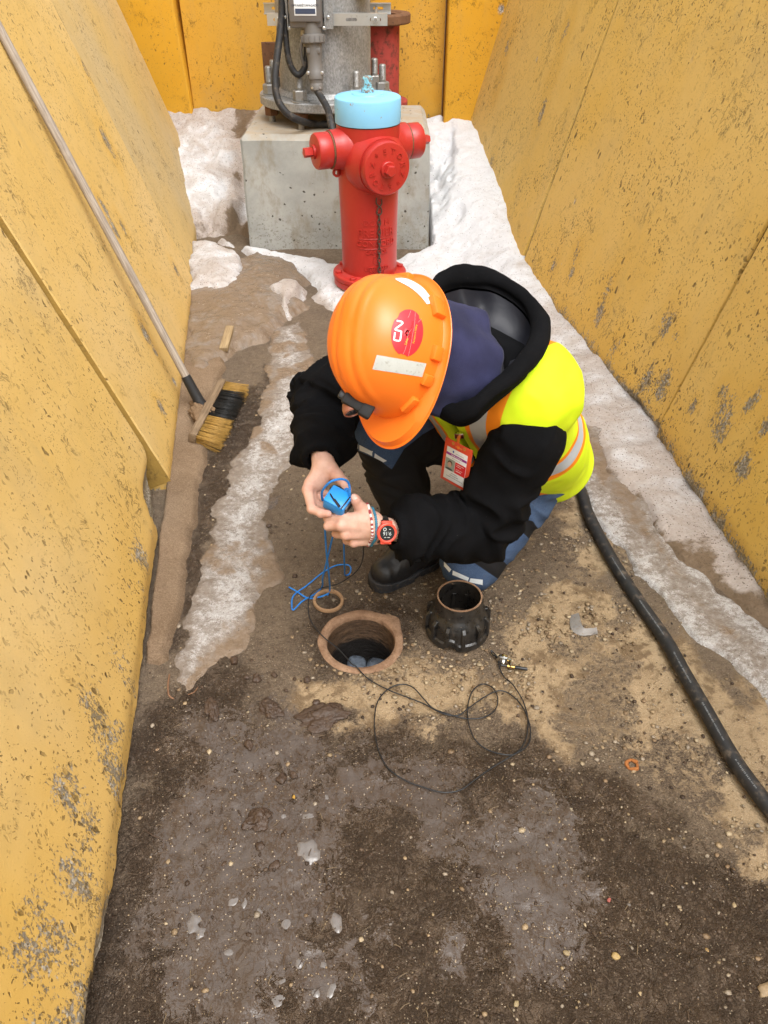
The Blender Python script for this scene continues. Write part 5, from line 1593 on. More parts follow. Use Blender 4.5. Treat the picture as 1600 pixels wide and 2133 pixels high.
# thin black wire from the hands, through the rim of the hole, round to the antenna
def WZ(zx, zy, z=0.003):
    q = G(560 + zx / 2.1622, 1160 + zy / 2.1630, 0.0)
    q[2] = float(gz(np.array([q[0]]), np.array([q[1]]))[0]) + z + 0.0035
    return q
wpts = [Yp(722, 1088, 1.40), Yp(752, 1128, 1.43), Yp(757, 1150, 1.46), Yp(752, 1176, 1.52), Yp(735, 1197, 1.56), G(702, 1217, 0.03), G(662, 1227, 0.022), G(646, 1241, 0.015), G(642, 1262, 0.010), G(647, 1292, 0.010), G(672, 1325, 0.016), G(705, 1352, 0.010), G(735, 1385, 0.010)]
loop = [(390, 500), (450, 562), (540, 612), (620, 642), (700, 672), (780, 715), (850, 722), (900, 690), (970, 642), (1040, 612), (1100, 636), (1150, 700), (1178, 790), (1162, 860), (1100, 902), (1000, 962), (920, 1022), (860, 1062), (780, 1074), (700, 1052), (620, 1022), (540, 970), (500, 900), (480, 820), (476, 735), (492, 660), (540, 606), (600, 584), (650, 600), (700, 652), (740, 690), (800, 716), (880, 736), (960, 736), (1016, 700), (1030, 650), (1010, 602), (965, 580), (920, 610), (897, 670), (896, 745), (920, 820), (970, 870), (1050, 901), (1112, 893), (1155, 832), (1166, 745), (1146, 665), (1100, 592), (1060, 547), (1040, 510), (1030, 465), (1012, 440), (1000, 434), (1006, 447)]
for i, (a, b2) in enumerate(loop):
    wpts.append(WZ(a, b2, 0.0045 + 0.002 * (i % 5 == 3)))
wpts += [WZ(1030, 470, 0.009), s0 - ax_ * 0.014]
tag(MB().tube(spline(wpts, 7), 0.0017, 8, up=None).build('thin_wire', WIRE, sharp=0), 'thin black wire looping over the ground between the hands and the little antenna', 'wire')
# ================================================================ the worker
def fleece(name, col, sheen=0.25, sc=420, rough=0.95):
    m = M(name); co = m.obj()
    n = m.noise(co, sc, 3, 0.7); n2 = m.noise(co, 14, 4)
    lint = m.rng(m.noise(co, 130, 2, 0.5), 0.775, 0.80)
    c = m.mix(m.rng(n2, 0.3, 0.7), tuple(x * 0.8 for x in col), tuple(x * 1.25 for x in col))
    c = m.mix(m.ma('MULTIPLY', lint, 0.5), c, (0.16, 0.15, 0.14))
    m.set(color=c, rough=rough, spec=0.10, sheen=sheen, sheenr=0.5, normal=m.bump(n, 0.35, 0.003))
    return m.m
FLEECE = fleece('black_fleece', (0.0042, 0.0042, 0.0048), 0.0)
NAVY = fleece('navy_sweat_cloth', (0.026, 0.027, 0.066), 0.05, 520)
def satin():
    m = M('dark_satin_lining'); co = m.obj()
    return m.set(color=(0.013, 0.0135, 0.019), rough=0.52, spec=0.4, normal=m.bump(m.noise(co, 22, 2, 0.5, 0.3), 0.25, 0.008))
LINING = satin()
def trouser_mat():
    m = M('work_trouser_cloth'); co = m.obj()
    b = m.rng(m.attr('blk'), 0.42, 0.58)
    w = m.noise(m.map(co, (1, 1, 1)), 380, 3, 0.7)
    n = m.noise(co, 12, 5, 0.6)
    c = m.mix(m.rng(m.ma('ADD', m.ma('MULTIPLY', w, 0.5), m.ma('MULTIPLY', n, 0.5)), 0.35, 0.65), (0.036, 0.064, 0.130), (0.072, 0.115, 0.205))
    c = m.mix(m.rng(m.noise(co, 30, 5, 0.7), 0.58, 0.75, 0, 0.35), c, (0.12, 0.10, 0.085))
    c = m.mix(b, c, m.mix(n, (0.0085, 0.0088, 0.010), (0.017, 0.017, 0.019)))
    return m.set(color=c, rough=0.85, spec=0.2, normal=m.bump(w, 0.3, 0.0015))
TROUS = trouser_mat()
def vest_mat():
    m = M('hi_vis_cloth'); co = m.obj()
    o = m.rng(m.attr('orange'), 0.40, 0.60); s = m.rng(m.attr('silver'), 0.42, 0.58)
    w = m.noise(co, 500, 2, 0.6); n = m.noise(co, 9, 4)
    c = m.mix(m.rng(n, 0.3, 0.7), (0.64, 0.86, 0.010), (0.74, 0.94, 0.022))
    c = m.mix(m.rng(m.noise(co, 26, 5, 0.7), 0.60, 0.80, 0, 0.25), c, (0.40, 0.42, 0.05))
    c = m.mix(o, c, (0.92, 0.27, 0.010))
    c = m.mix(s, c, m.mix(n, (0.40, 0.45, 0.50), (0.52, 0.56, 0.60)))
    return m.set(color=c, rough=m.mixf(s, 0.72, 0.42), spec=0.3, normal=m.bump(w, 0.15, 0.001))
VEST = vest_mat()
REFL = simple('reflective_white', (0.66, 0.70, 0.72), 0.4, 0, 160, 0.05, 0.06)
REFG = simple('dirty_reflective_strip', (0.50, 0.52, 0.49), 0.45, 0, 160, 0.1, 0.1, (0.28, 0.27, 0.22), 0.5, 45)
def skin_mat():
    m = M('skin'); co = m.obj()
    n = m.noise(co, 40, 5, 0.6); f = m.noise(co, 900, 2, 0.5); r = m.attr('flush')
    c = m.mix(m.rng(n, 0.3, 0.7), (0.53, 0.315, 0.235), (0.63, 0.40, 0.305))
    c = m.mix(m.ma('MULTIPLY', r, 0.55), c, (0.56, 0.215, 0.16))
    return m.set(color=c, rough=0.48, spec=0.4, sss=0.18, sssr=(0.9, 0.35, 0.2), ssss=0.006, normal=m.bump(m.ma('ADD', f, m.ma('MULTIPLY', m.noise(co, 160, 4, 0.65), 1.2)), 0.22, 0.0015))
SKIN = skin_mat()
HAIR = simple('brown_hair', (0.045, 0.028, 0.018), 0.6)
def hat_mat():
    m = M('orange_hat_plastic'); co = m.obj()
    n = m.noise(co, 8, 4)
    c = m.mix(n, (0.86, 0.172, 0.012), (0.90, 0.205, 0.018))
    d = m.rng(m.noise(co, 32, 6, 0.72), 0.60, 0.80)
    c = m.mix(m.ma('MULTIPLY', d, 0.40), c, (0.42, 0.16, 0.05))
    scf = m.rng(m.noise(co, 85, 5, 0.75), 0.72, 0.76)
    c = m.mix(m.ma('MULTIPLY', scf, 0.65), c, (0.15, 0.08, 0.04))
    return m.set(color=c, rough=m.rng(n, 0.3, 0.7, 0.30, 0.46), spec=0.5, normal=m.bump(m.noise(co, 60, 4), 0.04, 0.004))
HATM = hat_mat()
BOOTM = simple('black_boot_leather', (0.013, 0.013, 0.014), 0.42, 0, 70, 0.35, 0.3, (0.06, 0.05, 0.04), 0.25, 30)
SOLEM = simple('dark_rubber_sole', (0.022, 0.023, 0.026), 0.65, 0, 60, 0.3, 0.3, (0.11, 0.085, 0.06), 0.6, 30)

# ---- joints
Pv = np.array([0.418, 1.95, 0.335]); C7 = np.array([0.18, 1.565, 0.83])
tA = nrm(C7 - Pv)
lA = np.array([0.753, -0.65, -0.10]); lA = nrm(lA - tA * (lA @ tA))
fA = np.cross(lA, tA)                       # chest direction
if fA[2] > 0: fA = -fA
torso_pt = lambda s, l=0, f=0: Pv + tA * s + lA * l + fA * f
TL = np.linalg.norm(C7 - Pv)
LSH, RSH = Yp(1098, 912, 1.475), torso_pt(TL - 0.08, -0.175, 0.02)
LEL = np.array([0.235, 1.46, 0.425]); LWR = np.array([0.018, 1.365, 0.487])
REL = np.array([-0.150, 1.73, 0.615]); RWR = np.array([-0.148, 1.515, 0.578])
LHIP, RHIP = torso_pt(0.01, 0.085, 0.03), torso_pt(0.02, -0.09, 0.02)
LKN, LAN = np.array([0.262, 1.715, 0.088]), np.array([0.475, 2.055, 0.085])
RKN, RAN = np.array([-0.005, 1.81, 0.495]), np.array([0.095, 1.80, 0.10])

# hard hat frame
HCn = np.array([0.027, 1.42, 0.907])
hu = nrm([-0.66, -0.52, 0.53]); hf2 = np.array([-0.155, -0.606, -0.78]); hf2 = nrm(hf2 - hu * (hf2 @ hu)); hL = np.cross(hu, hf2)
if hL[0] < 0: hL = -hL
hat_pt = lambda f, l, u: HCn + hf2 * f + hL * l + hu * u

worker = thing('person', 'worker in black fleece, yellow vest and orange hard hat kneeling over the valve hole', 'person', (Pv[0], Pv[1], 0))

# ---- torso solid
def torso_sdf(P, g=0.0):
    d = rc(P, torso_pt(-0.02, 0.06), torso_pt(0.16, 0.05), 0.124 + g, 0.124 + g, 0.92, fA)
    d = smin(d, rc(P, torso_pt(-0.02, -0.06), torso_pt(0.16, -0.05), 0.124 + g, 0.124 + g, 0.92, fA), 0.06)
    d = smin(d, rc(P, torso_pt(0.16, 0.05, 0.015), torso_pt(0.46, 0.065, -0.005), 0.128 + g, 0.128 + g, 0.9, fA), 0.06)
    d = smin(d, rc(P, torso_pt(0.16, -0.05, 0.015), torso_pt(0.46, -0.065, -0.005), 0.128 + g, 0.128 + g, 0.9, fA), 0.06)
    d = smin(d, rc(P, torso_pt(TL - 0.10, -0.14), torso_pt(TL - 0.10, 0.14), 0.082 + g, 0.082 + g), 0.08)
    d = smin(d, rc(P, torso_pt(TL - 0.11, -0.14, -0.02), torso_pt(TL - 0.11, 0.135, -0.025), 0.078 + g, 0.074 + g), 0.06)
    d = smin(d, rc(P, torso_pt(TL - 0.08), torso_pt(TL + 0.03, 0, 0.02), 0.085 + g, 0.07 + g), 0.05)
    return d
SLV = [(LSH, LEL, 0.081, 0.073), (LEL, LWR + (LWR - LEL) * -0.02, 0.076, 0.060), (RSH, REL, 0.084, 0.072), (REL, RWR, 0.072, 0.060)]
def sleeve_sdf(P):
    a = smin(rc(P, *SLV[0]), rc(P, *SLV[1]), 0.025)
    b = smin(rc(P, *SLV[2]), rc(P, *SLV[3]), 0.025)
    # blousy cuffs
    lw = LWR - nrm(LWR - LEL) * 0.035
    rw = RWR - nrm(RWR - REL) * 0.030
    a = smin(a, rc(P, lw, lw - nrm(LWR - LEL) * 0.03, 0.062, 0.067), 0.02)
    b = smin(b, rc(P, rw, rw - nrm(RWR - REL) * 0.03, 0.066, 0.070), 0.02)
    return np.minimum(a, b)
def limb_coords(V, segs):
    best = np.full(len(V), 1e9); T = np.zeros((len(V), 3)); S = np.zeros(len(V), int)
    off = 0
    for i, (a, b, ra, rb) in enumerate(segs):
        ab = b - a; L = np.linalg.norm(ab); ax = ab / L
        t = np.clip((V - a) @ ax, 0, L)
        d = np.linalg.norm(V - a - t[:, None] * ax, axis=1) - (ra + (rb - ra) * t / L)
        m = d < best
        best[m] = d[m]
        X = nrm(np.cross(ax, [0.21, 0.13, 1.0])); Y = np.cross(ax, X)
        q = V - a
        T[m] = np.stack([(q @ ax) + i * 1.7, q @ X, q @ Y], -1)[m]
        S[m] = i
    return T, S, best
def folds(V, N, segs, amp, fr=26, cr=7, seed=0, keep=None):
    T, S, best = limb_coords(V, segs)
    Q = np.stack([T[:, 0] * fr, T[:, 1] * cr, T[:, 2] * cr], -1)
    w = vnoise(V * 9, 1, seed + 4)
    Q[:, 0] += 2.6 * w + 0.35 * (Q[:, 1] + 0.6 * Q[:, 2])
    n = vnoise(Q, 1.0, seed) * 0.65 + vnoise(Q * 1.9 + 7, 1.0, seed + 1) * 0.35
    r = 1 - np.abs(2 * n - 1)
    d = (r ** 2.2 - 0.35) * amp
    if keep is not None: d = d * keep
    return V + N * d[:, None]

def garment(name, f, lo, hi, h, mat, post=None, parent=worker, sm=1, attrs=None):
    V, Q = snets(f, lo, hi, h)
    V = smooth_mesh(V, Q, sm)
    if post is not None: V = post(V, vnormals(V, Q), Q)
    if isinstance(V, tuple): V, Q = V
    me = mesh_np(name, V, Q)
    if attrs:
        for k, v in attrs(V).items(): fattr(me, k, v)
    return link(name, me, mat, parent), V, Q

# jacket
def jacket_sdf(P):
    d = torso_sdf(P, -0.012)
    d = np.maximum(d, 0.120 - np.linalg.norm(P - torso_pt(TL + 0.055, 0, 0.02), axis=-1))
    d = smin(d, sleeve_sdf(P), 0.010)
    # sleeve ends are cut off square at the cuffs, arm holes stay inside
    for w, e in ((LWR, LEL), (RWR, REL)):
        ax = nrm(w - e)
        near = np.linalg.norm(P - w, axis=-1) < 0.16
        d = np.where(near, np.maximum(d, (P - w) @ ax - 0.0), d)
        hole = np.maximum(rc(P, w + ax * 0.02, w - ax * 0.05, 0.036, 0.030), -0.5)
        d = np.maximum(d, -hole)
    return d
def jacket_post(V, N, Q):
    d0 = torso_sdf(V); sl = sleeve_sdf(V)
    k = ss(-0.01, 0.03, d0) * 1.0 + 0.25
    for w, e in ((LWR, LEL), (RWR, REL)):
        ax = nrm(w - e); q = (V - w) @ ax; near = np.linalg.norm(V - w, axis=1) < 0.12
        k = np.where(near, k * ss(0.0, -0.035, q), k)
    ke = np.minimum(np.linalg.norm(V - LEL, axis=1), np.linalg.norm(V - REL, axis=1))
    kc = np.minimum(np.linalg.norm(V - LWR, axis=1), np.linalg.norm(V - RWR, axis=1))
    k = k * (0.35 + 0.65 * np.maximum(ss(0.20, 0.06, ke), ss(0.15, 0.05, kc)))
    k = k * ss(0.125, 0.17, np.linalg.norm(V - torso_pt(TL + 0.055, 0, 0.02), axis=1))
    V = folds(V, N, SLV, 0.026, 17, 9, 3, k)
    # gathered cuffs: narrow ribbed band
    for w, e in ((LWR, LEL), (RWR, REL)):
        ax = nrm(w - e); q = (V - w) @ ax
        rr = V - w - q[:, None] * ax
        rl = np.linalg.norm(rr, axis=1)
        near = (rl < 0.085) & (q > -0.045) & (q < 0.02) & (rl > 0.040)
        pull = ss(-0.034, -0.012, q) * 0.30 * near
        X = nrm(np.cross(ax, [0.2, 0.1, 1])); Yv = np.cross(ax, X)
        ang = np.arctan2(rr @ Yv, rr @ X)
        rib = 0.0012 * np.sin(ang * 34) * ss(-0.034, -0.02, q) * near
        V = V - rr * (pull - rib / np.maximum(rl, 1e-3))[:, None]
    return V
jk, JV, JQ = garment('fleece_jacket', jacket_sdf, (-0.30, 1.24, 0.20), (0.70, 2.18, 0.98), 0.0062, FLEECE, jacket_post)

# vest
VG = 0.020
def vest_cut(P):
    s = (P - Pv) @ tA; l = (P - Pv) @ lA; f = (P - Pv) @ fA
    c = s - (TL + 0.10)
    c = np.maximum(c, -0.070 + 0.02 * np.sin(l * 9) - s)     # hem
    neckhole = 0.085 + 0.0 * l - np.hypot(l, (s - TL) * 0.62)
    c = np.maximum(c, 0.142 - np.sqrt(l ** 2 + (0.8 * (f + 0.045)) ** 2 + ((s - TL) * 0.75) ** 2))
    c = np.maximum(c, np.minimum(0.012 - np.abs(l + 0.01), f - 0.03))   # open front
    return c
def vest_sdf(P):
    g = VG
    d = torso_sdf(P, g)
    s = (P - Pv) @ tA
    d = d - 0.004 * ss(0.12, -0.08, s)
    d = np.maximum(d, -(d + 0.022))
    return np.maximum(d, vest_cut(P))
def vest_post(V, N, Q):
    s = (V - Pv) @ tA
    Tt = np.stack([s, (V - Pv) @ lA, (V - Pv) @ fA], -1)
    n = 1 - np.abs(2 * (vnoise(np.stack([Tt[:, 0] * 6, Tt[:, 1] * 11, Tt[:, 2] * 11], -1), 1, 31) * .8 + .2 * vnoise(Tt * 26, 1, 33)) - 1)
    return V + N * ((n - 0.5) * 0.013 * ss(0.0, -0.03, vest_cut(V)) + 0.010 * (vnoise(Tt * np.array([5, 9, 9]), 1, 37) - 0.5) * ss(0.0, -0.03, vest_cut(V)))[:, None]
def vest_attrs(V):
    s = (V - Pv) @ tA; l = (V - Pv) @ lA; f = (V - Pv) @ fA
    q = np.abs(l) - 0.095 - 0.02 * ss(0.30, 0.0, s)
    br = np.minimum(0.5 + (0.047 - np.abs(q)) / 0.012, 1)
    brs = 0.5 + (0.022 - np.abs(q + 0.012)) / 0.012
    wb = 0.5 + (0.044 - np.abs(s - 0.25)) / 0.012
    wbs = 0.5 + (0.024 - np.abs(s - 0.25)) / 0.012
    wb = np.where(f > -0.07, wb, wb); 
    o = np.maximum(br, wb); sv = np.maximum(np.where(wb > 0.5, -1, brs), wbs)
    # thin orange edge piping along the hem and arm holes of the back
    return {'orange': np.clip(o, 0, 1), 'silver': np.clip(sv, 0, 1)}
vs, VV_, VQ_ = garment('safety_vest', vest_sdf, (-0.15, 1.25, 0.10), (0.80, 2.25, 0.98), 0.0065, VEST, vest_post, worker, 4, vest_attrs)

# trousers
LEGS = [(LHIP, LKN, 0.095, 0.082), (LKN, LAN, 0.076, 0.062), (RHIP, RKN, 0.108, 0.084), (RKN, RAN, 0.080, 0.078)]
def trouser_sdf(P):
    a = smin(rc(P, *LEGS[0]), rc(P, *LEGS[1]), 0.03)
    b = smin(rc(P, *LEGS[2]), rc(P, *LEGS[3]), 0.03)
    hip = rc(P, torso_pt(-0.02, -0.065), torso_pt(-0.02, 0.05), 0.118, 0.116)
    # knee pad pockets
    a = smin(a, rc(P, LKN + np.array([-0.02, -0.02, 0.01]), LKN + np.array([0.05, 0.03, 0.05]), 0.076, 0.070), 0.02)
    b = smin(b, rc(P, RKN + np.array([-0.018, -0.012, 0.004]), RKN + np.array([0.0, 0.0, -0.05]), 0.078, 0.070), 0.02)
    d = smin(smin(a, hip, 0.05), b, 0.02)
    d = np.maximum(d, 0.006 - P[..., 2])
    cut = np.maximum((P - RAN) @ nrm(RAN - RKN) - 0.035, np.linalg.norm(P - RAN, axis=-1) - 0.16)
    return np.where(np.linalg.norm(P - RAN, axis=-1) < 0.15, np.maximum(d, (P - RAN) @ nrm(RAN - RKN) - 0.03), d)
def tr_post(V, N, Q):
    kn = np.minimum(np.linalg.norm(V - LKN, axis=1), np.linalg.norm(V - RKN, axis=1))
    V = folds(V, N, LEGS, 0.015, 17, 6, 13, 0.25 + 0.75 * ss(0.06, 0.16, kn))
    V[:, 2] = np.maximum(V[:, 2], 0.005)
    return V
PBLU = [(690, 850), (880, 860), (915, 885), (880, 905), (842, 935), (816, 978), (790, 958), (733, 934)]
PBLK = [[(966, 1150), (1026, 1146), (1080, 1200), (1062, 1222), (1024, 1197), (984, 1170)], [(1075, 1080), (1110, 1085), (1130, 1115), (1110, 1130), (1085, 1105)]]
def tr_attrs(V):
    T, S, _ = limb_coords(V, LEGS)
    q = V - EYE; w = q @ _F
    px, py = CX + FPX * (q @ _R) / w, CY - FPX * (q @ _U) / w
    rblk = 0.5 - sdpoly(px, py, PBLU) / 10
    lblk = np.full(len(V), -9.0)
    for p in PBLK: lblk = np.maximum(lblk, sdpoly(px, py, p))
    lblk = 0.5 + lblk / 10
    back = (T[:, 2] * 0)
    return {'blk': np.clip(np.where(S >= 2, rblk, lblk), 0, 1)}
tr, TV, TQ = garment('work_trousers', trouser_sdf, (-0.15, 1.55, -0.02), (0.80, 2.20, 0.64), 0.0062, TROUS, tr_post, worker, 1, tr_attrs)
TB = bvh_of(TV, TQ)
def patch_px(bvh, quad, nu, nv, off):
    """thin tape lying on a garment, its four corners measured"""
    q = np.asarray(quad, float)
    V, F = [], []
    for j in range(nv + 1):
        for i in range(nu + 1):
            u, v = i / nu, j / nv
            p = (1 - v) * ((1 - u) * q[0] + u * q[1]) + v * ((1 - u) * q[3] + u * q[2])
            w = onto(bvh, p[0], p[1], off)
            V.append(w if w is not None else (V[-1] if V else EYE))
    n = nu + 1
    for j in range(nv):
        for i in range(nu): F.append((j * n + i, j * n + i + 1, (j + 1) * n + i + 1, (j + 1) * n + i))
    return V, F
for qd in ([(738, 920), (747, 923), (747, 934), (738, 931)], [(749.5, 926), (777, 940), (776, 949), (749.5, 937)], [(781, 944), (806, 959), (799, 962), (780, 952)],
           [(926, 1170), (941, 1186), (937, 1192), (926, 1179)], [(944, 1188), (977, 1203), (974.6, 1210), (943, 1197)], [(980, 1204), (1005, 1207), (1005, 1218), (977, 1212)]):
    V, F = patch_px(TB, qd, 8, 3, 0.0018)
    link('reflective_bar', mesh_np('reflective_bar', V, F), REFL, tr)

# ---- boots
def boot(heel, toe, ankle, sole=True):
    d = nrm(np.array([toe[0] - heel[0], toe[1] - heel[1], 0])); L = np.linalg.norm((toe - heel)[:2])
    s = np.array([-d[1], d[0], 0])
    h0 = np.array([heel[0], heel[1], 0])
    at = lambda a, b, z: h0 + d * a * L + s * b + np.array([0, 0, z])
    def f(P):
        q = rc(P, at(0.12, 0, 0.055), at(0.62, 0.0, 0.052), 0.040, 0.043)
        q = smin(q, rc(P, at(0.62, 0.004, 0.050), at(0.84, 0.006, 0.048), 0.046, 0.042), 0.02)
        q = smin(q, rc(P, at(0.18, 0, 0.07), ankle + np.array([0, 0, 0.06]), 0.045, 0.056), 0.03)
        q = smin(q, rc(P, at(0.55, 0, 0.065), at(0.25, 0, 0.11), 0.035, 0.045), 0.03)
        return np.maximum(q, 0.02 - P[..., 2])
    def g(P):
        q = rc(P * np.array([1, 1, 0]), at(0.12, 0, 0), at(0.52, 0, 0), 0.043, 0.042)
        q = smin(q, rc(P * np.array([1, 1, 0]), at(0.55, 0.003, 0), at(0.86, 0.006, 0), 0.049, 0.047), 0.02)
        top = 0.030 + 0.010 * ss(0.7, 1.0, ((P - h0) @ d) / L)
        q = np.maximum(q, P[..., 2] - top)
        q = np.maximum(q, 0.002 - P[..., 2])
        ar = ((P - h0) @ d) / L
        return np.maximum(q, np.minimum(0.012 - P[..., 2], 0.06 - np.abs(ar - 0.40) * 1.2) * (np.abs(ar - 0.4) < 0.05) - 1e-4)
    lo = np.minimum(heel, toe) - 0.09; hi = np.maximum(heel, toe) + 0.09; lo[2] = -0.02; hi[2] = 0.20
    return f, g, at, lo, hi
hp, tp = G(903, 1170, 0.0), G(779, 1222, 0.0)
bf, bg_, bat, lo, hi = boot(hp, tp, RAN)
def boot_post(V, N, Q):
    n = 1 - np.abs(2 * vnoise(V, 34, 3) - 1)
    return V + N * ((n - .5) * 0.003 * ss(0.035, 0.06, V[:, 2]))[:, None]
bo, BV, BQ = garment('boot', bf, lo, hi, 0.0045, BOOTM, boot_post)
def sole_post(V, N, Q):
    d = nrm(tp - hp); a = (V - hp) @ d
    return V - N * (0.0035 * (np.sin(a * 330) > 0.2) * (V[:, 2] < 0.017) * (np.abs(N[:, 2]) < 0.6))[:, None]
garment('sole', bg_, lo, hi, 0.004, SOLEM, sole_post, bo)
BB = bvh_of(BV, BQ)
LACE = simple('black_red_lace', (0.035, 0.030, 0.030), 0.7)
def on_boot(a, b, z0=0.3):
    p = bat(a, b, z0)
    loc, n, i, ds = BB.ray_cast(Vector(p), Vector((0, 0, -1)))
    return None if loc is None else np.array(loc + n * 0.002)
for k in range(5):
    a = 0.60 - 0.055 * k
    for s in (1, -1):
        pts = [on_boot(a - 0.028 * t, s * (0.026 - 0.052 * t)) for t in np.linspace(0, 1, 7)]
        pts = [p for p in pts if p is not None]
        if len(pts) > 3: MB().tube(pts, 0.0032, 6).build('lace', LACE, bo)
pts = [on_boot(0.36, 0.02), bat(0.42, 0.038, 0.115), bat(0.52, 0.042, 0.092), bat(0.50, 0.028, 0.098), bat(0.40, 0.012, 0.122)]
MB().tube(spline([p for p in pts if p is not None], 5), 0.0022, 6).build('lace_bow', simple('red_fleck_lace', (0.12, 0.015, 0.012), 0.7), bo)
# left boot, on its toe behind the knee
h2, t2 = np.array([0.645, 2.02, 0.0]), np.array([0.50, 1.905, 0.0])
def boot2(P):
    q = rc(P, LAN + np.array([0.0, 0.0, 0.005]), LAN + np.array([0.055, 0.05, 0.045]), 0.052, 0.048)
    q = smin(q, rc(P, LAN + np.array([0.05, 0.045, 0.055]), LAN + np.array([0.115, 0.085, -0.015]), 0.043, 0.046), 0.03)
    q = smin(q, rc(P, LAN + np.array([0.115, 0.085, -0.02]), LAN + np.array([0.13, 0.09, -0.045]), 0.046, 0.038), 0.02)
    return np.maximum(q, 0.003 - P[..., 2])
garment('boot', boot2, LAN - 0.12, LAN + np.array([0.24, 0.22, 0.16]), 0.005, BOOTM, boot_post)

# ---- skin: body under the clothes, head, hands
def hand_sdf(P, spec):
    d = None
    for a, b, ra, rb in spec['palm']:
        q = rc(P, a, b, ra, rb)
        d = q if d is None else smin(d, q, 0.013)
    fs = None
    for ch in spec['fingers']:
        q = None
        for (a, ra), (b, rb) in zip(ch[:-1], ch[1:]):
            s = rc(P, a, b, ra, rb)
            q = s if q is None else smin(q, s, 0.0035)
        for (a, ra) in ch[1:-1]:
            q = smin(q, np.linalg.norm(P - a, axis=-1) - ra * 1.06, 0.003)
        d0 = d
        fs = q if fs is None else smin(fs, q, 0.0012)
    return smin(d, fs, 0.006)
yp = Yp
LW2 = LWR - nrm(LWR - LEL) * 0.07
lmc = [yp(718, 1078, 1.372), yp(710, 1095, 1.358), yp(720, 1114, 1.354), yp(737, 1130, 1.362)]
LH = {'palm': [(LW2, yp(786, 1103, 1.368), 0.030, 0.026)] + [(yp(782, 1085 + 12 * i, 1.372), m, 0.0155, 0.0125 - 0.0006 * i) for i, m in enumerate(lmc)] +
      [(yp(770, 1090, 1.395), yp(735, 1095, 1.395), 0.016, 0.014), (yp(778, 1080, 1.385), yp(754, 1060, 1.390), 0.0165, 0.0145)],
      'fingers': [[(lmc[0], 0.0118), (yp(683, 1079, 1.385), 0.0098), (yp(688, 1063, 1.408), 0.0088), (yp(700, 1056, 1.424), 0.0076)],
                  [(lmc[1], 0.0120), (yp(684, 1096, 1.374), 0.0102), (yp(686, 1078, 1.405), 0.0090), (yp(700, 1066, 1.425), 0.0078)],
                  [(lmc[2], 0.0115), (yp(701, 1112, 1.380), 0.0098), (yp(700, 1094, 1.412), 0.0086), (yp(711, 1080, 1.430), 0.0075)],
                  [(lmc[3], 0.0105), (yp(722, 1126, 1.386), 0.0086), (yp(722, 1107, 1.410), 0.0077), (yp(728, 1092, 1.425), 0.0068)],
                  [(yp(758, 1064, 1.388), 0.0145), (yp(747, 1052, 1.389), 0.0120), (yp(741, 1042, 1.389), 0.0112), (yp(738, 1037, 1.390), 0.0098)]]}
rmc = [yp(641, 1020, 1.440), yp(646, 1008, 1.458), yp(654, 1002, 1.474), yp(664, 1000, 1.488)]
RW2 = RWR - nrm(RWR - REL) * 0.06
RH = {'palm': [(RW2, yp(674, 972, 1.497), 0.030, 0.0265)] + [(yp(668 + 4 * i, 978, 1.492 + .004 * i), m, 0.0160, 0.0128 - 0.0006 * i) for i, m in enumerate(rmc)] +
      [(yp(684, 985, 1.492), yp(662, 1010, 1.462), 0.018, 0.015), (yp(690, 978, 1.488), yp(703, 992, 1.466), 0.0170, 0.0140)],
      'fingers': [[(rmc[0], 0.0125), (yp(650, 1060, 1.392), 0.0108), (yp(668, 1069, 1.376), 0.0096), (yp(684, 1070, 1.370), 0.0082)],
                  [(rmc[1], 0.0122), (yp(655, 1048, 1.428), 0.0104), (yp(674, 1058, 1.412), 0.0092), (yp(690, 1058, 1.405), 0.0080)],
                  [(rmc[2], 0.0115), (yp(664, 1036, 1.450), 0.0098), (yp(682, 1046, 1.440), 0.0086), (yp(698, 1046, 1.430), 0.0076)],
                  [(rmc[3], 0.0105), (yp(676, 1026, 1.470), 0.0088), (yp(690, 1034, 1.458), 0.0078), (yp(702, 1036, 1.450), 0.0068)],
                  [(yp(702, 990, 1.466), 0.0142), (yp(715, 1004, 1.440), 0.0118), (yp(722, 1020, 1.424), 0.0106), (yp(722, 1031, 1.416), 0.0088)]]}
def hand_mesh(spec):
    pts = np.array([p for ch in spec['fingers'] for p, r in ch] + [a for a, b, x, y in spec['palm']] + [b for a, b, x, y in spec['palm']])
    V, Q = snets(lambda P: hand_sdf(P, spec), pts.min(0) - 0.035, pts.max(0) + 0.035, 0.0021)
    V = smooth_mesh(V, Q, 2, 0.4)
    N = vnormals(V, Q)
    fl = np.zeros(len(V))
    for ch in spec['fingers']:
        for (p, r) in ch[:3]:
            fl = np.maximum(fl, 0.55 * np.exp(-(np.linalg.norm(V - p, axis=1) / (r * 1.6)) ** 2))
            # creases over the joints
        p, r = ch[-1]
        fl = np.maximum(fl, 0.8 * np.exp(-(np.linalg.norm(V - p, axis=1) / (r * 2.0)) ** 2))
    V = V + N * ((vnoise(V, 150, 5) - 0.5) * 0.0007)[:, None]
    # tendons on the back of the hand
    for m, ch in zip(range(4), spec['fingers']):
        a = ch[0][0]; w = spec['palm'][0][1]
        ab = a - w; t = np.clip(((V - w) @ ab) / (ab @ ab), 0, 1)
        dist = np.linalg.norm(V - w - t[:, None] * ab, axis=1)
        e = np.linalg.norm(np.cross(V - w, ab / np.linalg.norm(ab)), axis=1)
        V = V + N * (0.0012 * np.exp(-((dist - 0.014) / 0.003) ** 2) * ss(0.25, 0.6, t) * ss(1.0, 0.9, t) * 0)[:, None]
    return V, Q, fl
def head_pt(f, l, u): return hat_pt(f, l, u)
NECK = torso_pt(TL + 0.0, 0, 0.02)
SKL = hat_pt(-0.005, 0, -0.005)
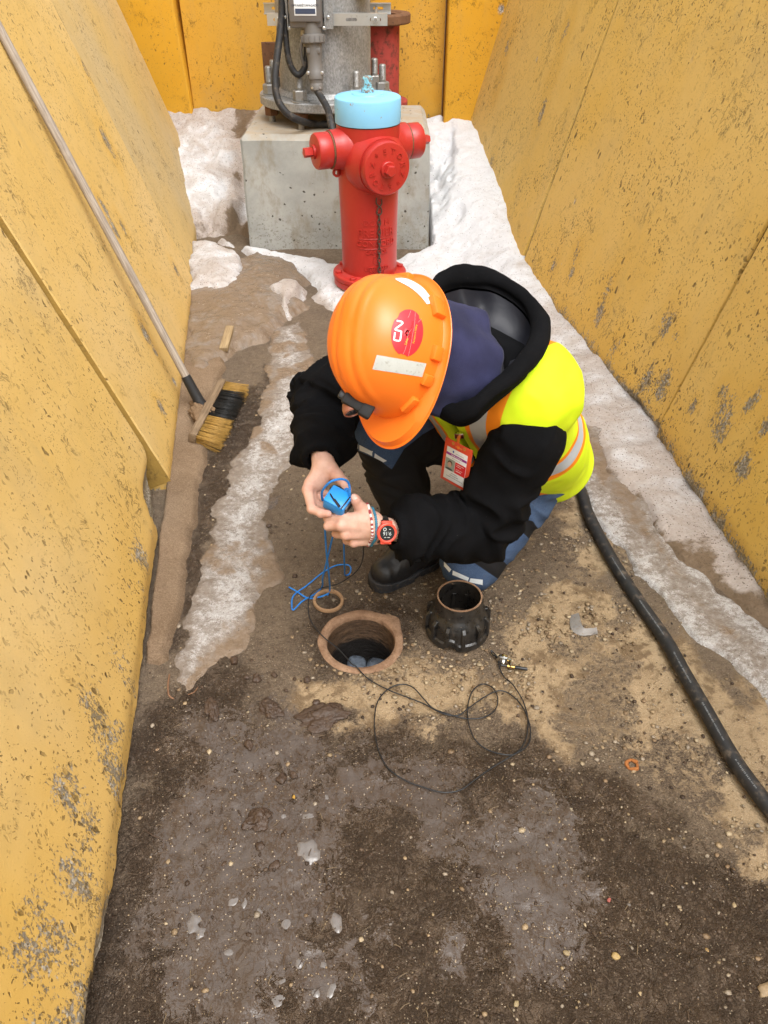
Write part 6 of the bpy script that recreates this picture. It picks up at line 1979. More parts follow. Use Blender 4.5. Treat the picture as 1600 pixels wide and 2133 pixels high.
def head_sdf(P):
    d = rc(P, hat_pt(-0.035, 0, 0.005), hat_pt(0.030, 0, 0.01), 0.083, 0.080, 0.92, hL)
    d = smin(d, rc(P, hat_pt(0.030, 0, -0.045), hat_pt(0.045, 0, -0.135), 0.064, 0.034), 0.04)         # face and jaw
    d = smin(d, rc(P, hat_pt(0.060, 0, -0.135), hat_pt(0.066, 0, -0.137), 0.020, 0.017), 0.02)          # chin
    d = smin(d, rc(P, hat_pt(-0.03, 0, -0.06), NECK, 0.054, 0.050), 0.03)
    d = smin(d, rc(P, hat_pt(0.089, 0, -0.045), hat_pt(0.106, 0, -0.083), 0.009, 0.0125), 0.010)        # nose
    for s in (1, -1):
        eye = hat_pt(0.083, s * 0.032, -0.048)
        d = np.maximum(d, -(np.linalg.norm(P - hat_pt(0.096, s * 0.032, -0.048), axis=-1) - 0.013))
        d = smin(d, np.linalg.norm(P - hat_pt(0.078, s * 0.032, -0.048), axis=-1) - 0.0125, 0.003)       # eyelids
        d = smin(d, rc(P, hat_pt(0.088, s * 0.014, -0.034), hat_pt(0.080, s * 0.045, -0.034), 0.008, 0.007), 0.008)
        d = smin(d, rc(P, hat_pt(-0.008, s * 0.083, -0.042), hat_pt(0.000, s * 0.079, -0.085), 0.014, 0.009, 0.5, hL), 0.006)  # ears
        d = smin(d, rc(P, hat_pt(0.106 * 0.94, s * 0.010, -0.083), hat_pt(0.095, s * 0.012, -0.083), 0.007, 0.008), 0.005)
    for z, r in ((-0.104, 0.0065), (-0.114, 0.0075)):
        d = smin(d, rc(P, hat_pt(0.084, -0.018, z), hat_pt(0.084, 0.018, z), r, r), 0.006)
    return d
def under_sdf(P):
    d = torso_sdf(P, -0.03)
    for a, b, ra, rb in ((LSH, LEL, 0.052, 0.045), (LEL, LW2, 0.046, 0.033), (RSH, REL, 0.052, 0.045), (REL, RW2, 0.046, 0.033), (LHIP, LKN, 0.075, 0.055), (LKN, LAN, 0.050, 0.038), (RHIP, RKN, 0.075, 0.055), (RKN, RAN, 0.052, 0.040)):
        d = smin(d, rc(P, a, b, ra, rb), 0.02)
    d = smin(d, rc(P, RAN, hp * 0.35 + tp * 0.65 + np.array([0, 0, 0.05]), 0.032, 0.026), 0.02)
    d = smin(d, rc(P, LAN, LAN + np.array([0.10, 0.08, 0.0]), 0.036, 0.026), 0.02)
    d = smin(d, rc(P, torso_pt(TL - 0.1), NECK, 0.06, 0.048), 0.03)
    return d
Va, Qa = snets(under_sdf, (-0.25, 1.30, 0.0), (0.78, 2.15, 0.95), 0.011)
Vb, Qb = snets(head_sdf, HCn + np.array([-0.16, -0.20, -0.25]), HCn + np.array([0.22, 0.22, 0.16]), 0.0042)
Vb = smooth_mesh(Vb, Qb, 1)
Vc, Qc, fc_ = hand_mesh(LH)
Vd, Qd, fd_ = hand_mesh(RH)
VB = np.vstack([Va, Vb, Vc, Vd])
QB = np.vstack([Qa, Qb + len(Va), Qc + len(Va) + len(Vb), Qd + len(Va) + len(Vb) + len(Vc)])
me = mesh_np('body', VB, QB)
fattr(me, 'flush', np.concatenate([np.zeros(len(Va)), 0.25 + 0 * Vb[:, 0], fc_, fd_]))
body = link('body', me, SKIN, worker)
NAIL = simple('finger_nail', (0.66, 0.42, 0.34), 0.3)
HBV = bvh_of(np.vstack([Vc, Vd]), np.vstack([Qc, Qd + len(Vc)]))
for px, py, w, h, a in ((737.5, 1035.5, 5.0, 6.5, -0.6),):
    V, F = [], []
    for j in range(5):
        for i in range(5):
            u, v = (i / 2 - 1), (j / 2 - 1)
            k = 1.0 / max(1.0, math.hypot(u, v) ** 0.8)
            x, y = u * w * k, v * h * k
            q = onto(HBV, px + x * math.cos(a) - y * math.sin(a), py + x * math.sin(a) + y * math.cos(a), 0.0007)
            V.append(q if q is not None else V[-1])
    for j in range(4):
        for i in range(4): F.append((j * 5 + i, j * 5 + i + 1, (j + 1) * 5 + i + 1, (j + 1) * 5 + i))
    link('nail', mesh_np('nail', V, F), NAIL, body)
for s in (1, -1):
    MB().lathe([(0.0001, -0.0115), (0.006, -0.0095), (0.0100, -0.005), (0.0115, 0), (0.0100, 0.005), (0.006, 0.0095), (0.0001, 0.0115)], 16, hat_pt(0.0805, s * 0.032, -0.048), hf2).build('eye', simple('eye_white', (0.6, 0.58, 0.55), 0.2), body)
def hair_sdf(P):
    d = rc(P, hat_pt(-0.040, 0, -0.01), hat_pt(0.015, 0, 0.015), 0.089, 0.083, 0.93, hL)
    d = np.maximum(d, -(((P - HCn) @ hu) + 0.065 - 0.35 * ((P - HCn) @ hf2)))
    return np.maximum(d, -head_sdf(P) - 0.004 + 0.0)
garment('hair', hair_sdf, HCn - 0.16, HCn + 0.16, 0.005, HAIR)

# ---- hard hat
def hat_shell(th, ph, off=0.0):
    """th round the head from the front, ph 0 rim .. 1 crown"""
    a, b, H = 0.1385 - off, 0.113 - off, 0.150 - off
    c = np.cos(ph * math.pi / 2) ** 0.72
    s = np.sin(ph * math.pi / 2) ** 1.06
    f = a * c * np.cos(th) - 0.006 * s; l = b * c * np.sin(th); u = H * s
    if off == 0:
        k = ss(0.22, 0.42, ph) * ss(1.25, 0.95, np.abs(f) / 0.11 + 0.0)
        r = 0.0
        for q0, w, hh in ((0.0, 0.016, 0.0042), (0.030, 0.0075, 0.0026), (-0.030, 0.0075, 0.0026)):
            r = r + hh * np.exp(-((l - q0) / w) ** 4)
        rad_ = np.sqrt((f / a) ** 2 + (l / b) ** 2 + (u / H) ** 2) + 1e-6
        g = r * k
        f, l, u = f * (1 + g / a), l * (1 + g / b), u * (1 + g / H)
    return f, l, u
nT = 120
ths = np.linspace(0, 2 * math.pi, nT, endpoint=False)
rows = []
for ph in np.linspace(1, 0.0, 34): rows.append(hat_shell(ths, np.full(nT, max(0.0, min(0.999, ph)))))
cosp = np.clip(np.cos(ths), 0, 1)
vis = 0.043 * cosp ** 2.2
base = hat_shell(ths, np.zeros(nT))
out = lambda w, du: (base[0] + (w + vis) * np.cos(ths), base[1] + (w + vis * 0.5) * np.sin(ths), base[2] + du - 0.012 * cosp ** 2 * (w > 0.004) * 1.0)
rows += [out(0.004, -0.003), out(0.011, -0.0055), out(0.0145, -0.005), out(0.0158, -0.0065), out(0.0145, -0.009), out(0.004, -0.0085)]
for ph in np.linspace(0.0, 1, 16): rows.append(hat_shell(ths, np.full(nT, max(0.0, min(0.999, ph))), 0.004))
HV = np.array([HCn + r[0][:, None] * hf2 + r[1][:, None] * hL + r[2][:, None] * hu for r in rows]).reshape(-1, 3)
HF = []
for i in range(len(rows) - 1):
    for k in range(nT): HF.append((i * nT + k, i * nT + (k + 1) % nT, (i + 1) * nT + (k + 1) % nT, (i + 1) * nT + k))
HF.append(tuple(range(nT))); HF.append(tuple((len(rows) - 1) * nT + k for k in range(nT))[::-1])
me = mesh_np('hard_hat', HV, HF)
bm = bmesh.new(); bm.from_mesh(me); bmesh.ops.recalc_face_normals(bm, faces=bm.faces[:]); bm.to_mesh(me); bm.free()
me.set_sharp_from_angle(angle=rad(50))
hat = link('hard_hat', me, HATM, worker)
HB = bvh_of(HV, HF)
for deg, w, ln, hgt in ((122, 0.021, 0.013, 0.030), (84, 0.014, 0.012, 0.024), (62, 0.011, 0.011, 0.024), (36, 0.019, 0.010, 0.018), (-122, 0.021, 0.013, 0.030), (-84, 0.014, 0.012, 0.024), (-62, 0.011, 0.011, 0.024), (-36, 0.019, 0.010, 0.018), (180, 0.02, 0.011, 0.02)):
    t = rad(deg)
    f, l, u = hat_shell(np.array([t]), np.array([0.09]))
    c = hat_pt(float(f[0]), float(l[0]), float(u[0]) - 0.004)
    od = nrm(hf2 * math.cos(t) / 0.1385 + hL * math.sin(t) / 0.113)
    td = nrm(np.cross(hu, od))
    MB().box(c + od * 0.001, w, ln * 0.75, hgt * 0.5, td, od, 0.003).build('accessory_slot', HATM, hat)
V, F = patch_px(HB, [(785, 739), (888, 757), (879, 785), (776, 769)], 16, 4, 0.0008)
link('reflective_strip', mesh_np('reflective_strip', V, F), REFG, hat)
oe = [(824, 580), (849, 581.5), (881, 600), (904, 631)]; ie = [(824, 583), (855, 600), (875, 617), (889, 634)]
V, F = [], []
so, si = spline([np.array([*p, 0.]) for p in oe], 5), spline([np.array([*p, 0.]) for p in ie], 5)
for a, b2 in zip(so, si):
    for v in (0, .33, .66, 1):
        p = a * (1 - v) + b2 * v
        q = onto(HB, p[0], p[1], 0.0008); V.append(q if q is not None else V[-1])
for i in range(len(so) - 1):
    for k in range(3): F.append((i * 4 + k, i * 4 + k + 1, (i + 1) * 4 + k + 1, (i + 1) * 4 + k))
link('reflective_strip', mesh_np('reflective_strip', V, F), REFL, hat)
# round sticker
STK = simple('red_sticker', (0.66, 0.022, 0.035), 0.35, 0, 60, 0.1, 0.06, (0.5, 0.20, 0.2), 0.12, 40)
sc_ = np.array([848.0, 693.5]); sa_ = rad(6)
def stk(u, v, off):
    """u across, v along the sticker, both in units of its half size"""
    x, y = u * 33.0, v * 49.0
    return onto(HB, sc_[0] + x * math.cos(sa_) - y * math.sin(sa_), sc_[1] + x * math.sin(sa_) + y * math.cos(sa_), off)
V, F = [stk(0, 0, 0.0009)], []
nr, na = 8, 48
for i in range(1, nr + 1):
    for k in range(na):
        a = 2 * math.pi * k / na
        r = i / nr
        if i == nr:
            r *= 1 - 0.07 * (vnoise(np.array([math.cos(a) * 4, math.sin(a) * 4, 1.0]), 1, 3) > 0.68)
        V.append(stk(r * math.cos(a), r * math.sin(a), 0.0009))
for k in range(na): F.append((0, 1 + k, 1 + (k + 1) % na))
for i in range(nr - 1):
    for k in range(na): F.append((1 + i * na + k, 1 + i * na + (k + 1) % na, 1 + (i + 1) * na + (k + 1) % na, 1 + (i + 1) * na + k))
stick = link('sticker', mesh_np('sticker', V, F), STK, hat)
def stk_stroke(name, pts, w, mat, off=0.0014):
    """flat print: a line of given half width on the sticker, in measured pixels"""
    P = [np.array([*p, 0.0]) for p in pts]
    V, F = [], []
    for i, p in enumerate(P):
        t = nrm(P[min(i + 1, len(P) - 1)] - P[max(i - 1, 0)])
        nn = np.array([-t[1], t[0], 0])
        for s in (-1, 1):
            q = p + nn * w * s
            V.append(onto(HB, q[0], q[1], off))
    for i in range(len(P) - 1): F.append((2 * i, 2 * i + 1, 2 * i + 3, 2 * i + 2))
    return link(name, mesh_np(name, V, F), mat, hat)
PW = simple('white_print', (0.80, 0.78, 0.78), 0.4); PY = simple('yellow_print', (0.85, 0.50, 0.03), 0.4); PD = simple('dark_red_print', (0.22, 0.008, 0.012), 0.45)
zx = lambda x, y: (800 + x / 13.333, 620 + y / 13.333)
cn = [zx(300, 965), zx(278, 1120), zx(272, 1160), zx(300, 1180), zx(395, 1198), zx(435, 1180), zx(452, 1120), zx(470, 970), zx(462, 935), zx(330, 905), zx(312, 880), zx(330, 855), zx(490, 735), zx(505, 700), zx(480, 672), zx(345, 645)]
stk_stroke('lettering', [p[:2] for p in spline([np.array([*p, 0.]) for p in cn], 4)], 1.75, PW)
def stk_text(txt, size, c, ang, mat, spc=1.0):
    V, F = text_geo(txt, size, 0, spc)
    ca, sa = math.cos(ang), math.sin(ang)
    W_ = []
    for v in V:
        x, y = v[0], -v[1]
        W_.append(onto(HB, c[0] + x * ca - y * sa, c[1] + x * sa + y * ca, 0.0014))
    return link('lettering', mesh_np('lettering', W_, F, False), mat, hat)
up = rad(-83)
stk_text('Safety', 6.4, zx(615, 1215), up + 0.12, PY)
stk_text('Contractors', 8.6, zx(735, 950), up + 0.05, PD, 1.05)
stk_text('Partners in Safety', 5.6, zx(850, 1010), up + 0.03, PY)
CRK = simple('sticker_crack', (0.78, 0.38, 0.36), 0.5)
for ln in ([zx(860, 420), zx(835, 800), zx(790, 990), zx(745, 1290), zx(665, 1620)], [zx(740, 360), zx(680, 520), zx(655, 565)], [zx(1030, 590), zx(935, 690)], [zx(760, 880), zx(660, 1020), zx(610, 1340), zx(530, 1560)]):
    stk_stroke('crack', [p[:2] for p in spline([np.array([*p, 0.]) for p in ln], 4)], 0.22, CRK, 0.0012)
# lamp clipped to the front of the hat
LC = hat_pt(0.142, 0.012, 0.082)
lX = nrm(Yp(768, 856, 1.325) - Yp(712, 822, 1.340)); lY = nrm(hf2 - lX * (hf2 @ lX))
lamp = MB().box(Yp(741, 842, 1.316), 0.028, 0.011, 0.0135, lX, lY, 0.005).box(Yp(763, 855, 1.310), 0.0125, 0.014, 0.0155, lX, lY, 0.004).build('head_lamp', simple('dull_black_lamp', (0.006, 0.006, 0.006), 0.7), hat)
MB().box(Yp(715, 824, 1.335), 0.009, 0.008, 0.010, lX, lY, 0.003).build('lamp_hinge', BLACKP, hat)
la = nrm(hf2 * 0.75 + hL * 0.45 - hu * 0.1)
lc = Yp(733, 853, 1.318)
MB().lathe([(0.0, -0.014), (0.015, -0.014), (0.0185, -0.004), (0.0185, 0.006), (0.0165, 0.008), (0.0150, 0.004), (0.0, 0.003)], 24, lc, la).build('lamp_body', simple('copper_lamp_rim', (0.34, 0.13, 0.08), 0.35, 0.3, 0, 0, 0.2, (0.6, 0.5, 0.42), 0.4, 90), hat)
MB().lathe([(0.0, 0.0062), (0.0149, 0.0056)], 24, lc, la, cap=False).build('lens', simple('dark_lens', (0.03, 0.04, 0.055), 0.08), hat)
MB().box(Yp(764, 851, 1.315), 0.009, 0.008, 0.011, nrm([0.8, -0.2, -0.4]), nrm([0.3, 0.9, 0]), 0.003).build('red_switch', simple('dark_red_plastic', (0.20, 0.02, 0.02), 0.3), hat)
MB().box(Yp(752, 838, 1.345), 0.013, 0.004, 0.006, nrm([0.9, -0.1, -0.4]), nrm([0.3, 0.9, 0]), 0.002).build('tape_scrap', simple('white_tape', (0.62, 0.58, 0.55), 0.6), hat)

# ---- navy neck flap under the hat
def flap(th, s):
    """th from the front round the left side to the back"""
    k = s / 0.20
    a = 0.124 * (1 - 0.08 * k) + 0.012 * k; b = 0.103 + 0.016 * k
    wv = 0.010 * np.sin(th * 5 + 2.0 * k) * k + 0.006 * np.sin(th * 9 - 3 * k + 1) * k
    f = (a + wv) * np.cos(th) - 0.030 * k * ss(1.2, 3.0, np.abs(th)) + 0.014 * k; l = (b + wv) * np.sin(th); u = -s + 0.004
    return f, l, u
nth, nsx = 90, 30
TH, Sx = np.meshgrid(np.linspace(rad(26), rad(334), nth), np.linspace(0, 0.195, nsx))
f, l, u = flap(np.where(TH > math.pi, TH - 2 * math.pi, TH), Sx)
# soften the jump in th: use the wrapped angle only where needed
f, l, u = flap(TH - math.pi, Sx); f = -f + 0.0; l = -l
f2 = (0.124 * (1 - 0.08 * Sx / .2) + 0.012 * Sx / .2)
kS = Sx / 0.20
wv = 0.007 * np.sin(TH * 4 + 2.2 * kS) * kS + 0.004 * np.sin(TH * 9 - 3 * kS) * kS + 0.012 * (fbm(np.stack([np.cos(TH) * 2.2, np.sin(TH) * 2.2, Sx * 9], -1), 1.0, 3, 5) - .5) * kS * 2
bk = ss(rad(90), rad(180), np.minimum(TH, 2 * math.pi - TH))
f = (f2 + wv) * np.cos(TH) - 0.012 * kS * bk
l = (0.104 + 0.018 * kS + wv) * np.sin(TH)
u = -Sx + 0.006
em = np.minimum(TH - rad(26), rad(334) - TH)
hemf = 1 + 0.012 * ss(rad(9), rad(7), em)
l = l * hemf; f = f * hemf
outer = HCn + f[..., None] * hf2 + l[..., None] * hL + u[..., None] * hu
inner = HCn + (f * 0.965)[..., None] * hf2 + (l * 0.965)[..., None] * hL + u[..., None] * hu
V = np.vstack([outer.reshape(-1, 3), inner.reshape(-1, 3)])
I = np.arange(nth * nsx).reshape(nsx, nth); K = I + nth * nsx
F = [tuple(q) for q in np.stack([I[:-1, :-1], I[:-1, 1:], I[1:, 1:], I[1:, :-1]], -1).reshape(-1, 4)] + [tuple(q) for q in np.stack([K[:-1, :-1], K[1:, :-1], K[1:, 1:], K[:-1, 1:]], -1).reshape(-1, 4)]
for e in (0, nth - 1):
    for j in range(nsx - 1): F.append((I[j, e], I[j + 1, e], K[j + 1, e], K[j, e]) if e == 0 else (I[j + 1, e], I[j, e], K[j, e], K[j + 1, e]))
for j in (0, nsx - 1):
    for i in range(nth - 1): F.append((I[j, i], K[j, i], K[j, i + 1], I[j, i + 1]))
me = mesh_np('neck_flap', V, F)
bm = bmesh.new(); bm.from_mesh(me); bmesh.ops.recalc_face_normals(bm, faces=bm.faces[:]); bm.to_mesh(me); bm.free()
flp = link('neck_flap', me, NAVY, worker)

# ---- black hood lying open on the back
RIMP = [(905, 596, 1.66), (935, 576, 1.70), (978, 571, 1.73), (1030, 580, 1.74), (1083, 609, 1.71), (1116, 648, 1.66), (1126, 695, 1.57), (1106, 742, 1.475), (1064, 786, 1.40), (1016, 822, 1.355), (984, 850, 1.335), (945, 862, 1.36), (905, 830, 1.44), (885, 740, 1.55), (886, 660, 1.62)]
rim = np.array(spline([Yp(a, b2, y) for a, b2, y in RIMP], 8, close=True))
nR = len(rim)
ctr = torso_pt(TL + 0.01, 0.01, 0.03)
rows = []
Z0 = np.array([0, 0, 1.0])
up_ = nrm(tA * 0.7 + Z0 * 0.5)
outv = rim - ctr; outv = outv - (outv @ up_)[:, None] * up_; outv = outv / np.linalg.norm(outv, axis=1)[:, None]
idx = np.arange(nR) / nR
RR_ = 0.0170 + 0.004 * np.sin(idx * 2 * math.pi * 3)
lin_start = None
prof = []
SKD = np.clip(ss(1.45, 1.66, rim[:, 1]), 0.30, 1)
for k, (lp, dn) in enumerate([(0.02, 0.15), (-0.03, 0.09), (-0.05, 0.04)]):
    rows.append(rim + (rim - ctr) * (-lp * 0.9 * SKD)[:, None] - up_ * (dn * SKD)[:, None])
for a in np.linspace(rad(-40), rad(215), 11):
    sq = 0.75 + 0.5 * fbm(np.stack([np.cos(idx * 6.283) * 2, np.sin(idx * 6.283) * 2, idx * 0 + a * 0.6], -1), 1.6, 3, 71)
    rows.append(rim + outv * (1.2 * RR_ * sq * math.cos(a))[:, None] + up_ * (0.95 * RR_ * sq * math.sin(a))[:, None])
n_out = len(rows)
for lp, dn in ((0.09, 0.018), (0.13, 0.034), (0.20, 0.046), (0.30, 0.052), (0.40, 0.050), (0.50, 0.044), (0.60, 0.038), (0.70, 0.034), (0.82, 0.03), (0.93, 0.022)):
    rows.append(rim + (ctr - rim) * lp - up_ * dn)
R3 = np.array(rows)
nn = fbm(R3 * np.array([1, 1, 1]), 9, 3, 61) - 0.5
fold = (1 - np.abs(2 * vnoise(R3 @ np.stack([outv[0], np.cross(up_, outv[0]), up_], 1) * np.array([7, 20, 8]), 1, 62) - 1)) - 0.5
amp = np.zeros(len(rows)); amp[n_out:] = np.array([0.3, 0.7, 1, 1, 1, 1, 0.9, 0.6, 0.3, 0.1])
cd_ = (ctr - R3); cd_ = cd_ / (np.linalg.norm(cd_, axis=-1)[..., None] + 1e-6)
R3 = R3 + (amp[:, None] * (0.045 * fold + 0.012 * nn))[..., None] * (up_ * 0.85 + cd_ * 0.4)
R3[:n_out] += (nn[:n_out] * 0.026)[..., None] * up_
def ring_mesh(R):
    m, n = R.shape[:2]
    F = []
    for i in range(m - 1):
        for k in range(n): F.append((i * n + k, i * n + (k + 1) % n, (i + 1) * n + (k + 1) % n, (i + 1) * n + k))
    return R.reshape(-1, 3), F
V, F = ring_mesh(R3[:n_out + 1]); hood = link('hood', mesh_np('hood', V, F), FLEECE, worker)
V, F = ring_mesh(R3[n_out:]); V = smooth_mesh(V, np.array(F), 1)
link('hood_lining', mesh_np('hood_lining', V, F), LINING, hood)

# ---- watch and bracelets on the left wrist
wa_ = nrm(LWR - LEL)
wcen = np.array(LW2 + (yp(786, 1103, 1.368) - LW2) * 0.0)
waxis = nrm(yp(786, 1103, 1.368) - LW2)
wp = onto(HBV, 803, 1108, 0.0)
if wp is None: wp = yp(803, 1108, 1.34)
onax = LW2 + waxis * ((wp - LW2) @ waxis)
wn = nrm(wp - onax)
wX = waxis; wY = np.cross(wn, wX)           # reading direction: towards the hand
watch = thing('watch', None, None, wp); watch.parent = worker; watch.matrix_parent_inverse = worker.matrix_basis.inverted()
WRED = simple('coral_red_case', (0.72, 0.075, 0.04), 0.4); WBLK = simple('watch_black', (0.012, 0.012, 0.013), 0.3)
wo_ = wp + wn * 0.0015
case = MB().lathe([(0.0, -0.002), (0.020, -0.002), (0.0215, 0.0), (0.0215, 0.009), (0.0225, 0.0095), (0.0225, 0.0125), (0.0205, 0.0135), (0.0175, 0.0128), (0.0172, 0.0105)], 40, wo_, wn, cap=False).build('case', WRED, watch)
for s in (1, -1):
    MB().box(wo_ + wY * s * 0.0215 + wn * 0.004, 0.0125, 0.005, 0.0045, wX, wY, 0.002).build('lug', WRED, watch)
dial = MB().lathe([(0.0, 0.0112), (0.0174, 0.0112)], 40, wo_, wn, cap=False).build('dial', simple('watch_glass', (0.018, 0.022, 0.026), 0.07), watch)
DIG = simple('lcd_digits', (0.50, 0.55, 0.55), 0.4)
put_text('digits', '9:16', 0.0118, wo_ + wn * 0.0117 + wY * 0.0008, wX, wY, DIG, watch, 0.0001, 1.0, 0.0)
MB().lathe([(0.0026, 0.01165), (0.0040, 0.01165)], 18, wo_ - wY * 0.0085 - wX * -0.006, wn, cap=False).build('sub_dial', DIG, watch)
for i, (xx, yy, w) in enumerate([(-0.004, 0.0100, 0.0030), (0.004, 0.0100, 0.0022), (-0.006, -0.0085, 0.0020)]):
    MB().box(wo_ + wn * 0.0117 + wX * xx + wY * yy, w, 0.0006, 0.0001, wX, wY).build('dial_mark', DIG, watch)
wr = float(np.linalg.norm(wp - onax))
b = MB()
V, F = [], []
na = 48
for k in range(na):
    a = 2 * math.pi * k / na
    d = math.cos(a) * wn + math.sin(a) * wY
    r0 = wr + 0.0012; r1 = wr + 0.0042 + 0.0007 * (k % 2)
    c = onax
    for r, x in ((r0, -0.0105), (r1, -0.0095), (r1, 0.0095), (r0, 0.0105)):
        V.append(c + d * r + waxis * x)
for k in range(na):
    for q in range(4): F.append((k * 4 + q, ((k + 1) % na) * 4 + q, ((k + 1) % na) * 4 + (q + 1) % 4, k * 4 + (q + 1) % 4))
me = mesh_np('strap', V, F, False)
bm = bmesh.new(); bm.from_mesh(me); bmesh.ops.recalc_face_normals(bm, faces=bm.faces[:]); bm.to_mesh(me); bm.free()
link('strap', me, WBLK, watch)
def bead_mat():
    m = M('bracelet_beads'); return m.set(color=m.attr('col', 'Color'), rough=0.5)
BEAD = bead_mat()
def bracelet(px, cols, nb_, rtube, grow, tilt):
    p = onto(HBV, px, 1108, 0.0)
    if p is None: return
    oc = LW2 + waxis * ((p - LW2) @ waxis)
    rr = np.linalg.norm(p - oc) + grow
    ax2 = nrm(waxis + tilt * wY)
    V, F, C_ = [], [], []
    X = nrm(wn - ax2 * (wn @ ax2)); Y2 = np.cross(ax2, X)
    seg, nt = 6, 8
    for k in range(nb_ * seg):
        a = 2 * math.pi * k / (nb_ * seg)
        d = math.cos(a) * X + math.sin(a) * Y2
        # follow the wrist: cast in towards its axis
        q0 = oc + d * 0.09
        loc, n_, i_, ds = HBV.ray_cast(Vector(q0), Vector(-d))
        r_here = (np.linalg.norm(np.array(loc) - oc) if loc is not None else rr) + grow
        fr = (k % seg) / seg
        rt = rtube * (0.62 + 0.38 * math.sin(math.pi * (fr + 0.02)))
        for j in range(nt):
            b3 = 2 * math.pi * j / nt
            V.append(oc + d * (r_here + rt * math.cos(b3)) + ax2 * rt * 1.25 * math.sin(b3))
            C_.append(cols[(k // seg) % len(cols)])
    n = nb_ * seg
    for k in range(n):
        for j in range(nt): F.append((k * nt + j, k * nt + (j + 1) % nt, ((k + 1) % n) * nt + (j + 1) % nt, ((k + 1) % n) * nt + j))
    me = mesh_np('bracelet', V, F); cattr(me, 'col', np.array(C_))
    link('bracelet', me, BEAD, worker)
bracelet(775, [(0.72, 0.66, 0.62), (0.30, 0.03, 0.035)], 34, 0.0026, 0.0018, 0.10)
bracelet(784, [(0.02, 0.15, 0.25), (0.03, 0.20, 0.30)], 44, 0.0028, 0.0018, 0.05)

# ================================================================ the float, its cord and the badge
BLUEF = simple('sky_blue_plastic', (0.020, 0.30, 0.82), 0.42, 0, 60, 0.05, 0.06)
DC = Yp(704, 1044, 1.392)
camr, camu, camt = _R, _U, -_F
ex = nrm(0.84 * camr - 0.46 * camu + 0.15 * camt); ey = nrm(0.50 * camr + 0.72 * camu - 0.45 * camt); ey = nrm(ey - ex * (ex @ ey))
dev = thing('sensor_float', 'small sky blue plastic block held between the two hands', 'sensor', DC)
MB().box(DC, 0.0265, 0.0235, 0.020, ex, ey, 0.005).build('block', BLUEF, dev)
MB().box(DC + ex * 0.0262, 0.004, 0.016, 0.013, ex, ey, 0.002).build('end_cap', BLACKP, dev)
ez = np.cross(ex, ey)
if ez @ camt < 0: ez = -ez
coil = [DC - ex * 0.024 + ey * 0.006 + ez * 0.008, DC - ex * 0.016 - ey * 0.006 + ez * 0.0225, DC + ex * 0.002 - ey * 0.016 + ez * 0.0225, DC + ex * 0.016 - ey * 0.021 + ez * 0.021]
MB().tube(spline([DC + ex * 0.01 + ey * 0.027, DC - ex * 0.014 + ey * 0.029 + ez * 0.01, DC - ex * 0.028 + ey * 0.016 + ez * 0.016] + coil, 6), 0.0018, 8).build('whip_wire', WIRE, dev)
MB().tube([coil[2] - ex * 0.006 + ey * 0.004, coil[3]], 0.0030, 10).build('wire_sleeve', BLACKP, dev)
MB().tube(spline([DC + ex * 0.012 + ey * 0.027 + ez * 0.01, DC + ex * 0.021 + ey * 0.020 + ez * 0.019, DC + ex * 0.022 - ey * 0.004 + ez * 0.0225, DC + ex * 0.020 - ey * 0.024 + ez * 0.02], 6), 0.0016, 8).build('whip_wire', WIRE, dev)
def rope_mat():
    m = M('blue_braided_cord'); co = m.obj()
    c = m.mix(m.rng(m.noise(co, 600, 2), 0.35, 0.65), (0.008, 0.12, 0.50), (0.025, 0.30, 0.80))
    return m.set(color=c, rough=0.65, normal=m.bump(m.noise(co, 700, 2), 0.5, 0.002))
ROPE = rope_mat()
rope = thing('blue_cord', 'blue braided cord hanging from the hands and curled on the ground', 'cord', G(650, 1240))
def rp_(pts, n=8, r=0.0023): MB().tube(spline(pts, n), r, 8).build('cord_strand', ROPE, rope, sharp=0)
rp_([Yp(672, 1042, 1.40), Yp(671, 1024, 1.38), Yp(688, 1004, 1.37), Yp(712, 998, 1.38), Yp(726, 1006, 1.39), Yp(729, 1030, 1.385), Yp(727, 1050, 1.40)], 7, 0.0027)
MB().lathe([(0.0, -0.006), (0.006, -0.005), (0.0075, 0), (0.006, 0.005), (0.0, 0.006)], 14, DC + ex * 0.006 + ey * 0.026 + ez * 0.014, ey).build('knot', ROPE, rope)
rp_([Yp(677, 1066, 1.42), Yp(677, 1100, 1.43), Yp(680, 1150, 1.47), Yp(685, 1195, 1.53), G(687, 1228, 0.022), G(682, 1240, 0.012)])
rp_([Yp(698, 1100, 1.43), Yp(690, 1130, 1.46), Yp(678, 1180, 1.53), Yp(672, 1205, 1.57), G(671, 1222, 0.015), G(655, 1238, 0.006), G(630, 1252, 0.006), G(612, 1270, 0.006), G(608, 1262, 0.007), G(612, 1240, 0.006), G(640, 1219, 0.008), G(672, 1193, 0.012), G(700, 1178, 0.012), G(725, 1177, 0.012), G(731, 1186, 0.010), G(727, 1196, 0.008), G(719, 1198, 0.010), Yp(718, 1186, 1.66), Yp(717, 1160, 1.56), Yp(716, 1125, 1.45), Yp(716, 1110, 1.42)], 7)
rp_([G(602, 1223, 0.006), G(618, 1232, 0.006), G(642, 1246, 0.006), G(668, 1243, 0.008), G(684, 1236, 0.012)], 6)

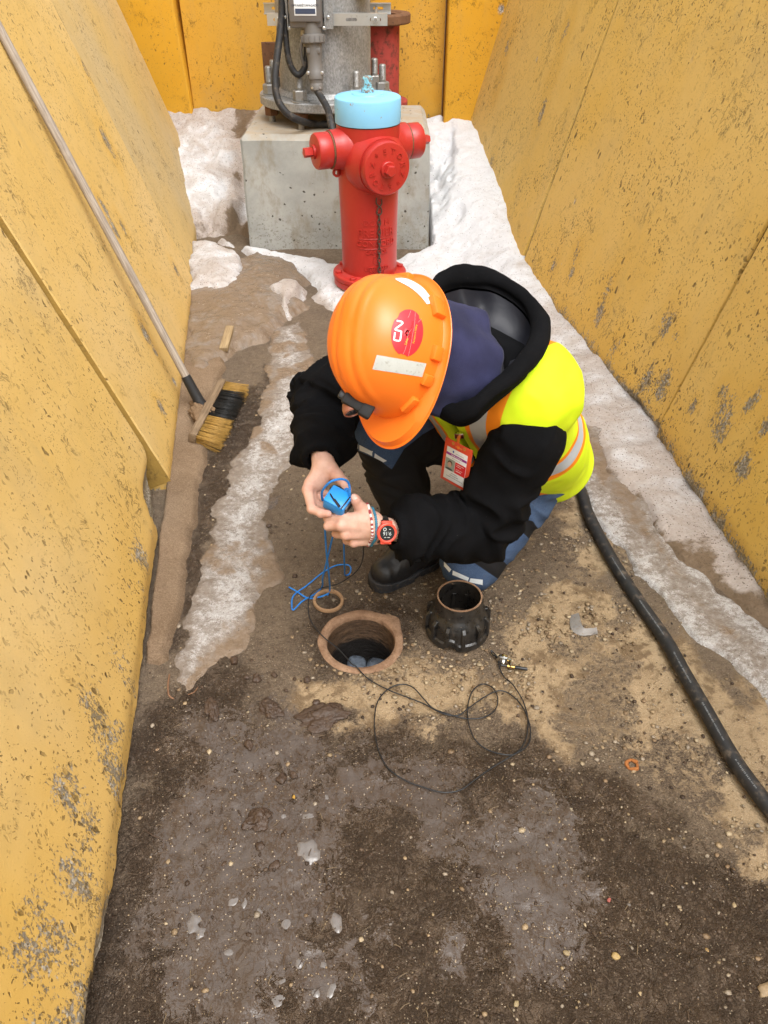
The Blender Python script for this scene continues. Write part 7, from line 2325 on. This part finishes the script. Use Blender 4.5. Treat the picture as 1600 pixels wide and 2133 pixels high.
# badge
TLc = Yp(929, 909.5, 1.53); TRc = Yp(985.5, 939, 1.472)
bX = nrm(TRc - TLc); wB = np.linalg.norm(TRc - TLc)
bY = nrm(np.array([0, 0, 1.0]) - 0.03 * bX + np.array([0.03, 0.10, 0])); bY = nrm(bY - bX * (bX @ bY)); bZ = np.cross(bX, bY)
hB = 0.112
badge = thing('id_badge', 'red badge holder with photo card hanging from the yellow vest', 'badge', (TLc + TRc) / 2)
bd_ = lambda x, y, z=0.0: TLc + bX * x * wB - bY * y * hB + bZ * z
BRED = simple('orange_red_vinyl', (0.62, 0.06, 0.025), 0.4, 0, 40, 0.1, 0.08)
def bbox(name, x0, x1, y0, y1, z0, z1, mat, parent, bev=0.0006):
    c = bd_((x0 + x1) / 2, (y0 + y1) / 2, (z0 + z1) / 2)
    return MB().box(c, (x1 - x0) * wB / 2, (y1 - y0) * hB / 2, (z1 - z0) / 2, bX, bY, bev).build(name, mat, parent)
bbox('holder', 0, 1, 0, 1, -0.001, 0.001, BRED, badge, 0.0009)
card = bbox('card', 0.11, 0.87, 0.17, 0.93, 0.0011, 0.0018, WHITEL, badge, 0.0003)
bbox('purple_band', 0.115, 0.865, 0.295, 0.35, 0.00182, 0.0020, simple('purple_print', (0.28, 0.03, 0.27), 0.45), card, 0)
bbox('red_panel', 0.48, 0.865, 0.44, 0.70, 0.00182, 0.0020, simple('red_print', (0.60, 0.012, 0.02), 0.45), card, 0)
ph = bbox('photo', 0.125, 0.47, 0.43, 0.70, 0.00182, 0.0020, simple('grey_green_print', (0.27, 0.31, 0.27), 0.5), card, 0)
def disc(name, x, y, rx, ry, z, mat, parent):
    V = [bd_(x, y, z)] + [bd_(x + rx * math.cos(a), y + ry * math.sin(a), z) for a in np.linspace(0, 2 * math.pi, 24, endpoint=False)]
    return link(name, mesh_np(name, V, [(0, 1 + (k + 1) % 24, 1 + k) for k in range(24)], False), mat, parent)
disc('printed_shoulders', 0.29, 0.672, 0.13, 0.027, 0.0022, simple('dark_green_print', (0.05, 0.06, 0.055), 0.5), card)
disc('printed_hair', 0.295, 0.535, 0.088, 0.068, 0.0022, simple('brown_print', (0.07, 0.045, 0.03), 0.5), card)
disc('printed_face', 0.29, 0.565, 0.072, 0.062, 0.0024, simple('skin_print', (0.50, 0.31, 0.24), 0.5), card)
rb2 = random.Random(5)
def squiggle(x0, x1, y, h, mat):
    b = MB(); x = x0
    while x < x1:
        w = rb2.uniform(0.012, 0.03)
        hh = h * rb2.uniform(0.5, 1.0)
        b.add([bd_(x, y, 0.0021), bd_(x + w, y, 0.0021), bd_(x + w, y - hh, 0.0021), bd_(x, y - hh, 0.0021)], [(3, 2, 1, 0)])
        x += w + rb2.uniform(0.006, 0.012)
    b.build('print_line', mat, card, smooth=False)
GRY = simple('grey_print', (0.20, 0.21, 0.23), 0.5)
squiggle(0.45, 0.72, 0.26, 0.016, GRY); squiggle(0.30, 0.70, 0.335, 0.020, PW); squiggle(0.35, 0.63, 0.40, 0.014, GRY)
squiggle(0.53, 0.80, 0.49, 0.016, PW); squiggle(0.53, 0.70, 0.53, 0.016, PW); squiggle(0.53, 0.76, 0.60, 0.012, PW); squiggle(0.53, 0.72, 0.645, 0.024, PW)
squiggle(0.38, 0.60, 0.755, 0.022, GRY); squiggle(0.34, 0.64, 0.805, 0.022, GRY); squiggle(0.22, 0.80, 0.85, 0.020, GRY)
disc('printed_logo', 0.36, 0.235, 0.028, 0.026, 0.0022, simple('blue_print', (0.05, 0.12, 0.40), 0.5), card)
for x in (0.30, 0.72): MB().lathe([(0.0018, 0.0), (0.0036, 0.0), (0.0036, 0.0006), (0.0018, 0.0006)], 14, bd_(x, 0.06, 0.001), bZ, close=True).build('eyelet', simple('dull_brass_eyelet', (0.45, 0.30, 0.05), 0.4), badge)
b = MB(); b.box(bd_(0.52, 0.095, 0.0014), 0.010, 0.0016, 0.0004, bX, bY, 0.0003)
b.build('slot_rim', simple('pale_orange_vinyl', (0.70, 0.20, 0.05), 0.4), badge)
cl0 = bd_(0.52, 0.09, 0.002); cl1 = Yp(957, 907, 1.545)
MB().tube(spline([cl0, cl0 * .5 + cl1 * .5 + bZ * 0.004, cl1], 5), 0.004, 8).build('clip_strap', simple('orange_strap', (0.75, 0.17, 0.02), 0.4), badge)
MB().box(cl1, 0.011, 0.005, 0.007, nrm([1, -.3, .2]), nrm([.3, 1, 0]), 0.002).build('clip', SH, badge)
# ================================================================ loose grit, chaff and twigs on the ground
def grit(name, label, n, region, smin_, smax_, cols, seed, flat=0.6, pw=2.6, subd=1):
    r = np.random.default_rng(seed)
    bm = bmesh.new(); bmesh.ops.create_icosphere(bm, subdivisions=subd, radius=1)
    P0 = np.array([v.co[:] for v in bm.verts]); F0 = np.array([[v.index for v in f.verts] for f in bm.faces]); bm.free()
    pts = []
    while len(pts) < n:
        c = np.stack([r.uniform(-0.95, 1.15, 4000), r.uniform(0.45, 3.0, 4000)], -1)
        d = region(c[:, 0], c[:, 1])
        pts += list(c[r.uniform(0, 1, len(c)) < d])
    pts = np.array(pts[:n])
    z = gz(pts[:, 0], pts[:, 1])
    size = smin_ + (smax_ - smin_) * r.uniform(0, 1, n) ** pw
    k = len(P0)
    A = np.repeat(P0[None], n, 0) * (1 + r.uniform(-0.28, 0.28, (n, k, 1)))
    A *= (size[:, None] * np.stack([r.uniform(.75, 1.3, n), r.uniform(.75, 1.2, n), r.uniform(flat * .7, flat * 1.2, n)], -1))[:, None, :]
    a = r.uniform(0, 6.28, n); ca, sa = np.cos(a)[:, None], np.sin(a)[:, None]
    A = np.stack([A[..., 0] * ca - A[..., 1] * sa, A[..., 0] * sa + A[..., 1] * ca, A[..., 2]], -1)
    A += np.stack([pts[:, 0], pts[:, 1], z + size * 0.15], -1)[:, None, :]
    F = (F0[None] + (np.arange(n) * k)[:, None, None]).reshape(-1, 3)
    me = mesh_np(name, A.reshape(-1, 3), F, subd > 1)
    cols = np.array(cols)
    C_ = cols[r.integers(0, len(cols), n)] * r.uniform(0.75, 1.15, (n, 1))
    cattr(me, 'col', np.repeat(C_, k, 0))
    return tag(link(name, me, GRITM), label, 'gravel', kind='stuff')
def grit_mat():
    m = M('mixed_grit'); co = m.obj()
    c = m.mix(m.noise(co, 300, 3, 0.6), (0.6, 0.6, 0.6), (1.1, 1.1, 1.1))
    return m.set(color=m.mix(1.0, m.attr('col', 'Color'), c, 'MULTIPLY'), rough=0.6, spec=0.4, normal=m.bump(m.noise(co, 400, 2), 0.3, 0.001))
GRITM = grit_mat()
inside = lambda X, Y: (X > -0.36 - 0.148 * Y - 0.06) & (X < np.where(Y < 2.5, 1.20 - 0.09 * Y, 0.9)) & (np.hypot(X - HC[0], Y - HC[1]) > 0.118)
HPX = GP([(620, 1200), (1130, 1180), (1200, 1300), (1130, 1480), (840, 1420), (640, 1410)])
LRX = GP([(880, 1640), (1130, 1540), (1300, 1500), (1700, 1800), (1700, 2300), (800, 2300)])
def dens_tan(X, Y):
    return inside(X, Y) * np.clip(0.03 + 0.5 * ss(-0.08, 0.1, sdpoly(X, Y, TANP[0])) * (vnoise(P3(X, Y), 9, 7) > 0.45) + 0.9 * ss(-0.05, 0.06, sdpoly(X, Y, HPX)) * vnoise(P3(X, Y), 12, 8), 0, 1)
def dens_low(X, Y):
    return inside(X, Y) * np.clip(0.10 + 0.9 * ss(-0.1, 0.2, sdpoly(X, Y, LRX)), 0, 1) * (Y < 1.35) * (0.3 + 0.7 * vnoise(P3(X, Y), 7, 9))
def dens_all(X, Y):
    return inside(X, Y) * 0.6 * (sdpoly(X, Y, ICEP) < 0)
TANC = [(0.36, 0.26, 0.15), (0.42, 0.33, 0.21), (0.30, 0.21, 0.12), (0.33, 0.27, 0.20), (0.24, 0.16, 0.09)]
LOWC = [(0.30, 0.22, 0.12), (0.24, 0.19, 0.13), (0.20, 0.155, 0.11), (0.36, 0.29, 0.20), (0.15, 0.11, 0.08), (0.20, 0.17, 0.145)]
grit('gravel', 'tan gravel bits pressed into the ground around the iron collar', 2600, dens_tan, 0.0013, 0.0075, TANC, 1, 0.28, 2.4)
grit('gravel', 'small pale pebbles scattered over the dark mud', 1000, dens_low, 0.0009, 0.0040, LOWC, 2, 0.6, 3.4)
grit('fine_grit', 'fine sandy grit over the whole ground', 9000, dens_all, 0.0007, 0.0020, [(0.30, 0.22, 0.13), (0.17, 0.12, 0.07), (0.36, 0.29, 0.21), (0.10, 0.07, 0.045)], 3, 0.7, 2.0)
grit('dirt_crumbs', 'dark crumbs of dirt around the valve hole and on the wet mud', 1700, lambda X, Y: inside(X, Y) * (0.25 + 0.75 * (vnoise(P3(X, Y), 8, 19) > 0.5)) * (sdpoly(X, Y, ICEP) < -0.01) * (Y < 2.3), 0.0012, 0.0060, [(0.075, 0.045, 0.026), (0.05, 0.03, 0.018), (0.10, 0.065, 0.04)], 4, 0.65, 2.6)
# single stones that catch the eye
ST = [(869, 1348), ]
stones = [(1282, 1991, .0085, (0.55, 0.38, 0.15), 'amber flake of stone on the grey mud'), (1246, 1701, .0062, (0.42, 0.33, 0.20), 'oval tan pebble on the grey mud'), (1191, 1686, .0055, (0.45, 0.38, 0.26), 'pale tan pebble on the grey mud'), (1269, 1874, .0052, (0.50, 0.14, 0.11), 'pinkish red pebble on the grey mud'),
          (1430, 2056, .0072, (0.66, 0.63, 0.58), 'white pebble on the brown mud'), (1334, 2069, .0068, (0.52, 0.38, 0.20), 'yellowish pebble on the brown mud'), (1530, 1886, .0064, (0.48, 0.36, 0.20), 'flat tan pebble on the brown mud'), (1180, 1985, .0070, (0.40, 0.30, 0.16), 'dull tan stone in the grey mud'), (1076, 2090, .0060, (0.42, 0.32, 0.17), 'tan pebble near the front of the mud'),
          (1473, 1980, .0058, (0.55, 0.34, 0.12), 'orange pebble on the brown mud'), (1596, 2062, .0170, (0.46, 0.33, 0.19), 'large flat tan stone chip at the edge of the mud'), (612, 1660, .0050, (0.62, 0.36, 0.06), 'small orange yellow chip on the icy mud'), (328, 1562, .0055, (0.50, 0.33, 0.20), 'small tan pebble at the foot of the nearest wall')]
bm = bmesh.new(); bmesh.ops.create_icosphere(bm, subdivisions=2, radius=1)
SP0 = np.array([v.co[:] for v in bm.verts]); SF0 = [tuple(v.index for v in f.verts) for f in bm.faces]; bm.free()
for i, (px, py, r, c, lb) in enumerate(stones):
    c = tuple(x * 0.75 for x in c)
    q = G(px, py, r * 0.1)
    P = SP0 * (1 + 1.3 * (fbm(SP0 + i * 5.1, 1.7, 3, i) - 0.5))[:, None] * np.array([r * 1.0, r * 0.72, r * 0.34])
    ca, sa = math.cos(i * 1.3), math.sin(i * 1.3)
    P = np.stack([P[:, 0] * ca - P[:, 1] * sa, P[:, 0] * sa + P[:, 1] * ca, P[:, 2]], -1) + q
    me = mesh_np('pebble', P, SF0); cattr(me, 'col', np.repeat([c], len(P), 0))
    tag(link('pebble', me, GRITM), lb, 'pebble', 'loose pebbles on the mud', 'thing')
# chaff: short flattened straws trodden into the mud
r = np.random.default_rng(9)
V, F, C_ = [], [], []
n = 0
WPX = WETP[0]
while n < 650:
    x, y = r.uniform(-0.6, 1.0), r.uniform(0.45, 1.6)
    X, Y_ = np.array([x]), np.array([y])
    if not inside(X, Y_)[0]: continue
    w = float(ss(-0.05, 0.1, sdpoly(X, Y_, WPX))[0]) * float(ss(0.75, 0.1, X)[0])
    if r.uniform() > w * (0.2 + float(vnoise(P3(X, Y_), 6, 29)[0])): continue
    a = r.normal(0.9, 0.8); L = r.uniform(0.005, 0.022); wd = r.uniform(0.0005, 0.0012); bend = r.uniform(-0.3, 0.3)
    z = float(gz(X, Y_)[0]) + r.uniform(0.0, 0.0025)
    b0 = len(V)
    for t in (0, 0.5, 1):
        aa = a + bend * t
        px_, py_ = x + math.cos(aa) * L * t, y + math.sin(aa) * L * t
        for s in (-1, 1): V.append((px_ - s * math.sin(aa) * wd, py_ + s * math.cos(aa) * wd, z + 0.0012 * math.sin(t * 3.1)))
    for s in range(3): V.append(tuple(np.array(V[b0 + 2 * s]) * .5 + np.array(V[b0 + 2 * s + 1]) * .5 + np.array([0, 0, 0.0009])))
    for q in (0, 1):
        F += [(b0 + 2 * q, b0 + 2 * q + 2, b0 + 7 + q, b0 + 6 + q), (b0 + 6 + q, b0 + 7 + q, b0 + 2 * q + 3, b0 + 2 * q + 1)]
    c = [(0.085, 0.052, 0.028), (0.05, 0.03, 0.018), (0.14, 0.095, 0.05), (0.16, 0.11, 0.06)][r.choice(4, p=[.45, .35, .15, .05])]
    C_ += [c] * 9
    n += 1
me = mesh_np('straw_chaff', V, F); cattr(me, 'col', np.array(C_))
tag(link('straw_chaff', me, GRITM), 'bits of trodden straw and bark lying in the wet mud', 'plant litter', kind='stuff')
TW = simple('reddish_twig', (0.20, 0.10, 0.05), 0.7)
tag(MB().tube(spline([G(353, 1405, .008), G(350, 1428, .012), G(352, 1448, .010), G(362, 1456, .006)], 6), [0.0022] * 19, 7).build('twig', TW), 'curled reddish twig on the mud by the nearest wall', 'twig')
tag(MB().tube(spline([G(412, 1432, .006), G(404, 1442, .010), G(392, 1447, .006)], 6), [0.0014] * 13, 6).build('twig', TW), 'thin pale twig on the mud below the ice sheet', 'twig')
tag(MB().tube(spline([G(300, 1728, .004), G(318, 1740, .008), G(333, 1746, .005)], 6), [0.0016] * 13, 6).build('twig', simple('dark_twig', (0.06, 0.035, 0.02), 0.7)), 'dark twig in the shade at the foot of the nearest wall', 'twig')
